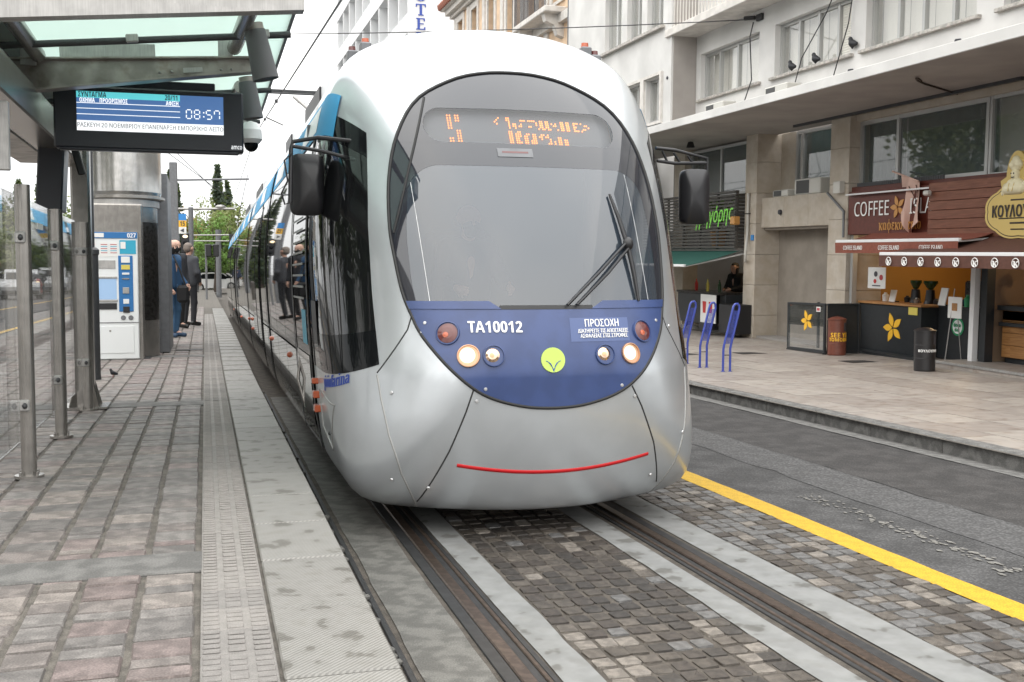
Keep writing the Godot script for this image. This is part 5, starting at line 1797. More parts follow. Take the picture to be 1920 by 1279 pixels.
	if look.has("mask"):
		part("face_mask", blend([[P.call(-.035, -.045, .062), P.call(.035, -.045, .062), .04, .04], [P.call(0, -.03, .075), P.call(0, -.085, .06), .036, .034], [P.call(0, -.09, .03), P.call(0, -.09, .045), .05, .04]], 0.01, 0.02), look.mask, t)
	var eyes := Geo.new()
	for sx in [-1.0, 1.0]:
		eyes.ball(P.call(sx * .033, .012, .083), Vector3(.011, .007, .008), 8)
	part("eyes", eyes, "ink", t)
	return t

func build_people() -> void:
	person("man in a blue denim jacket and black face mask beside the grey cabinet", Vector3(-0.62, PY + rise(-21.6), -21.6), 1.88, 0.95, {"skin": "skin_pale", "hair": "hair_grey", "fringe": true, "top": "denim", "legs": "denim_pale", "shoes": "shoe_blue", "mask": "cloth_black"}, {"turn": -0.4, "wl": Vector3(.2, .95, .16), "wr": Vector3(-.22, .9, .12)})
	var bag := thing("shoulder_bag", "black shoulder bag carried at the hip of the man in denim", "bag", Vector3(-0.40, 0.9, -21.5))
	part("pouch", Geo.new().box(Vector3(-0.42, 1.28, -21.42), Vector3(0.22, 0.34, 0.16), 0.05), "cloth_black", bag)
	part("strap", Geo.new().tube([Vector3(-0.36, 1.42, -21.42), Vector3(-0.47, 1.75, -21.42), Vector3(-0.58, 2.0, -21.5), Vector3(-0.72, 1.96, -21.62)], 0.018, 6), "cloth_black", bag)
	person("man in a dark grey suit standing with his back half turned near the platform edge", Vector3(-0.36, PY + rise(-25.6), -25.6), 1.88, 2.5, {"skin": "skin", "hair": "hair_grey", "top": "suit_grey", "legs": "suit_dark", "shoes": "shoe"}, {"wl": Vector3(.17, .95, .14), "wr": Vector3(-.17, .95, .14)})
	person("bald man in a black suit and black face mask standing behind the denim jacket", Vector3(-0.62, PY + rise(-24.6), -24.6), 1.95, 0.6, {"skin": "skin_pale", "top": "suit_dark", "legs": "cloth_black", "shoes": "shoe", "mask": "cloth_black"})
	person("distant person in dark clothes walking away down the platform", Vector3(-0.55, PY + rise(-72.0), -72.0), 1.75, 3.0, {"skin": "skin", "hair": "hair_dark", "top": "navy", "legs": "cloth_black", "shoes": "shoe"}, {"kl": Vector3(.10, .52, .12), "al": Vector3(.1, .12, .14), "tl": Vector3(.11, .05, .3), "ar": Vector3(-.1, .1, -.2), "tr": Vector3(-.11, .04, -.03), "wl": Vector3(.26, .9, -.16), "wr": Vector3(-.26, .9, .18)}, 1.5)
	person("tram driver in a black face mask seated behind the windscreen", Vector3(TX - 0.12, 0.77, -7.62), 1.62, 0.1, {"skin": "skin_pale", "hair": "hair_grey", "fringe": true, "top": "navy", "legs": "cloth_black", "shoes": "shoe", "mask": "cloth_black"}, {"pelvis": Vector3(0, .62, -.05), "chest": Vector3(0, 1.0, -.04), "neck": Vector3(0, 1.16, -.02), "head": Vector3(0, 1.32, .02), "sl": Vector3(.175, 1.11, -.03), "sr": Vector3(-.175, 1.11, -.03), "el": Vector3(.27, .86, .06), "er": Vector3(-.27, .86, .06), "wl": Vector3(.22, .80, .32), "wr": Vector3(-.22, .80, .32), "hl": Vector3(.09, .58, 0), "hr": Vector3(-.09, .58, 0), "kl": Vector3(.13, .56, .42), "kr": Vector3(-.13, .56, .42), "al": Vector3(.13, .14, .5), "ar": Vector3(-.13, .14, .5), "tl": Vector3(.14, .09, .66), "tr": Vector3(-.14, .09, .66)})
	person("person with long dark hair in black working inside the juice bar doorway", Vector3(12.15, 0.28, -23.0), 1.68, -1.2, {"skin": "skin_pale", "hair": "hair_dark", "long": true, "top": "cloth_black", "legs": "cloth_black", "shoes": "shoe"}, {"el": Vector3(.24, 1.12, .08), "er": Vector3(-.24, 1.12, .08), "wl": Vector3(.12, 1.08, .30), "wr": Vector3(-.12, 1.08, .30), "head": Vector3(0, 1.60, .05)})

# ---- house fronts (level coordinates) -----------------------------------------------------------------------------------
# A pierced wall facing the street at x: openings are [z0, z1, y0, y1] with z0 > z1 (z0 nearer).
func pierced(x: float, thick: float, z0: float, z1: float, y0: float, y1: float, holes: Array) -> Geo:
	var g := Geo.new()
	var zs := [z0, z1]
	var ys := [y0, y1]
	for h in holes:
		zs.append_array([h[0], h[1]])
		ys.append_array([h[2], h[3]])
	zs.sort()
	ys.sort()
	for i in zs.size() - 1:
		for j in ys.size() - 1:
			if zs[i + 1] - zs[i] < 0.001 or ys[j + 1] - ys[j] < 0.001:
				continue
			var c := Vector2((zs[i] + zs[i + 1]) * 0.5, (ys[j] + ys[j + 1]) * 0.5)
			var open := c.x > z0 or c.x < z1 or c.y < y0 or c.y > y1
			for h in holes:
				if c.x < h[0] and c.x > h[1] and c.y > h[2] and c.y < h[3]:
					open = true
			if open:
				continue
			for sg in [0.0, 1.0]:
				var xx: float = x + thick * sg
				g.quad(Vector3(xx, ys[j], zs[i]), Vector3(xx, ys[j], zs[i + 1]), Vector3(xx, ys[j + 1], zs[i + 1]), Vector3(xx, ys[j + 1], zs[i]), Vector3(sg * 2.0 - 1.0, 0, 0))
	for h in holes:
		for k in [[h[2], 1.0], [h[3], -1.0]]:
			g.quad(Vector3(x, k[0], h[0]), Vector3(x + thick, k[0], h[0]), Vector3(x + thick, k[0], h[1]), Vector3(x, k[0], h[1]), Vector3(0, k[1], 0))
		for k in [[h[0], -1.0], [h[1], 1.0]]:
			g.quad(Vector3(x, h[2], k[0]), Vector3(x + thick, h[2], k[0]), Vector3(x + thick, h[3], k[0]), Vector3(x, h[3], k[0]), Vector3(0, 0, k[1]))
	for k in [[z0, 1.0], [z1, -1.0]]:
		g.quad(Vector3(x, y0, k[0]), Vector3(x + thick, y0, k[0]), Vector3(x + thick, y1, k[0]), Vector3(x, y1, k[0]), Vector3(0, 0, k[1]))
	return g

# window in an opening: frame bars, panes and what hangs behind them
func window_in(to: Node3D, x: float, z0: float, z1: float, y0: float, y1: float, sashes: Array, behind: Array, glass := "glass_shop", bar := 0.05) -> void:
	var w := part("window", Geo.new().box(Vector3(x, y0 + bar * 0.5, (z0 + z1) * 0.5), Vector3(0.07, bar, z0 - z1)).box(Vector3(x, y1 - bar * 0.5, (z0 + z1) * 0.5), Vector3(0.07, bar, z0 - z1)), "alu_frame", to)
	var n := sashes.size() - 1
	for k in n + 1:
		var z := lerpf(z1, z0, sashes[k])
		z = clampf(z, z1 + bar * 0.5, z0 - bar * 0.5)
		part("frame_bar", Geo.new().box(Vector3(x - 0.005, (y0 + y1) * 0.5, z), Vector3(0.075, y1 - y0 - 0.004, bar)), "alu_frame", w)
	for k in n:
		var a := lerpf(z1, z0, sashes[k]) + bar * 0.6
		var b := lerpf(z1, z0, sashes[k + 1]) - bar * 0.6
		if b <= a:
			continue
		if behind[k] == "shutter":
			var g := Geo.new()
			var y := y0 + bar
			while y < y1 - bar:
				g.box(Vector3(x + 0.02, y + 0.02, (a + b) * 0.5), Vector3(0.02, 0.036, b - a), 0.004)
				y += 0.04
			part("roller_shutter", g, "blind", w)
			continue
		part("pane", Geo.new().box(Vector3(x, (y0 + y1) * 0.5, (a + b) * 0.5), Vector3(0.008, y1 - y0 - bar * 2.0, b - a)), glass, w)
		var rows := []
		for i in 2:
			var row := []
			for j in 25:
				var f := j / 24.0
				row.append(Vector3(x + 0.16 + 0.012 * sin(f * (b - a) * 42.0) * (1.0 if behind[k] != "blind" else 0.15), lerpf(y0, y1, i), lerpf(a - 0.03, b + 0.03, f)))
			rows.append(row)
		part("curtain" if behind[k] != "blind" else "blind", Geo.new().grid(rows, Vector3(-1, 0, 0)), behind[k], w)

func slab_box(a: Vector3, b: Vector3, bev := 0.0) -> Geo:
	return Geo.new().box((a + b) * 0.5, (b - a).abs(), bev)

func level_y(y: float, z: float) -> float:
	return y - 0.025 * (-z - 16.0)

func build_houses() -> void:
	tilt = Transform3D(Basis.IDENTITY, Vector3(0, 0, -16)) * Transform3D(Basis(Vector3(1, 0, 0), 0.025), Vector3.ZERO) * Transform3D(Basis.IDENTITY, Vector3(0, 0, 16))
	var h := thing("office_building", "white office building with a deep canopy over its ground floor shops", "building", Vector3(11.6, 0.2, -16), "", true)
	# upper front
	var wins := [[-18.0, -20.42, 5.14, 6.06], [-15.08, -17.43, 5.14, 6.06], [-12.2, -14.68, 5.14, 6.06], [-8.9, -11.7, 5.14, 6.06]]
	part("wall", pierced(9.85, 0.3, -4.0, -20.62, 4.72, 9.4, wins), "plaster_white", h)
	var shades := [["blind", "blind", "blind"], ["blind", "blind", "blind", "shutter"], ["blind", "blind", "blind", "blind"], ["blind", "blind", "blind"]]  # pale blind colour stands in for bright sky mirrored in these windows
	var cuts := [[0.0, 0.27, 0.58, 1.0], [0.0, 0.27, 0.53, 0.78, 1.0], [0.0, 0.27, 0.5, 0.76, 1.0], [0.0, 0.3, 0.66, 1.0]]
	for k in 4:
		var q: Array = wins[k]
		window_in(h, 10.0, q[0], q[1], q[2], q[3], cuts[k], shades[k], "glass_clear", 0.06)
		part("sill", slab_box(Vector3(9.78, 5.085, q[1] - 0.1), Vector3(10.1, 5.138, q[0] + 0.1), 0.008), "marble_sill", h)
		part("room", slab_box(Vector3(10.6, 4.8, q[1] - 0.3), Vector3(10.64, 6.5, q[0] + 0.3)), "room_wall", h)
	for z in [-19.4, -15.0, -12.5]:
		part("drain_spout", Geo.new().tube([Vector3(9.78, 4.86, z), Vector3(9.9, 4.88, z)], 0.03, 8), "ink", h)
	# balcony of the next storey
	var bal := part("balcony", slab_box(Vector3(9.25, 6.44, -20.9), Vector3(9.9, 6.60, -4.0), 0.01), "plaster_trim", h)
	part("rail", slab_box(Vector3(9.29, 7.48, -20.86), Vector3(9.33, 7.53, -4.0)), "grey_paint", bal)
	for k in 60:
		part("baluster", slab_box(Vector3(9.30, 6.6, -20.85 + k * 0.14), Vector3(9.32, 7.5, -20.83 + k * 0.14)), "plaster_trim", bal)
	part("shaded_return", slab_box(Vector3(9.34, 4.72, -20.66), Vector3(9.9, 9.4, -20.63)), "plaster_soffit_shade", h)  # side wall in shade: that shade is put into darker plaster
	# front of the older white wing, flush with the canopy edge
	var w2 := [[-21.15, -21.95, 4.80, 5.72], [-22.2, -23.1, 4.80, 5.72], [-24.2, -25.2, 4.80, 5.72], [-21.1, -21.95, 6.78, 8.3], [-22.25, -23.1, 6.78, 8.3], [-23.4, -24.5, 6.78, 8.3]]
	part("wing_wall", pierced(9.3, 0.3, -20.65, -27.2, 4.70, 10.0, w2), "plaster_white", h)
	for q in w2:
		window_in(h, 9.45, q[0], q[1], q[2], q[3], [0.0, 0.5, 1.0], ["blind", "blind"], "glass_clear", 0.05)
		part("room", slab_box(Vector3(9.75, q[2] - 0.1, q[1] - 0.1), Vector3(9.78, q[3] + 0.1, q[0] + 0.1)), "room_wall", h)
	part("surround", pierced(9.245, 0.055, -21.05, -23.2, 4.72, 5.80, [[-21.13, -21.98, 4.78, 5.74], [-22.17, -23.12, 4.78, 5.74]]), "plaster_trim", h)
	part("sill", slab_box(Vector3(9.2, 6.68, -24.7), Vector3(9.4, 6.74, -21.0)), "marble_sill", h)
	part("vent_hole", Geo.new().tube([Vector3(9.28, 5.62, -20.82), Vector3(9.32, 5.62, -20.82)], 0.035, 8), "ink", h)
	# canopy
	var can := part("canopy_slab", slab_box(Vector3(9.28, 4.55, -42), Vector3(11.9, 4.68, -3.0), 0.006), "plaster_soffit_shade", h)
	part("canopy_edge", slab_box(Vector3(9.24, 4.545, -42), Vector3(9.28, 4.70, -3.0), 0.006), "plaster_white", can)
	part("soffit_pipe", Geo.new().tube([Vector3(9.9, 4.46, -13.35), Vector3(9.9, 4.51, -13.42), Vector3(9.95, 4.535, -13.55), Vector3(10.1, 4.537, -13.72), Vector3(10.4, 4.535, -13.95), Vector3(11.5, 4.53, -14.6)], 0.014, 6), "rail_steel", can)
	part("soffit_lamp", Geo.new().lathe([Vector2(0.1, 0.0), Vector2(0.06, 0.12), Vector2(0, 0.14)], Vector3(10.6, 4.38, -22.4), 12), "plastic_black", can)
	part("conduit", slab_box(Vector3(11.3, 4.5, -19.2), Vector3(11.36, 4.55, -13.0)), "dark_paint", can)
	# ground floor
	for q in [[-20.82, -21.32], [-17.40, -18.02]]:
		for k in 7:
			part("cladding_slab", slab_box(Vector3(11.42, 0.0 + k * 0.66, q[1]), Vector3(12.2, 0.655 + k * 0.66, q[0]), 0.006), "travertine", h)
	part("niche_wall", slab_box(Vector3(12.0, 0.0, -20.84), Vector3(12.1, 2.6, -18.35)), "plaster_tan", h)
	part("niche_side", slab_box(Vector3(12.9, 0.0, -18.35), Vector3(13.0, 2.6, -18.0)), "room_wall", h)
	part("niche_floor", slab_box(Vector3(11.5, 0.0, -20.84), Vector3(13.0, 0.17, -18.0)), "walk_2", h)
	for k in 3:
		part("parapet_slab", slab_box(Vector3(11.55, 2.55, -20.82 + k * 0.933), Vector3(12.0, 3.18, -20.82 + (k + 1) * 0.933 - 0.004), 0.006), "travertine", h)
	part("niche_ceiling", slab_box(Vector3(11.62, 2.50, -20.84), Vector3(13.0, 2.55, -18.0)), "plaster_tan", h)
	part("gargoyle", Geo.new().tube([Vector3(11.5, 2.86, -20.0), Vector3(11.58, 2.86, -20.0)], 0.05, 8), "ink", h)
	letters(h, "4", 0.18, Vector3(11.53, 2.84, -20.0), FACE_STREET, "ink")
	part("stained_wall", slab_box(Vector3(12.0, 3.18, -20.82), Vector3(12.1, 4.56, -20.25)), "travertine", h)
	window_in(h, 12.05, -18.02, -20.25, 3.16, 4.55, [0.0, 0.12, 0.66, 1.0], ["curtain_grey", "curtain_teal", "curtain_teal"], "glass_shop", 0.06)
	part("room", slab_box(Vector3(12.6, 3.1, -20.9), Vector3(12.64, 4.6, -17.4)), "room_wall", h)
	# shop bay: window over the signs
	window_in(h, 11.68, -14.02, -17.40, 3.22, 4.42, [0.0, 0.33, 1.0], ["curtain_grey", "curtain_grey"], "glass_shop", 0.07)
	window_in(h, 11.66, -9.0, -13.98, 3.20, 4.42, [0.0, 0.4, 1.0], ["blind", "blind"], "glass_shop", 0.05)
	part("lintel", slab_box(Vector3(11.55, 4.42, -17.4), Vector3(11.95, 4.56, -5)), "travertine", h)
	part("room", slab_box(Vector3(12.1, 3.1, -17.4), Vector3(12.14, 4.6, -5.0)), "room_wall", h)
	part("spandrel", slab_box(Vector3(11.5, 2.34, -17.4), Vector3(11.6, 3.22, -5.0)), "sign_brown", h)
	stuff("bird_spikes", spikes(), "grey_paint", h)
	letters(h, "ΑΙ", 0.34, Vector3(11.62, 3.95, -12.95), FACE_STREET, "curtain_grey", 0.0, "Droid Serif")
	# shop interiors: floors, backs, ceilings, party walls
	part("shop_floor", slab_box(Vector3(11.5, 0.0, -27), Vector3(15.2, 0.22, -5)), "room_wall", h)
	part("shop_ceiling", slab_box(Vector3(11.62, 2.36, -17.4), Vector3(15.2, 2.42, -5.0)), "shop_wall", h)
	part("shop_back", slab_box(Vector3(14.2, 0.2, -17.5), Vector3(14.3, 2.4, -14.0)), "shop_ochre", h)
	part("shop_back", slab_box(Vector3(14.6, 0.2, -14.0), Vector3(14.7, 2.4, -5.0)), "shop_wall", h)
	part("party_wall", slab_box(Vector3(11.8, 0.2, -17.52), Vector3(15.2, 2.4, -17.42)), "shop_ochre", h)
	part("party_wall", slab_box(Vector3(11.75, 0.2, -14.0), Vector3(15.0, 2.4, -13.94)), "shop_wall", h)
	part("back_wall", slab_box(Vector3(15.2, 0.0, -27), Vector3(15.3, 9.0, -4)), "room_wall", h)
	part("juice_ceiling", slab_box(Vector3(11.62, 2.5, -27), Vector3(15.2, 2.56, -21.3)), "room_wall", h)
	part("juice_side", slab_box(Vector3(11.7, 0.2, -21.42), Vector3(15.2, 2.5, -21.3)), "room_wall", h)
	part("end_wall", slab_box(Vector3(9.6, 0.0, -27.4), Vector3(15.2, 10.0, -27.2)), "plaster_white", h)
	part("pier", slab_box(Vector3(11.5, 0.0, -25.2), Vector3(11.9, 4.56, -24.6)), "travertine", h)
	part("juice_wall", slab_box(Vector3(11.6, 2.06, -27.0), Vector3(11.7, 2.5, -21.33)), "room_wall", h)
	window_in(h, 11.7, -21.34, -24.6, 3.35, 4.50, [0.0, 0.5, 1.0], ["curtain_grey", "curtain_grey"], "glass_shop", 0.06)
	part("room", slab_box(Vector3(12.3, 2.5, -27), Vector3(12.34, 4.6, -21.0)), "room_wall", h)
	part("door_post", slab_box(Vector3(11.52, 0.2, -14.14), Vector3(11.62, 2.36, -14.04)), "white_bar", h)
	part("door_post", slab_box(Vector3(11.6, 0.2, -14.0), Vector3(11.75, 2.36, -13.86)), "counter_black", h)
	part("door_post", slab_box(Vector3(11.5, 0.2, -17.38), Vector3(11.6, 2.36, -17.30)), "alu_frame", h)
	part("threshold", slab_box(Vector3(11.35, 0.12, -17.4), Vector3(11.62, 0.26, -14.4)), "counter_black", h)
	part("step", slab_box(Vector3(11.0, 0.05, -14.35), Vector3(12.0, 0.33, -5.0), 0.01), "walk_1", h)
	part("step_nosing", slab_box(Vector3(10.985, 0.30, -14.36), Vector3(11.05, 0.338, -5.0), 0.004), "steel_pale", h)
	# the pale yellow neoclassical house
	var b := thing("yellow_house", "pale yellow neoclassical house with white trim and an iron balcony", "building", Vector3(9.6, 0, -34), "", true)
	var hw := []
	for z in [-28.6, -31.0, -33.4, -35.8, -38.2, -40.4]:
		hw.append([z, z - 0.85, 9.0, 10.85])
		hw.append([z, z - 0.85, 5.3, 7.3])
	part("wall", pierced(9.6, 0.35, -27.4, -41.9, 0.0, 11.6, hw), "plaster_beige", b)
	part("gable_wall", slab_box(Vector3(9.95, 0, -41.9), Vector3(18, 11.6, -27.5)), "plaster_beige", b)
	for q in hw:
		window_in(b, 9.8, q[0], q[1], q[2], q[3], [0.0, 0.5, 1.0], ["curtain_grey", "curtain_grey"])
		part("surround", pierced(9.55, 0.06, q[0] + 0.22, q[1] - 0.22, q[2] - 0.1, q[3] + 0.25, [[q[0] + 0.002, q[1] - 0.002, q[2], q[3]]]), "plaster_trim", b)
	for z in [-27.7, -29.95, -32.35, -34.75, -37.15, -39.5, -41.6]:
		part("pilaster", slab_box(Vector3(9.53, 0.2, z - 0.17), Vector3(9.62, 11.1, z + 0.17), 0.01), "plaster_trim", b)
	part("cornice", slab_box(Vector3(9.25, 11.25, -42.1), Vector3(9.9, 11.45, -27.4)), "plaster_trim", b)
	part("cornice", slab_box(Vector3(9.42, 11.12, -42.0), Vector3(9.9, 11.25, -27.4)), "plaster_trim", b)
	part("string_course", slab_box(Vector3(9.42, 8.28, -41.95), Vector3(9.7, 8.52, -27.4)), "plaster_trim", b)
	var rf := part("eave", slab_box(Vector3(9.1, 11.45, -42.3), Vector3(18, 11.53, -27.3)), "plaster_trim", b)
	for k in 60:
		part("roof_tile", Geo.new().tube([Vector3(9.0, 11.57, -42.2 + k * 0.25), Vector3(13.5, 13.0, -42.2 + k * 0.25)], 0.12, 8), "roof_tile", rf)
	var bc := part("balcony", slab_box(Vector3(8.95, 8.52, -31.4), Vector3(9.6, 8.68, -28.2), 0.02), "plaster_trim", b)
	for z in [-28.6, -31.0]:
		part("console", Geo.new().prism(PackedVector2Array([Vector2(0, 0), Vector2(-0.58, 0), Vector2(-0.52, -0.2), Vector2(-0.28, -0.3), Vector2(-0.18, -0.55), Vector2(0, -0.62)]), 0.26, Transform3D(Basis.IDENTITY, Vector3(9.6, 8.52, z))), "plaster_trim", bc)
	part("rail", slab_box(Vector3(8.98, 9.55, -31.35), Vector3(9.02, 9.6, -28.25)), "ink", bc)
	for k in 27:
		part("baluster", Geo.new().tube([Vector3(9.0, 8.68, -31.3 + k * 0.115), Vector3(9.0, 9.56, -31.3 + k * 0.115)], 0.014, 5), "ink", bc)
	part("rain_pipe", Geo.new().tube([Vector3(9.42, 0.2, -27.45), Vector3(9.42, 11.45, -27.45)], 0.07, 8), "grey_paint", b)
	# the hotel
	var ht := thing("hotel_tower", "tall white hotel block with deep loggias and blue letters on its blank end wall", "building", Vector3(10.5, 0, -60), "", true)
	part("end_wall", slab_box(Vector3(8.95, 0, -48.6), Vector3(24, 30, -48.2)), "plaster_hotel", ht)
	part("core", slab_box(Vector3(10.6, 0, -76), Vector3(24, 30, -48.6)), "plaster_hotel", ht)
	for k in 9:
		part("floor_slab", slab_box(Vector3(9.0, 3.2 + k * 2.9, -76), Vector3(10.6, 4.1 + k * 2.9, -48.6)), "plaster_hotel", ht)
	for k in 9:
		part("fin", slab_box(Vector3(9.02, 3.0, -51.4 - k * 3.0), Vector3(10.6, 29.0, -51.15 - k * 3.0)), "plaster_hotel", ht)
	for k in 9:
		for j in 8:
			part("loggia_door", slab_box(Vector3(10.55, 4.1 + k * 2.9, -50.8 - j * 3.0), Vector3(10.59, 6.0 + k * 2.9, -49.4 - j * 3.0)), "curtain_grey", ht)
	var chars := "ΗOTEL"
	for k in 5:
		letters(ht, "HOTEL"[k], 0.72, Vector3(9.47, 14.06 - k * 0.625, -48.17), Basis.IDENTITY, "decal_blue", 0.0, "Droid Serif", 700)
	# fittings on the white front
	var n := 0
	for q in [[9.55, -18.9, "air conditioner box at the left end of the canopy ledge"], [9.55, -16.6, "air conditioner box in the middle of the canopy ledge under the second window"]]:
		var ac := thing("ledge_unit", "small white " + q[2], "air conditioner", Vector3(q[0], 4.7, q[1]), "air conditioners on the canopy ledge", true)
		part("case", Geo.new().box(Vector3(q[0], 4.78, q[1]), Vector3(0.3, 0.16, 0.75), 0.02), "ac_white", ac)
		part("vent", Geo.new().box(Vector3(q[0] - 0.152, 4.78, q[1] - 0.15), Vector3(0.01, 0.1, 0.3)), "ac_dark", ac)
	for q in [[11.75, -19.1, 3.18, 0.32, 0.95, "larger air conditioner standing on the stone parapet by the teal window"], [11.7, -20.05, 3.18, 0.14, 0.6, "low flat air conditioner on the stone parapet left of the larger one"]]:
		var ac := thing("air_conditioner", q[5], "air conditioner", Vector3(q[0], q[2], q[1]), "air conditioners on the stone parapet", true)
		part("case", Geo.new().box(Vector3(q[0], q[2] + q[3] * 0.5, q[1]), Vector3(0.32, q[3], q[4]), 0.02), "ac_white", ac)
		part("fan_grille", Geo.new().box(Vector3(q[0] - 0.162, q[2] + q[3] * 0.5, q[1] - q[4] * 0.16), Vector3(0.01, q[3] * 0.8, q[4] * 0.5)), "ac_dark", ac)
	for q in [[-16.75, 5.14, "left black pigeon on the sill of the second upper window"], [-16.0, 5.14, "middle black pigeon on the sill of the second upper window"], [-14.95, 5.2, "right black pigeon at the wall beside the second upper window"]]:
		var c := Vector3(9.8, q[1], q[0])
		solo("pigeon", blend([[c + Vector3(0, .08, 0), c + Vector3(0, .06, .1), .06, .03], [c + Vector3(0, .1, -.03), c + Vector3(0, .16, -.06), .04, .032], [c + Vector3(0, .16, -.06), c + Vector3(0, .15, -.1), .02, .008], [c + Vector3(0, .05, 0), c, .02, .012]], 0.012, 0.03), "bird", q[2], "pigeon", "pigeons on the upper window sill", true)
	var br := thing("wire_bracket", "black wire bracket fixed to the white facade under the upper balcony", "bracket", Vector3(9.85, 6.2, -18.0), "", true)
	part("plate", Geo.new().box(Vector3(9.82, 6.30, -17.95), Vector3(0.06, 0.12, 0.2), 0.01), "wire", br)
	part("insulator", Geo.new().tube([Vector3(9.8, 6.32, -18.1), Vector3(9.7, 6.34, -18.3)], 0.04, 8), "wire", br)
	solo("hanging_cable", Geo.new().tube([Vector3(9.8, 6.25, -18.15), Vector3(9.79, 6.0, -18.25), Vector3(9.79, 5.2, -18.15), Vector3(9.6, 4.72, -18.1)], 0.012, 5), "wire", "black cable hanging from the bracket across the first upper window", "cable", "cables on the white front", true)
	solo("hanging_cable", Geo.new().tube([Vector3(9.8, 6.3, -15.4), Vector3(9.79, 5.9, -15.7), Vector3(9.78, 5.3, -16.4), Vector3(9.78, 4.9, -16.6), Vector3(9.6, 4.72, -16.7)], 0.010, 5), "wire", "thin curved cable looping in front of the second upper window", "cable", "cables on the white front", true)
	solo("hanging_cable", Geo.new().tube([Vector3(9.8, 6.6, -14.85), Vector3(9.78, 5.6, -15.05), Vector3(9.7, 4.72, -15.35)], 0.010, 5), "wire", "straight cable slanting down right of the second upper window", "cable", "cables on the white front", true)

func spikes() -> Geo:
	var g := Geo.new()
	for k in 40:
		g.box(Vector3(11.5, 3.25, -17.2 + k * 0.06), Vector3(0.05, 0.07, 0.012))
	return g

# ---- shop fronts and pavement furniture ---------------------------------------------------------------------------------
func flower(to: Node3D, c: Vector3, r: float, bs: Basis, m: String, called := "flower_emblem") -> void:
	var n := [0.15, 1.45, 2.65, 3.75, 5.1]
	for k in 5:
		var a: float = n[k] + 0.5
		var d := Vector2(cos(a), sin(a))
		var s := Vector2(-d.y, d.x)
		var pg := PackedVector2Array()
		for j in 9:
			var f := j / 8.0
			pg.append(d * r * (0.08 + f * 0.95) + s * r * 0.27 * sin(f * PI) * (1.0 - 0.3 * f))
		for j in range(7, 0, -1):
			var f := j / 8.0
			pg.append(d * r * (0.08 + f * 0.95) - s * r * 0.27 * sin(f * PI) * (1.0 - 0.3 * f))
		part("petal" if k else called, Geo.new().prism(pg, 0.008, Transform3D(bs, c)), m, to)

func ring_letters(to: Node3D, s: String, h: float, c: Vector3, r: float, mid: float, y: float, m: String) -> void:
	var t := text_mesh(s, h, "Droid Sans", 700, 0.0, 0.004)
	var a := t.surface_get_arrays(0)
	var vs: PackedVector3Array = a[Mesh.ARRAY_VERTEX]
	var ns: PackedVector3Array = a[Mesh.ARRAY_NORMAL]
	for i in vs.size():
		var an := mid + vs[i].x / r
		var o := Vector3(sin(an), 0, cos(an))
		ns[i] = o * ns[i].z + Vector3(0, ns[i].y, 0) + o.cross(Vector3.UP) * -ns[i].x
		vs[i] = c + o * (r + 0.002 + vs[i].z) + Vector3(0, y + vs[i].y, 0)
	a[Mesh.ARRAY_VERTEX] = vs
	a[Mesh.ARRAY_NORMAL] = ns
	var b := []
	b.resize(Mesh.ARRAY_MAX)
	for k in [Mesh.ARRAY_VERTEX, Mesh.ARRAY_NORMAL, Mesh.ARRAY_INDEX]:
		b[k] = a[k]
	var am := ArrayMesh.new()
	am.add_surface_from_arrays(Mesh.PRIMITIVE_TRIANGLES, b)
	part("lettering", am, m, to)

func bin(at: Vector3, r: float, h: float, m: String, label: String, mark: String, lines: Array) -> void:
	var t := thing("litter_bin", label, "bin", at, "round litter bins on the pavement")
	var bd := part("drum", Geo.new().lathe([Vector2(r * 0.96, 0), Vector2(r, 0.02), Vector2(r, h * 0.28), Vector2(r * 1.015, h * 0.285), Vector2(r * 1.015, h * 0.30), Vector2(r, h * 0.305), Vector2(r, h * 0.58), Vector2(r * 1.015, h * 0.585), Vector2(r * 1.015, h * 0.60), Vector2(r, h * 0.605), Vector2(r, h * 0.9)], at, 32), m, t)
	part("lid", Geo.new().lathe([Vector2(r, h * 0.9), Vector2(r * 1.05, h * 0.905), Vector2(r * 1.05, h * 0.935), Vector2(r * 0.5, h * 0.985), Vector2(0, h)], at, 32), m, t)
	part("slot", body_arc(at, r * 1.004, at.y + h * 0.62, at.y + h * 0.84, 0.25, 1.0), "ink", t)
	for l in lines:
		ring_letters(bd, l[0], l[1], at, r, l[3], l[2], mark)

func awning(label: String, m: String, x_wall: float, y_wall: float, x_bar: float, y_bar: float, z0: float, z1: float, drop: float) -> Node3D:
	var t := thing("awning", label, "awning", Vector3(x_wall, y_bar, z0), "shop awnings", true)
	var rows := []
	for i in 7:
		var f := i / 6.0
		var row := []
		for j in 9:
			row.append(Vector3(lerpf(x_wall, x_bar, f), lerpf(y_wall, y_bar, f) - 0.03 * sin(f * PI), lerpf(z0, z1, j / 8.0)))
		rows.append(row)
	part("cloth", Geo.new().grid(rows, Vector3(-0.3, 1, 0), 0.006), m, t)
	part("front_bar", slab_box(Vector3(x_bar - 0.03, y_bar - 0.025, z1), Vector3(x_bar + 0.03, y_bar + 0.03, z0), 0.008), "white_bar", t)
	if drop > 0.0:
		var v := []
		for i in 2:
			var row := []
			for j in 33:
				var f := j / 32.0
				row.append(Vector3(x_bar - 0.035 + 0.012 * sin(f * 40.0) * i, y_bar - 0.02 - drop * i, lerpf(z0, z1, f)))
			v.append(row)
		part("valance", Geo.new().grid(v, Vector3(-1, 0, 0), 0.004), m, t)
	for z in [z0 - 0.05, z1 + 0.05]:
		part("arm", Geo.new().tube([Vector3(x_wall, y_wall - 0.12, z), Vector3(x_bar, y_bar - 0.02, z)], 0.018, 6), "white_bar", t)
	return t

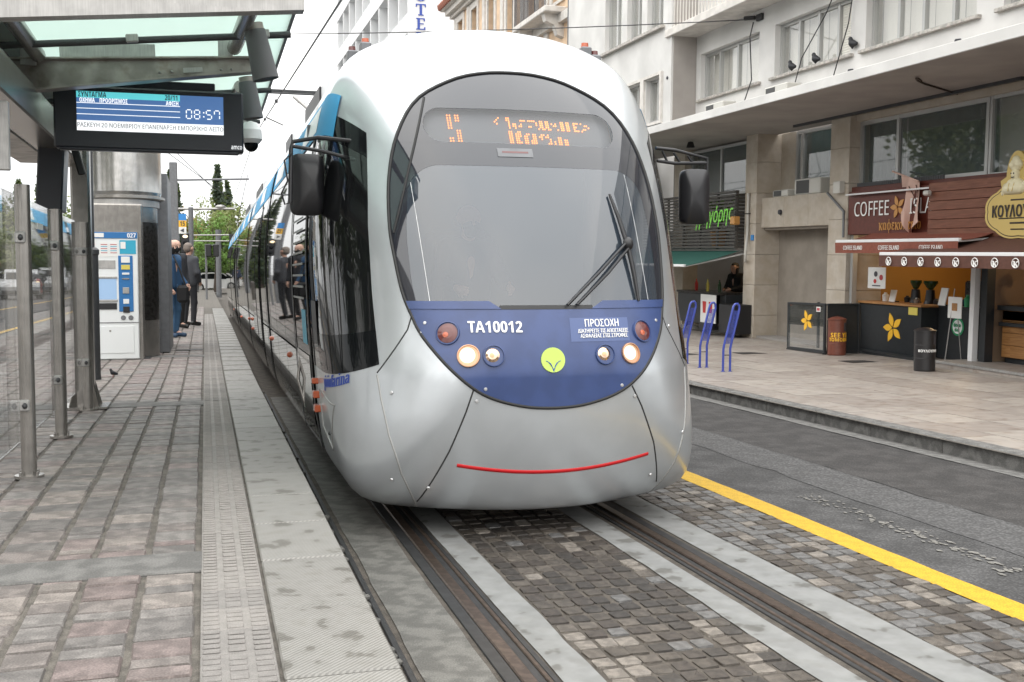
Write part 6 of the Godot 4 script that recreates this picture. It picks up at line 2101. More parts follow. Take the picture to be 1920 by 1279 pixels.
func build_shops() -> void:
	# brown coffee shop sign
	var s := thing("shop_sign", "dark red brown sign board with white letters COFFEE ISLA over the cafe", "sign", Vector3(11.4, 2.36, -16.1), "", true)
	part("board", slab_box(Vector3(11.40, 2.35, -17.34), Vector3(11.5, 3.13, -14.93), 0.006), "sign_brown", s)
	part("lamp_strip", slab_box(Vector3(11.30, 3.06, -17.3), Vector3(11.36, 3.085, -14.95)), "white_bar", s)
	letters(s, "COFFEE", 0.36, Vector3(11.385, 2.80, -16.62), FACE_STREET, "letter_white", 1.02)
	letters(s, "ISLA", 0.36, Vector3(11.385, 2.80, -15.26), FACE_STREET, "letter_white", 0.58)
	letters(s, "καφεκοπτείο", 0.25, Vector3(11.385, 2.50, -15.80), FACE_STREET, "letter_gold", 1.15, "Droid Serif", 700)
	flower(s, Vector3(11.385, 2.80, -15.86), 0.2, FACE_STREET, "letter_gold")
	# wooden board with the golden plaque
	var b := thing("wooden_sign_board", "reddish wooden plank board beside the coffee shop sign", "sign", Vector3(11.3, 2.25, -12.5), "", true)
	for k in 6:
		part("plank", slab_box(Vector3(11.28, 2.26 + k * 0.148, -14.92), Vector3(11.40, 2.26 + (k + 1) * 0.148 - 0.006, -9.0), 0.004), "sign_wood", b)
	part("spot_lamp", Geo.new().box(Vector3(11.2, 2.98, -14.85), Vector3(0.1, 0.08, 0.12), 0.02), "ac_white", b)
	var g := thing("bakery_plaque", "golden scalloped bakery plaque with dark letters mounted on the wooden board", "sign", Vector3(11.2, 2.2, -13.2), "", true)
	var shape := func(k: float) -> PackedVector2Array:
		var pg := PackedVector2Array()
		for j in 72:
			var a := TAU * j / 72.0
			var r := 1.0 + 0.055 * absf(sin(a * 4.0)) + 0.04 * cos(a * 2.0)
			pg.append(Vector2(cos(a) * 0.66 * r * k, sin(a) * 0.40 * r * k))
		return pg
	var ctr := Vector3(11.20, 2.62, -12.74)
	part("rim", Geo.new().prism(shape.call(1.0), 0.10, Transform3D(FACE_STREET, ctr)), "sign_gold", g)
	part("border_line", Geo.new().prism(shape.call(0.93), 0.11, Transform3D(FACE_STREET, ctr)), "letter_dark", g)
	part("field", Geo.new().prism(shape.call(0.90), 0.12, Transform3D(FACE_STREET, ctr)), "sign_gold", g)
	var fc := Vector3(11.17, 3.18, -12.86)
	part("baker_relief", blend([[fc + Vector3(0, -.24, -.13), fc + Vector3(0, -.24, .13), .09, .09], [fc + Vector3(0, -.17, -.08), fc + Vector3(0, -.17, .08), .07, .07], [fc + Vector3(0, -.07, 0), fc + Vector3(0, -.03, 0), .065, .07],
		[fc + Vector3(0, -.2, -.18), fc + Vector3(0, -.30, -.22), .05, .045], [fc + Vector3(0, -.2, .17), fc + Vector3(0, -.10, .25), .045, .035], [fc + Vector3(0, -.10, .25), fc + Vector3(0, .02, .27), .035, .03], [fc + Vector3(-.04, -.05, 0), fc + Vector3(-.07, -.06, 0), .02, .014]], 0.012, 0.014), "sign_cream", g)
	part("baker_hat", blend([[fc + Vector3(0, .05, -.055), fc + Vector3(0, .05, .055), .035, .035], [fc + Vector3(0, .10, -.06), fc + Vector3(0, .13, -.05), .06, .05], [fc + Vector3(0, .10, .06), fc + Vector3(0, .13, .05), .06, .05], [fc + Vector3(0, .13, 0), fc + Vector3(0, .17, 0), .06, .06]], 0.012, 0.008), "sign_cream", g)
	for q in [[-.025, -.03], [.025, -.03]]:
		part("baker_eye", Geo.new().ball(fc + Vector3(-.066, q[1] + .005, q[0]), Vector3(.01, .012, .01), 8), "letter_dark", g)
	part("baker_smile", Geo.new().tube([fc + Vector3(-.062, -.075, -.03), fc + Vector3(-.068, -.09, 0), fc + Vector3(-.062, -.075, .03)], 0.006, 5), "letter_dark", g)
	part("apron_line", Geo.new().tube([fc + Vector3(-.07, -.16, -.05), fc + Vector3(-.10, -.28, -.04)], 0.006, 5), "sign_gold", g)
	part("apron_line", Geo.new().tube([fc + Vector3(-.07, -.16, .05), fc + Vector3(-.10, -.28, .04)], 0.006, 5), "sign_gold", g)
	var backing := PackedVector2Array()
	for j in 40:
		var a := TAU * j / 40.0
		backing.append(Vector2(cos(a) * (0.32 if sin(a) < 0 else 0.20), sin(a) * 0.36))
	part("relief_back", Geo.new().prism(backing, 0.08, Transform3D(FACE_STREET, Vector3(11.22, 3.12, -12.86))), "sign_gold", g)
	letters(g, "ΚΟΥΛΟΥΡΑΔ", 0.24, Vector3(11.13, 2.62, -12.74), FACE_STREET, "letter_dark", 1.06, "Droid Sans", 700)
	for q in [[2.52, 0.80, 0.018], [2.45, 0.34, 0.026], [2.78, 0.34, 0.022], [2.36, 0.3, 0.02]]:
		part("ornament", Geo.new().box(Vector3(11.138, q[0], -12.74), Vector3(0.01, q[2], q[1]), 0.004), "letter_dark", g)
	# awnings
	var a1 := awning("russet brown awning with small printed name under the coffee shop sign", "awning_russet", 11.42, 2.37, 10.7, 2.21, -13.4, -16.6, 0.18)
	for z in [-16.05, -15.05, -14.0]:
		letters(a1, "COFFEE ISLAND", 0.10, Vector3(10.652, 2.10, z), FACE_STREET, "letter_white", 0.55)
	var a2 := awning("dark brown awning with white ringed letters K, nearest of the three awnings", "awning_brown", 11.3, 2.27, 10.2, 1.995, -8.5, -14.6, 0.17)
	for k in 13:
		var c := Vector3(10.145, 1.885, -14.32 + k * 0.385)
		var ring := []
		for j in 17:
			ring.append(c + Vector3(0, cos(TAU * j / 16.0) * 0.062, sin(TAU * j / 16.0) * 0.062))
		part("ring_mark", Geo.new().tube(ring, 0.007, 5, false), "letter_white", a2)
		letters(a2, "κ", 0.15, c, FACE_STREET, "letter_white", 0.0, "Droid Serif", 700)
	var a3 := awning("dark green awning over the juice bar doorway", "awning_green", 11.55, 2.12, 10.05, 1.72, -21.4, -27.0, 0.0)
	# flag
	var f := thing("flag", "faded pink flag on a slanting pole in front of the coffee sign", "flag", Vector3(11.4, 3.3, -16.1), "", true)
	var p0 := Vector3(11.5, 3.43, -16.2)
	var p1 := Vector3(11.36, 3.20, -15.30)
	part("pole", Geo.new().tube([p0, p1], 0.016, 8), "flag_pink", f)
	var rows := []
	for i in 22:
		var row := []
		var v := i / 21.0
		for j in 22:
			var u := j / 21.0
			var top := p0.lerp(p1, 0.36 + u * 0.66)
			var fold := 0.07 * sin(u * 9.0 + v * 2.5) * (0.3 + v)
			row.append(top + Vector3(fold - 0.05 * v, -v * (0.42 + 0.42 * sin(u * PI * 0.85 + 0.25)) - 0.16 * u * v, 0.10 * v * sin(u * 7.0) + u * v * 0.12))
		rows.append(row)
	var cl := part("cloth", Geo.new().grid(rows, Vector3(-1, 0, 0), 0.003), "flag_pink", f)
	part("printed_mark", Geo.new().tube([rows[3][12] + Vector3(-.012, 0, 0), rows[6][15] + Vector3(-.012, 0, 0), rows[9][18] + Vector3(-.012, 0, 0), rows[11][14] + Vector3(-.012, 0, 0)], 0.008, 5), "awning_brown", cl)
	part("printed_mark", Geo.new().tube([rows[2][17] + Vector3(-.012, 0, 0), rows[5][19] + Vector3(-.012, 0, 0), rows[8][20] + Vector3(-.012, 0, 0)], 0.008, 5), "awning_brown", cl)
	var jb := thing("junction_box", "beige junction box with a drain pipe on the stone pillar by the cafe", "junction box", Vector3(11.4, 3.1, -17.6), "", true)
	part("box", slab_box(Vector3(11.3, 3.12, -17.72), Vector3(11.42, 3.34, -17.5), 0.01), "ac_white", jb)
	part("pipe", Geo.new().tube([Vector3(11.4, 3.15, -18.05), Vector3(11.36, 2.78, -17.43), Vector3(11.36, 2.3, -17.42)], 0.025, 8), "grey_paint", jb)
	# coffee counter
	var c := thing("coffee_counter", "black coffee counter with a yellow flower emblem in the shop opening", "counter", Vector3(11.7, 0.22, -16.2), "", true)
	part("front", slab_box(Vector3(11.66, 0.24, -17.28), Vector3(12.25, 1.10, -15.50), 0.006), "counter_black", c)
	part("top", slab_box(Vector3(11.62, 1.10, -17.28), Vector3(12.3, 1.14, -15.46), 0.006), "counter_wood", c)
	part("side_front", slab_box(Vector3(12.0, 0.24, -15.49), Vector3(12.7, 1.10, -14.55), 0.006), "counter_black", c)
	part("side_top", slab_box(Vector3(11.96, 1.10, -15.45), Vector3(12.75, 1.135, -14.52), 0.006), "counter_black", c)
	flower(c, Vector3(11.655, 0.70, -16.25), 0.27, FACE_STREET, "flower_gold")
	part("notice", slab_box(Vector3(11.645, 0.96, -15.82), Vector3(11.655, 1.09, -15.58)), "paper_yellow", c)
	var st := part("round_sticker", Geo.new().lathe([Vector2(0.15, 0), Vector2(0.15, 0.008), Vector2(0, 0.008)], Vector3(11.995, 0.80, -14.98), 24, Basis(Vector3(0, 0, 1), Vector3(-1, 0, 0), Vector3(0, 1, 0))), "sticker_green", c)
	part("sticker_disc", Geo.new().lathe([Vector2(0.115, 0), Vector2(0.115, 0.012), Vector2(0, 0.012)], Vector3(11.995, 0.80, -14.98), 24, Basis(Vector3(0, 0, 1), Vector3(-1, 0, 0), Vector3(0, 1, 0))), "cream_case", st)
	letters(st, "deco", 0.09, Vector3(11.975, 0.83, -14.98), FACE_STREET, "sticker_green", 0.17, "Droid Sans", 700)
	letters(st, "dar", 0.08, Vector3(11.975, 0.75, -14.98), FACE_STREET, "sticker_green", 0.11, "Droid Sans", 700)
	var items := [[-16.62, "cup_stand", "paper", 0.13, 0.22, "white menu holder at the left end of the coffee counter"], [-15.25, "tablet_stand", "paper", 0.14, 0.30, "white tilted tablet on the coffee counter"]]
	for q in items:
		var o := thing(q[1], q[5], "stand", Vector3(11.9, 1.14, q[0]), "", true)
		part("panel", Geo.new().box(Vector3(11.9, 1.14 + q[4] * 0.5, q[0]), Vector3(0.02, q[4], q[3] * 1.3), 0.004, Basis(Vector3(0, 0, 1), -0.22)), q[2], o)
		part("foot", Geo.new().box(Vector3(11.93, 1.15, q[0]), Vector3(0.12, 0.02, q[3])), "plastic_black", o)
	for q in [[-16.25, 0.10, "left"], [-15.85, 0.12, "right"]]:
		var o := thing("coffee_grinder", "dark coffee grinder with a hopper, " + q[2] + " of the two on the counter", "grinder", Vector3(12.1, 1.14, q[0]), "coffee grinders on the counter", true)
		part("body", Geo.new().lathe([Vector2(0.11, 0), Vector2(0.09, 0.05), Vector2(0.07, 0.24), Vector2(0, 0.25)], Vector3(12.1, 1.14, q[0]), 16), "plastic_black", o)
		part("hopper", Geo.new().lathe([Vector2(0.04, 0.25), Vector2(q[1], 0.36), Vector2(q[1], 0.40), Vector2(0, 0.41)], Vector3(12.1, 1.14, q[0]), 16), "dark_bottle", o)
	for k in 7:
		var q: float = [-16.95, -16.45, -16.05, -15.65, -15.05, -14.92, -14.75][k]
		var hh: float = [0.16, 0.12, 0.10, 0.10, 0.16, 0.15, 0.2][k]
		var mm: String = ["cream_case", "plastic_black", "steel", "plastic_black", "navy", "navy", "sticker_green"][k]
		var lb: String = ["pale jug behind the menu holder", "black can left of the grinders", "small steel can between the grinders", "black can right of the grinders", "stack of dark blue cups beside the tablet", "second stack of dark blue cups beside the tablet", "green bottle at the right end of the counter"][k]
		solo("counter_jar", Geo.new().lathe([Vector2(0.05, 0), Vector2(0.06, hh * 0.7), Vector2(0.03, hh * 0.85), Vector2(0.025, hh), Vector2(0, hh)], Vector3(11.98 + 0.1 * (k % 2), 1.14, q), 14), mm, lb + " on the coffee counter", "jar", "jars and cups on the coffee counter", true)
	var es := thing("espresso_machine", "dark espresso machine with paper cup stacks at the back of the coffee shop", "coffee machine", Vector3(12.5, 1.14, -14.85), "", true)
	part("body", slab_box(Vector3(12.3, 1.14, -15.25), Vector3(12.7, 1.56, -14.62), 0.03), "steel_soot", es)
	for k in 3:
		part("cup_stack", Geo.new().lathe([Vector2(0.035, 0), Vector2(0.05, 0.2), Vector2(0.05, 0.25), Vector2(0, 0.25)], Vector3(12.45, 1.56, -15.15 + k * 0.16), 12), "counter_wood", es)
	var po := thing("window_poster", "white drinks poster hung in the left of the coffee shop opening", "poster", Vector3(11.63, 1.4, -16.7), "", true)
	part("sheet", slab_box(Vector3(11.63, 1.38, -17.0), Vector3(11.64, 1.76, -16.48)), "paper", po)
	for q in [[1.64, -16.76, "ink", 0.05], [1.58, -16.6, "ink_red", 0.05], [1.51, -16.78, "smoothie_red", 0.04]]:
		part("printed_cup", Geo.new().lathe([Vector2(q[3], 0), Vector2(q[3], 0.006), Vector2(0, 0.006)], Vector3(11.628, q[0], q[1]), 14, Basis(Vector3(0, 0, 1), Vector3(-1, 0, 0), Vector3(0, 1, 0))), q[2], po)
	part("print_line", slab_box(Vector3(11.624, 1.42, -16.86), Vector3(11.629, 1.44, -16.62)), "ink", po)
	var ss := thing("poster_stand", "thin floor stand with a small white poster at the cafe door", "stand", Vector3(11.55, 0.2, -14.45), "", true)
	part("leg", Geo.new().tube([Vector3(11.48, 0.26, -14.62), Vector3(11.52, 1.45, -14.5)], 0.009, 6).tube([Vector3(11.7, 0.26, -14.5), Vector3(11.54, 1.3, -14.48)], 0.008, 6), "steel_pale", ss)
	part("sheet", slab_box(Vector3(11.5, 0.98, -14.62), Vector3(11.51, 1.32, -14.30)), "paper", ss)
	part("printed_cup", slab_box(Vector3(11.492, 1.1, -14.52), Vector3(11.499, 1.22, -14.40)), "counter_wood", ss)
	# bakery counter
	var k2 := thing("bakery_counter", "knotty wooden bakery counter with a dark ledge at the right edge", "counter", Vector3(12.5, 0.33, -12), "", true)
	for k in 4:
		part("board", slab_box(Vector3(11.86, 0.42 + k * 0.19, -13.80), Vector3(12.5, 0.42 + (k + 1) * 0.19 - 0.005, -7.0), 0.004), "counter_wood", k2)
	part("ledge", slab_box(Vector3(11.80, 0.90, -13.82), Vector3(12.55, 0.96, -7.0), 0.006), "counter_black", k2)
	part("upper_board", slab_box(Vector3(11.86, 0.965, -13.80), Vector3(12.5, 1.14, -7.0), 0.004), "counter_wood", k2)
	part("top", slab_box(Vector3(11.78, 1.145, -13.84), Vector3(12.55, 1.22, -7.0), 0.006), "counter_black", k2)
	part("plinth", slab_box(Vector3(11.92, 0.33, -13.78), Vector3(12.5, 0.415, -7.0)), "counter_black", k2)
	var bl := thing("balloon_figure", "orange balloon figure in the shape of a 2 on the bakery counter", "balloons", Vector3(12.2, 1.22, -13.5), "", true)
	for q in [[-.12, .44], [-.06, .52], [.03, .53], [.10, .46], [.09, .36], [.03, .27], [-.05, .18], [-.10, .09], [-.02, .06], [.07, .06], [.14, .08]]:
		part("balloon", Geo.new().ball(Vector3(12.2, 1.22 + q[1], -13.52 + q[0] * 1.3), Vector3(.06, .06, .06), 10), "balloon", bl)
	for k in 5:
		solo("pastry_jar", Geo.new().lathe([Vector2(0.06, 0), Vector2(0.08, 0.12), Vector2(0.07, 0.2), Vector2(0.03, 0.24), Vector2(0, 0.24)], Vector3(12.1 + 0.12 * (k % 2), 1.22, -13.15 + k * 0.16), 14), "dark_bottle", ["first", "second", "third", "fourth", "fifth"][k] + " dark jar right of the balloon figure on the bakery counter", "jar", "dark jars on the bakery counter", true)
	# lamps inside the two shops
	for q in [[12.9, -16.0, "coffee shop"], [12.9, -12.2, "bakery"], [12.6, -22.6, "juice bar"]]:
		var y := 2.33 if q[1] > -20 else 2.47
		var lm := thing("ceiling_lamp", "warm round ceiling lamp inside the " + q[2], "lamp", Vector3(q[0], y, q[1]), "ceiling lamps inside the shops", true)
		part("glowing_disc", Geo.new().lathe([Vector2(0, -0.03), Vector2(0.13, -0.03), Vector2(0.15, 0.0), Vector2(0, 0.02)], Vector3(q[0], y, q[1]), 20), "shop_lamp", lm)
		var ol := OmniLight3D.new()
		ol.name = "lamp_light"
		ol.light_color = Color(1.0, 0.84, 0.62)
		ol.light_energy = 0.3 if q[1] > -20 else 0.12
		ol.light_size = 0.15
		ol.omni_range = 12
		ol.omni_attenuation = 2
		ol.shadow_enabled = true
		add_child(ol)
		ol.position = tilt * Vector3(q[0], y - 0.12, q[1])
	build_juice_bar()
	build_furniture()

func build_juice_bar() -> void:
	var j := thing("slatted_box", "brown slatted balcony screen above the juice bar", "screen", Vector3(11.2, 2.1, -23), "", true)
	for k in 16:
		var y := 2.12 + k * 0.076
		part("slat", slab_box(Vector3(11.22, y, -26.5), Vector3(11.245, y + 0.045, -21.38)), "slat_brown", j)
		part("slat", slab_box(Vector3(11.25, y, -21.40), Vector3(11.6, y + 0.045, -21.38)), "slat_brown", j)
	for z in [-21.39, -22.3, -23.2, -24.1, -25.0]:
		part("upright", slab_box(Vector3(11.246, 2.1, z - 0.03), Vector3(11.29, 3.36, z + 0.03)), "slat_brown", j)
	part("top_rail", slab_box(Vector3(11.2, 3.33, -26.5), Vector3(11.3, 3.38, -21.36)), "slat_brown", j)
	part("floor", slab_box(Vector3(11.3, 2.06, -26.5), Vector3(11.6, 2.12, -21.4)), "room_wall", j)
	var g := thing("juice_bar_sign", "bright green handwritten style sign on the slatted screen", "sign", Vector3(11.15, 2.8, -22.6), "", true)
	var slant := Basis(Vector3(0, 0.05, 1).normalized(), Vector3(0, 1, 0.2).normalized(), Vector3(-1, 0, 0))
	letters(g, "γρηγόρης", 0.50, Vector3(11.17, 2.86, -22.33), slant, "gory_green", 1.85)
	var hl := thing("patio_heater", "small orange fronted heater lamp on the pillar beside the slatted screen", "heater", Vector3(11.3, 2.75, -21.2), "", true)
	part("arm", Geo.new().tube([Vector3(11.42, 2.86, -21.05), Vector3(11.1, 2.85, -21.2)], 0.012, 6), "plastic_black", hl)
	part("head", slab_box(Vector3(11.05, 2.62, -21.3), Vector3(11.2, 2.8, -21.1), 0.02), "letter_gold", hl)
	solo("drain_hose", Geo.new().tube([Vector3(11.38, 3.3, -21.1), Vector3(11.38, 2.4, -21.1), Vector3(11.3, 2.1, -21.0), Vector3(11.3, 1.9, -21.02), Vector3(11.38, 1.82, -21.15)], 0.03, 8), "ac_white", "pale drain hose curving down the stone pillar beside the green awning", "hose", "", true)
	solo("number_plate", slab_box(Vector3(11.395, 2.28, -20.98), Vector3(11.42, 2.40, -20.88)), "sign_blue", "small blue house number plate on the stone pillar by the green awning", "plate", "", true)
	var s := thing("smoothie_board", "white board with a red smoothie cup standing before the juice bar", "sign board", Vector3(11.0, 0.3, -22.2), "", true)
	part("board", slab_box(Vector3(10.98, 0.42, -22.5), Vector3(11.0, 1.06, -21.75)), "paper", s)
	for z in [-22.3, -21.98]:
		part("printed_cup", Geo.new().prism(PackedVector2Array([Vector2(-.06, -.14), Vector2(.06, -.14), Vector2(.09, .12), Vector2(-.09, .12)]), 0.006, Transform3D(FACE_STREET, Vector3(10.976, 0.78, z))), "smoothie_red", s)
	part("foot", slab_box(Vector3(10.9, 0.27, -22.4), Vector3(11.1, 0.42, -21.85)), "plastic_black", s)
	var t := thing("drinks_cart", "dark wheeled display cart with bottles in front of the juice bar", "cart", Vector3(11.3, 0.3, -22.9), "", true)
	part("cabinet", slab_box(Vector3(11.1, 0.36, -24.0), Vector3(11.8, 1.06, -22.55), 0.01), "counter_black", t)
	part("top", slab_box(Vector3(11.06, 1.06, -24.0), Vector3(11.84, 1.11, -21.75)), "steel_soot", t)
	part("end_cabinet", slab_box(Vector3(11.2, 0.36, -21.98), Vector3(11.8, 1.06, -21.72), 0.01), "counter_black", t)
	for z in [-23.6, -22.8, -21.85]:
		part("wheel", Geo.new().lathe([Vector2(0, -.02), Vector2(.06, -.02), Vector2(.06, .02), Vector2(0, .02)], Vector3(11.15, 0.31, z), 12, Basis(Vector3(0, 1, 0), Vector3(1, 0, 0), Vector3(0, 0, -1))), "rubber_black", t)
	solo("black_planter", slab_box(Vector3(11.0, 0.24, -21.62), Vector3(11.5, 0.88, -20.9), 0.012), "plastic_black", "black box planter at the foot of the stone pillar by the juice bar", "planter", "", true)
	for k in 8:
		var z := -22.3 - k * 0.2
		solo("drink_bottle", Geo.new().lathe([Vector2(.035, 0), Vector2(.04, .16), Vector2(.015, .24), Vector2(.015, .28), Vector2(0, .28)], Vector3(11.35 + 0.1 * (k % 3), 1.11, z), 10), ["dark_bottle", "paper", "smoothie_red", "paper_yellow"][k % 4], ["dark", "white", "red", "yellow"][k % 4] + " bottle on the drinks cart, " + ["nearer" , "farther"][k / 4] + " of its colour", "bottle", "bottles on the drinks cart", true)
	for k in 3:
		solo("wall_notice", slab_box(Vector3(12.6, 1.1 + 0.28 * k, -23.9 + k * 0.12), Vector3(12.62, 1.4 + 0.28 * k, -23.5 + k * 0.12)), "paper", ["lowest", "middle", "highest"][k] + " white notice hung inside the juice bar", "notice", "notices inside the juice bar", true)
	for k in 3:
		solo("fridge_label", slab_box(Vector3(11.72, 0.95 + 0.2 * k, -21.72), Vector3(11.74, 1.12 + 0.2 * k, -21.5)), "paper", ["lowest", "middle", "highest"][k] + " small pale label beside the juice bar door frame", "notice", "labels by the juice bar door", true)
	# plant on the slatted balcony
	var p := thing("balcony_plant", "green strap leaved plant standing behind the slatted screen", "plant", Vector3(11.45, 2.2, -22.6), "", true)
	var rg := RandomNumberGenerator.new()
	rg.seed = 8
	part("pot", Geo.new().lathe([Vector2(.14, 0), Vector2(.2, .4), Vector2(0, .4)], Vector3(11.45, 2.12, -22.6), 12), "letter_gold", p)
	for k in 16:
		var a := rg.randf() * TAU
		var l := rg.randf_range(0.7, 1.3)
		var c := Vector3(11.45, 2.5, -22.6)
		var d := Vector3(cos(a) * 0.35, 0, sin(a))
		var rows := []
		for i in 7:
			var f := i / 6.0
			var m: Vector3 = c + d * l * f * 0.8 + Vector3(0, l * (1.5 * f - 0.9 * f * f), 0)
			var w: Vector3 = d.cross(Vector3.UP).normalized() * 0.05 * sin(f * PI * 0.9 + 0.25)
			rows.append([m - w, m + w])
		part("leaf", Geo.new().grid(rows, Vector3.UP), "leaf_green", p)

func build_furniture() -> void:
	# blue bicycle stands
	var root: Node3D
	var spots := [[7.60, -14.65, "nearest blue leaning bicycle stand on the pavement"], [7.58, -15.40, "middle blue leaning bicycle stand of the three"], [7.60, -16.15, "farthest blue leaning bicycle stand, half behind the tram"]]
	for k in 3:
		var at := Vector3(spots[k][0], walk_y(7.6, spots[k][1]), spots[k][1])
		if k == 0:
			root = thing("bicycle_stand", spots[k][2], "bicycle stand", at, "blue bicycle stands")
			var low := [Vector3(-0.055, 0, 0.03), Vector3(-0.055, 0.36, 0.03)]
			var path := [Vector3(-0.06, -0.01, 0), Vector3(-0.055, 0.34, 0), Vector3(-0.045, 0.40, 0), Vector3(0.09, 0.93, 0), Vector3(0.105, 0.99, 0), Vector3(0.135, 1.025, 0), Vector3(0.175, 1.03, 0), Vector3(0.20, 1.0, 0), Vector3(0.205, 0.94, 0), Vector3(0.075, 0.42, 0), Vector3(0.06, 0.35, 0), Vector3(0.06, -0.01, 0)]
			path = path.map(func(v): return v + at)
			part("frame", Geo.new().tube(path, 0.018, 10), "bike_blue", root)
			part("cross_bar", Geo.new().tube([at + Vector3(-0.055, 0.25, 0), at + Vector3(0.06, 0.25, 0)], 0.010, 6), "steel", root)
			var mesh := Geo.new()
			for j in 26:
				var f := j / 25.0
				mesh.tube([at + Vector3(-0.035 + 0.125 * f, 0.43 + 0.49 * f, 0), at + Vector3(0.075 + 0.125 * f, 0.43 + 0.49 * f, 0)], 0.004, 4)
			for j in 5:
				mesh.tube([at + Vector3(-0.02 + 0.022 * j, 0.43, 0), at + Vector3(0.105 + 0.022 * j, 0.92, 0)], 0.004, 4)
			stuff("mesh_panel", mesh, "bike_blue", root)
			for x in [-0.06, 0.06]:
				part("foot", Geo.new().lathe([Vector2(0.035, 0), Vector2(0.035, 0.008), Vector2(0, 0.008)], at + Vector3(x, 0, 0), 10), "bike_blue", root)
		else:
			var c: Node3D = root.duplicate()
			c.name = numbered("bicycle_stand")
			add_child(c)
			c.position = at
			c.set_meta("label", spots[k][2])
	bin(Vector3(10.44, walk_y(10.44, -13.7), -13.75), 0.155, 0.66, "bin_black", "black round litter bin in front of the coffee counter", "letter_white", [["ΚΟΥΛΟΥΡΑΔΕΣ", 0.055, 0.31, -0.05]])
	bin(Vector3(10.77, walk_y(10.77, -16.6), -16.6), 0.158, 0.69, "bin_brown", "reddish brown round litter bin beside the glass screen", "flower_gold", [["SEE YOU", 0.11, 0.36, 0.08], ["TOMORROW", 0.085, 0.28, 0.10]])
	# glass screen box
	var y := walk_y(10.6, -17.3)
	var s := thing("glass_screen", "dark framed glass terrace screen with a yellow flower beside the niche", "screen", Vector3(10.65, y, -17.4))
	var a := Vector3(10.66, y, -18.05)
	var b := Vector3(10.62, y, -16.75)
	for p in [a, b, Vector3(11.3, y, -16.72), Vector3(11.3, y, -18.05)]:
		part("upright", Geo.new().box(p + Vector3(0, 0.46, 0), Vector3(0.045, 0.88, 0.045), 0.005), "counter_black", s)
	for q in [[0.04, 0.06], [0.89, 0.04]]:
		part("rail", Geo.new().box(Vector3(10.64, y + q[0], -17.4), Vector3(0.05, q[1], 1.26), 0.005), "counter_black", s)
		part("rail", Geo.new().box(Vector3(10.97, y + q[0], -16.735), Vector3(0.62, q[1], 0.05), 0.005), "counter_black", s)
	part("pane", Geo.new().box(Vector3(10.64, y + 0.47, -17.4), Vector3(0.01, 0.80, 1.24)), "glass_clear", s)
	part("dark_film", Geo.new().box(Vector3(10.652, y + 0.68, -17.4), Vector3(0.006, 0.38, 1.22)), "glass_tint", s)
	part("side_panel", Geo.new().box(Vector3(10.97, y + 0.47, -16.735), Vector3(0.62, 0.80, 0.02)), "counter_black", s)
	flower(s, Vector3(10.625, y + 0.58, -17.35), 0.20, FACE_STREET, "flower_gold")
	part("small_sticker", Geo.new().box(Vector3(10.628, y + 0.80, -16.98), Vector3(0.005, 0.09, 0.13)), "paper", s)
	part("red_sticker", Geo.new().box(Vector3(10.624, y + 0.80, -16.98), Vector3(0.004, 0.05, 0.09)), "ink_red", s)
	for p in [a, b]:
		part("foot", Geo.new().lathe([Vector2(0.04, 0), Vector2(0.04, 0.03), Vector2(0, 0.03)], p, 10), "plastic_black", s)

# ---- trees, wires, traffic far off ------------------------------------------------------------------------------------
func leaves(g: Geo, c: Vector3, r: Vector3, n: int, size: float, rg: RandomNumberGenerator) -> void:
	for k in n:
		var d := Vector3(rg.randfn(), rg.randfn(), rg.randfn()).normalized() * pow(rg.randf(), 0.45)
		var p := c + d * r
		var u := Vector3(rg.randfn(), rg.randfn() * 0.7, rg.randfn()).normalized()
		var v := u.cross(Vector3(rg.randfn(), rg.randfn(), rg.randfn())).normalized()
		var s := size * rg.randf_range(0.6, 1.3)
		var nn := (d + Vector3(0, 0.5, 0)).normalized()
		g.tri(p - u * s, p + v * s * 0.55, p + u * s, nn, nn, nn)
		g.tri(p - u * s, p + u * s, p - v * s * 0.55, nn, nn, nn)

func cypress(at: Vector3, h: float, w: float, label: String, seed_: int, group := "cypresses at the end of the street") -> void:
	var rg := RandomNumberGenerator.new()
	rg.seed = seed_
	var t := thing("cypress_tree", label, "tree", at, group)
	part("trunk", Geo.new().tube([at, at + Vector3(0, h * 0.5, 0), at + Vector3(0, h * 0.9, 0)], [w * 0.12, w * 0.08, 0.02], 8), "bark", t)
	var g := Geo.new()
	var n := 26
	for k in n:
		var f := k / float(n)
		var r := w * 0.5 * pow(1.0 - f, 0.62) * minf(1.0, 0.5 + f * 4.0)
		for q in 3:
			var a := rg.randf() * TAU
			leaves(g, at + Vector3(cos(a) * r * 0.55, h * (0.06 + 0.92 * f), sin(a) * r * 0.55), Vector3(r * 0.6, h / n * 1.3, r * 0.6), 48, h * 0.016, rg)
	part("crown", g, "leaf_cypress", t)

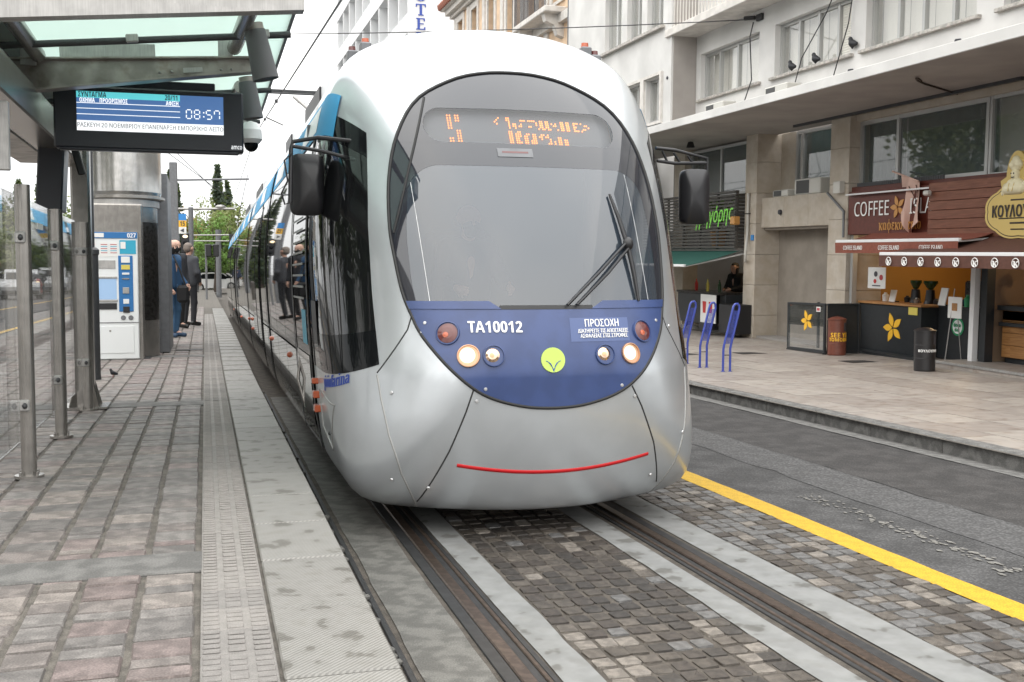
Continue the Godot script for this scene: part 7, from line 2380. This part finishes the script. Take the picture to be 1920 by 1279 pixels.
func leafy(at: Vector3, h: float, r: float, mat: String, label: String, seed_: int, called := "leafy_tree", low := 0.35, n := 40) -> void:
	var rg := RandomNumberGenerator.new()
	rg.seed = seed_
	var t := thing(called, label, "tree", at)
	var tr := Geo.new().tube([at, at + Vector3(0.05 * r, h * 0.3, 0), at + Vector3(-0.04 * r, h * 0.6, 0.03 * r)], [0.07 * r, 0.05 * r, 0.03 * r], 8)
	for k in 5:
		var a := TAU * k / 5.0 + rg.randf()
		tr.tube([at + Vector3(0.03 * r, h * (0.28 + 0.05 * k), 0), at + Vector3(cos(a) * r * 0.35, h * 0.6, sin(a) * r * 0.35), at + Vector3(cos(a) * r * 0.6, h * 0.78, sin(a) * r * 0.6)], [0.035 * r, 0.022 * r, 0.01 * r], 6)
	part("trunk", tr, "bark", t)
	var g := Geo.new()
	var ry := h * (1.0 - low) * 0.5
	for k in n:
		var d := Vector3(rg.randfn(), rg.randfn(), rg.randfn()).normalized() * rg.randf_range(0.35, 1.0)
		var c := at + Vector3(0, h * low + ry, 0) + d * Vector3(r * 0.8, ry * 0.85, r * 0.8)
		leaves(g, c, Vector3.ONE * r * rg.randf_range(0.2, 0.34), 95, r * 0.05, rg)
	part("crown", g, mat, t)

func wire(called: String, pts: Array, r: float, label: String, sag := 0.0, group := "overhead wires") -> void:
	var path := []
	for k in pts.size() - 1:
		for j in 8:
			var f := j / 8.0
			path.append(pts[k].lerp(pts[k + 1], f) - Vector3(0, sag * 4.0 * f * (1.0 - f), 0))
	path.append(pts[-1])
	solo(called, Geo.new().tube(path, r, 5), "wire", label, "wire", group)

func car(label: String, at: Vector3, yaw: float, paint: String, size: Vector3, tall_back: bool) -> void:
	var t := thing("parked_car", label, "car", at, "cars on the carriageway left of the platform")
	t.transform = Transform3D(Basis(Vector3.UP, yaw), at)
	t.set_meta("at", Vector3.ZERO)
	var L := size.z
	var W := size.x
	var Hh := size.y
	var xf := Transform3D(Basis(Vector3(0, 0, 1), Vector3(0, 1, 0), Vector3(-1, 0, 0)), Vector3.ZERO)
	var low := PackedVector2Array([Vector2(-L * .49, .28), Vector2(L * .48, .26), Vector2(L * .5, Hh * .42), Vector2(L * .44, Hh * .55), Vector2(L * .24, Hh * .62), Vector2(-L * .47, Hh * .64), Vector2(-L * .5, Hh * .5)])
	part("body", Geo.new().prism(low, W, xf), paint, t)
	var cab := PackedVector2Array([Vector2(L * .26, Hh * .60), Vector2(L * .10, Hh * .96), Vector2(-L * .1, Hh), Vector2(-L * (.40 if tall_back else .28), Hh * .97), Vector2(-L * (.47 if tall_back else .42), Hh * .62)])
	part("cabin", Geo.new().prism(cab, W * 0.86, xf), paint, t)
	var sw := PackedVector2Array([Vector2(L * .22, Hh * .64), Vector2(L * .09, Hh * .91), Vector2(-L * .1, Hh * .93), Vector2(-L * (.36 if tall_back else .26), Hh * .90), Vector2(-L * (.40 if tall_back else .36), Hh * .66)])
	part("side_window", Geo.new().prism(sw, W * 0.87 + 0.01, xf), "glass_dark", t)
	var tilt2 := Basis(Vector3(1, 0, 0), -atan2(L * .16, Hh * .36))
	part("windscreen", Geo.new().box(Vector3(0, Hh * .78, L * .185), Vector3(W * .76, Hh * .34, 0.03), 0.0, tilt2), "glass_dark", t)
	part("rear_window", Geo.new().box(Vector3(0, Hh * .79, -L * (.44 if tall_back else .355)), Vector3(W * .72, Hh * .28, 0.06), 0.0, Basis(Vector3(1, 0, 0), 0.25 if tall_back else 0.45)), "glass_dark", t)
	for sx in [-1.0, 1.0]:
		for sz in [-0.31, 0.31]:
			var w := part("wheel", Geo.new().lathe([Vector2(0, -.1), Vector2(.31, -.1), Vector2(.32, 0), Vector2(.31, .1), Vector2(0, .1)], Vector3(sx * (W * .5 - .09), .32, sz * L), 20, Basis(Vector3(0, 1, 0), Vector3(1, 0, 0), Vector3(0, 0, -1))), "rubber_black", t)
			part("rim", Geo.new().lathe([Vector2(0, -.105), Vector2(.19, -.105), Vector2(.19, .105), Vector2(0, .105)], Vector3(sx * (W * .5 - .09), .32, sz * L), 16, Basis(Vector3(0, 1, 0), Vector3(1, 0, 0), Vector3(0, 0, -1))), "steel_pale", w)
		part("headlight", Geo.new().box(Vector3(sx * W * .36, Hh * .47, L * .478), Vector3(.3, .13, .08), .02), "cream_case", t)
		part("tail_light", Geo.new().box(Vector3(sx * W * .42, Hh * .52, -L * .488), Vector3(.2, .16, .06), .02), "lamp_red", t)
	part("bumper", Geo.new().box(Vector3(0, .38, L * .485), Vector3(W * .96, .2, .1), .03).box(Vector3(0, .38, -L * .485), Vector3(W * .96, .2, .1), .03), "plastic_black", t)

func build_far() -> void:
	cypress(Vector3(1.3, 0.8, -110), 12.3, 2.9, "tallest cypress, the taller of the pair beside the tram roof", 1)
	cypress(Vector3(2.25, 0.8, -112), 10.8, 3.1, "second cypress just right of the tallest one by the tram roof", 2)
	cypress(Vector3(-2.15, 0.6, -74), 8.3, 1.5, "thin cypress at the edge of the grey cabinet", 3)
	cypress(Vector3(-1.75, 0.6, -76), 7.6, 1.7, "shorter cypress just right of the thin one by the cabinet", 4)
	cypress(Vector3(-11.2, 0.5, -84), 9.6, 2.6, "dark cypress behind the hanging black case", 5)
	cypress(Vector3(-14.0, 0.5, -92), 9.0, 2.7, "dark cypress seen between two posts of the glass barrier", 6)
	leafy(Vector3(0.7, 0.6, -82), 6.0, 2.3, "leaf_green", "bright green leafy tree beyond the end of the platform", 11, "leafy_tree", 0.12)
	leafy(Vector3(-1.9, 0.7, -96), 7.2, 2.3, "leaf_rust", "rust coloured autumn tree behind the bright green one", 12, "leafy_tree", 0.25)
	leafy(Vector3(0.3, 0.8, -104), 8.6, 3.2, "leaf_olive", "olive green bushy tree left of the two cypresses", 13, "leafy_tree", 0.2)
	leafy(Vector3(3.3, 0.7, -98), 7.6, 3.0, "leaf_olive", "olive tree partly behind the far end of the tram", 14, "leafy_tree", 0.2)
	leafy(Vector3(-0.4, 0.6, -88), 3.9, 3.2, "leaf_dark", "dark shrubby tree low behind the traffic light", 15, "shrub_tree", 0.02, 50)
	leafy(Vector3(2.6, 0.6, -86), 4.6, 3.0, "leaf_dark", "dark shrubby tree low behind the mirrors of the far tram end", 16, "shrub_tree", 0.02, 50)
	var kinds := [["leaf_dark", "dark leafy tree"], ["leaf_olive", "olive leafy tree"], ["leaf_dark", "dense dark tree"]]
	var spots := [[-8.6, -78, 6.5, 3.2, "nearest the metal column"], [-11.8, -88, 7.5, 3.6, "behind the middle glass pane"], [-15.5, -92, 8.0, 4.0, "behind the first barrier post"], [-19.5, -96, 9.0, 4.4, "at the left edge of the picture"], [-13.5, -72, 5.0, 3.0, "low behind the parked cars"], [-17.5, -78, 6.0, 3.6, "left of the parked cars"], [-9.6, -100, 7.5, 4.0, "far behind the motorcyclist"]]
	for k in spots.size():
		var s: Array = spots[k]
		leafy(Vector3(s[0], 0.5, s[1]), s[2], s[3], kinds[k % 3][0], kinds[k % 3][1] + " across the side road " + s[4], 30 + k, "leafy_tree", 0.05, 46)
	# street trees over the way, left of the platform, which the tram's windows and the shop glass mirror
	var order := ["beside the camera, out of frame", "second from the camera, out of frame", "third from the camera, out of frame", "fourth from the camera, out of frame", "fifth from the camera, out of frame", "sixth from the camera, out of frame", "seventh from the camera, out of frame", "last in the row, nearest the far cars"]
	for k in 8:
		leafy(Vector3(-16.8 - (k % 2) * 1.5, 0.33, 4.0 - k * 8.0), (11.0 if k < 4 else 14.0) + (k % 3), 4.8, ["leaf_dark", "leaf_olive", "leaf_dark"][k % 3], "tall street tree along the far pavement, " + order[k], 60 + k, "street_tree", 0.14, 60)
	# wires
	wire("contact_wire", [Vector3(1.0, 3.60, -7.0), Vector3(1.117, 3.87, -9), Vector3(1.385, 5.513, -30), Vector3(1.6, 6.0, -60)], 0.011, "dark contact wire running down the street above the tram roof")
	wire("span_wire", [Vector3(-14, 6.3, -29), Vector3(1.66, 6.447, -22), Vector3(9.86, 6.40, -18.2)], 0.010, "thin span wire crossing to the bracket on the white facade", 0.05)
	wire("stay_wire", [Vector3(-3.0, 7.9, -44), Vector3(-0.93, 6.07, -40), Vector3(0.33, 4.8, -40)], 0.014, "slack stay wire sloping down right of the grey cabinet")
	wire("stay_wire", [Vector3(-1.4, 6.0, -38), Vector3(2.4, 5.1, -60)], 0.014, "long thin wire in front of the autumn trees")
	wire("stay_wire", [Vector3(2.3, 7.2, -60), Vector3(1.7, 4.6, -60)], 0.016, "short steep wire right of the two cypresses")
	wire("stay_wire", [Vector3(-5, 7.6, -40), Vector3(6, 8.1, -40)], 0.012, "faint wire level across the sky below the arrivals display")
	wire("stay_wire", [Vector3(0.9, 3.9, -16), Vector3(1.35, 4.25, -19.2)], 0.011, "short wire beside the current collector of the tram")
	for q in [[Vector3(1.245, 4.68, -19.3), "upper"], [Vector3(1.31, 5.06, -24.2), "lower"]]:
		solo("wire_clamp", Geo.new().box(q[0], Vector3(0.05, 0.05, 0.12), 0.01), "wire", q[1] + " small clamp on the contact wire above the tram", "clamp", "clamps on the contact wire")
	var pl := thing("catenary_pole", "grey steel catenary pole right behind the grey cabinet", "pole", Vector3(-0.98, 0.6, -38))
	part("mast", Geo.new().box(Vector3(-0.98, 3.0, -38), Vector3(0.26, 5.0, 0.26), 0.03), "grey_paint", pl)
	part("arm", Geo.new().tube([Vector3(-0.98, 4.9, -38), Vector3(1.5, 5.0, -38)], 0.035, 8), "grey_paint", pl)
	var p2 := thing("catenary_pole", "thinner grey pole beside the traffic light, with a pipe arm across the tracks", "pole", Vector3(-0.7, 0.7, -60))
	part("mast", Geo.new().tube([Vector3(-0.72, 0.5, -60), Vector3(-0.69, 5.4, -60)], 0.13, 12), "grey_paint", p2)
	part("arm", Geo.new().tube([Vector3(-1.6, 5.3, -60), Vector3(1.6, 5.36, -60)], 0.06, 8).tube([Vector3(-1.2, 3.9, -60), Vector3(1.6, 3.95, -60)], 0.035, 8).tube([Vector3(-1.2, 3.6, -60), Vector3(1.6, 3.62, -60)], 0.03, 8), "steel_pale", p2)
	part("insulator", Geo.new().ball(Vector3(0.85, 5.45, -60), Vector3(0.28, 0.12, 0.12), 10), "steel_pale", p2)
	var p3 := thing("catenary_pole", "dark pole at the platform end beside the far end of the tram", "pole", Vector3(0.75, 0.6, -64))
	part("mast", Geo.new().tube([Vector3(0.75, 0.5, -64), Vector3(0.75, 4.4, -64)], 0.16, 10), "grey_paint", p3)
	# stop sign: blue, yellow and white fields
	var sg := thing("stop_sign", "small blue, yellow and white stop sign reading 15 on a pole", "sign", Vector3(-0.64, 0.5, -34))
	part("pole", Geo.new().tube([Vector3(-0.76, 0.5, -34.05), Vector3(-0.76, 3.6, -34.05)], 0.03, 8), "grey_paint", sg)
	part("blue_field", Geo.new().box(Vector3(-0.64, 3.44, -34), Vector3(0.22, 0.2, 0.03)), "sign_blue", sg)
	part("yellow_field", Geo.new().box(Vector3(-0.64, 3.24, -34), Vector3(0.22, 0.2, 0.03)), "sign_yellow", sg)
	part("white_field", Geo.new().box(Vector3(-0.64, 3.04, -34), Vector3(0.22, 0.2, 0.03)), "paper", sg)
	letters(sg, "15", 0.19, Vector3(-0.64, 3.24, -33.98), Basis.IDENTITY, "ink", 0.14, "Droid Sans", 700)
	letters(sg, "Μετρό", 0.1, Vector3(-0.64, 3.44, -33.98), Basis.IDENTITY, "decal_white", 0.17) if false else null
	part("arrow", Geo.new().prism(PackedVector2Array([Vector2(-.07, 0), Vector2(0.04, .06), Vector2(0.04, -.06)]), 0.01, Transform3D(Basis.IDENTITY, Vector3(-0.64, 3.04, -33.98))), "ink", sg)
	var tl := thing("traffic_light", "black traffic light with a pale lit top lamp below the stop sign", "traffic light", Vector3(-0.6, 0.5, -36))
	part("pole", Geo.new().tube([Vector3(-0.62, 0.5, -36.1), Vector3(-0.62, 3.0, -36.1)], 0.04, 8), "grey_paint", tl)
	part("housing", Geo.new().box(Vector3(-0.6, 2.72, -36), Vector3(0.26, 0.66, 0.16), 0.03), "plastic_black", tl)
	part("lamp", Geo.new().ball(Vector3(-0.6, 2.93, -35.91), Vector3(0.08, 0.05, 0.03), 10), "head_lamp", tl)
	for y in [2.72, 2.52]:
		part("lens", Geo.new().ball(Vector3(-0.6, y, -35.91), Vector3(0.075, 0.075, 0.03), 10), "glass_dark", tl)
	var tl2 := thing("traffic_light", "dark tram signal head just left of the far end of the tram", "traffic light", Vector3(0.05, 0.5, -52))
	part("pole", Geo.new().tube([Vector3(0.05, 0.55, -52.1), Vector3(0.05, 3.2, -52.1)], 0.05, 8), "grey_paint", tl2)
	for x in [0.17, 0.5]:
		part("housing", Geo.new().box(Vector3(x, 2.9, -52), Vector3(0.26, 0.6, 0.2), 0.04), "plastic_black", tl2)
	part("arm", Geo.new().box(Vector3(0.3, 3.15, -52.05), Vector3(0.6, 0.05, 0.05)), "grey_paint", tl2)
	solo("bollard", Geo.new().lathe([Vector2(0.1, 0), Vector2(0.1, 0.75), Vector2(0.07, 0.82), Vector2(0, 0.84)], Vector3(-0.42, PY + rise(-45.0), -45), 12), "slat_brown", "short pale bollard on the platform in front of the distant person", "bollard")
	car("silver estate car seen through the glass between the first two barrier posts", Vector3(-9.2, 0.2 + rise(-62.0), -60.5), 0.12, "car_silver", Vector3(1.8, 1.55, 4.4), true)
	car("white hatchback at the left edge seen through the glass barrier", Vector3(-12.0, 0.2 + rise(-73.0), -72), 0.3, "car_white", Vector3(1.75, 1.5, 4.1), false)
	car("grey van like car behind the motorcyclist across the side road", Vector3(-9.6, 0.2 + rise(-74.0), -75.5), 0.1, "car_silver", Vector3(1.85, 1.75, 4.4), true)
	car("white car crossing at the end of the platform behind the distant person", Vector3(0.9, 0.2 + rise(-84.0), -84), PI / 2, "car_white", Vector3(1.75, 1.45, 4.2), false)
	var mt := thing("motorcycle", "red motorcycle with its headlight on, seen through the glass barrier", "motorcycle", Vector3(-8.2, 0.2 + rise(-61.0), -59.5))
	var mb: Vector3 = mt.position
	for q in [0.65, -0.65]:
		part("wheel", Geo.new().lathe([Vector2(.2, -.06), Vector2(.31, -.05), Vector2(.31, .05), Vector2(.2, .06), Vector2(.2, -.06)], mb + Vector3(0, .31, q), 18, Basis(Vector3(0, 1, 0), Vector3(1, 0, 0), Vector3(0, 0, -1))), "rubber_black", mt)
	part("fairing", blend([[mb + Vector3(0, .62, -.5), mb + Vector3(0, .75, .2), .13, .17], [mb + Vector3(0, .75, .2), mb + Vector3(0, .95, .45), .17, .12], [mb + Vector3(0, .45, .0), mb + Vector3(0, .4, -.3), .17, .15]], 0.035, 0.08), "bike_red", mt)
	part("fork", Geo.new().tube([mb + Vector3(-.08, .31, .65), mb + Vector3(-.08, .95, .42)], .03, 6).tube([mb + Vector3(.08, .31, .65), mb + Vector3(.08, .95, .42)], .03, 6), "steel", mt)
	part("handlebar", Geo.new().tube([mb + Vector3(-.36, 1.0, .25), mb + Vector3(0, .98, .4), mb + Vector3(.36, 1.0, .25)], .018, 6), "plastic_black", mt)
	part("headlight", Geo.new().ball(mb + Vector3(0, .88, .56), Vector3(.09, .08, .04), 10), "head_lamp", mt)
	person("motorcycle rider in dark clothes and helmet seen through the glass barrier", Vector3(-8.2, 0.2 + rise(-61.0), -59.7), 1.7, 0.0, {"skin": "cloth_black", "hair": "cloth_black", "top": "cloth_black", "legs": "cloth_black", "shoes": "shoe"}, {"pelvis": Vector3(0, .82, -.1), "chest": Vector3(0, 1.17, 0), "neck": Vector3(0, 1.33, .04), "head": Vector3(0, 1.48, .08), "sl": Vector3(.175, 1.27, 0), "sr": Vector3(-.175, 1.27, 0), "el": Vector3(.32, 1.08, .18), "er": Vector3(-.32, 1.08, .18), "wl": Vector3(.3, 1.02, .38), "wr": Vector3(-.3, 1.02, .38), "hl": Vector3(.1, .8, -.05), "hr": Vector3(-.1, .8, -.05), "kl": Vector3(.2, .66, .3), "kr": Vector3(-.2, .66, .3), "al": Vector3(.2, .24, .12), "ar": Vector3(-.2, .24, .12), "tl": Vector3(.21, .2, .3), "tr": Vector3(-.21, .2, .3)}, 1.5)
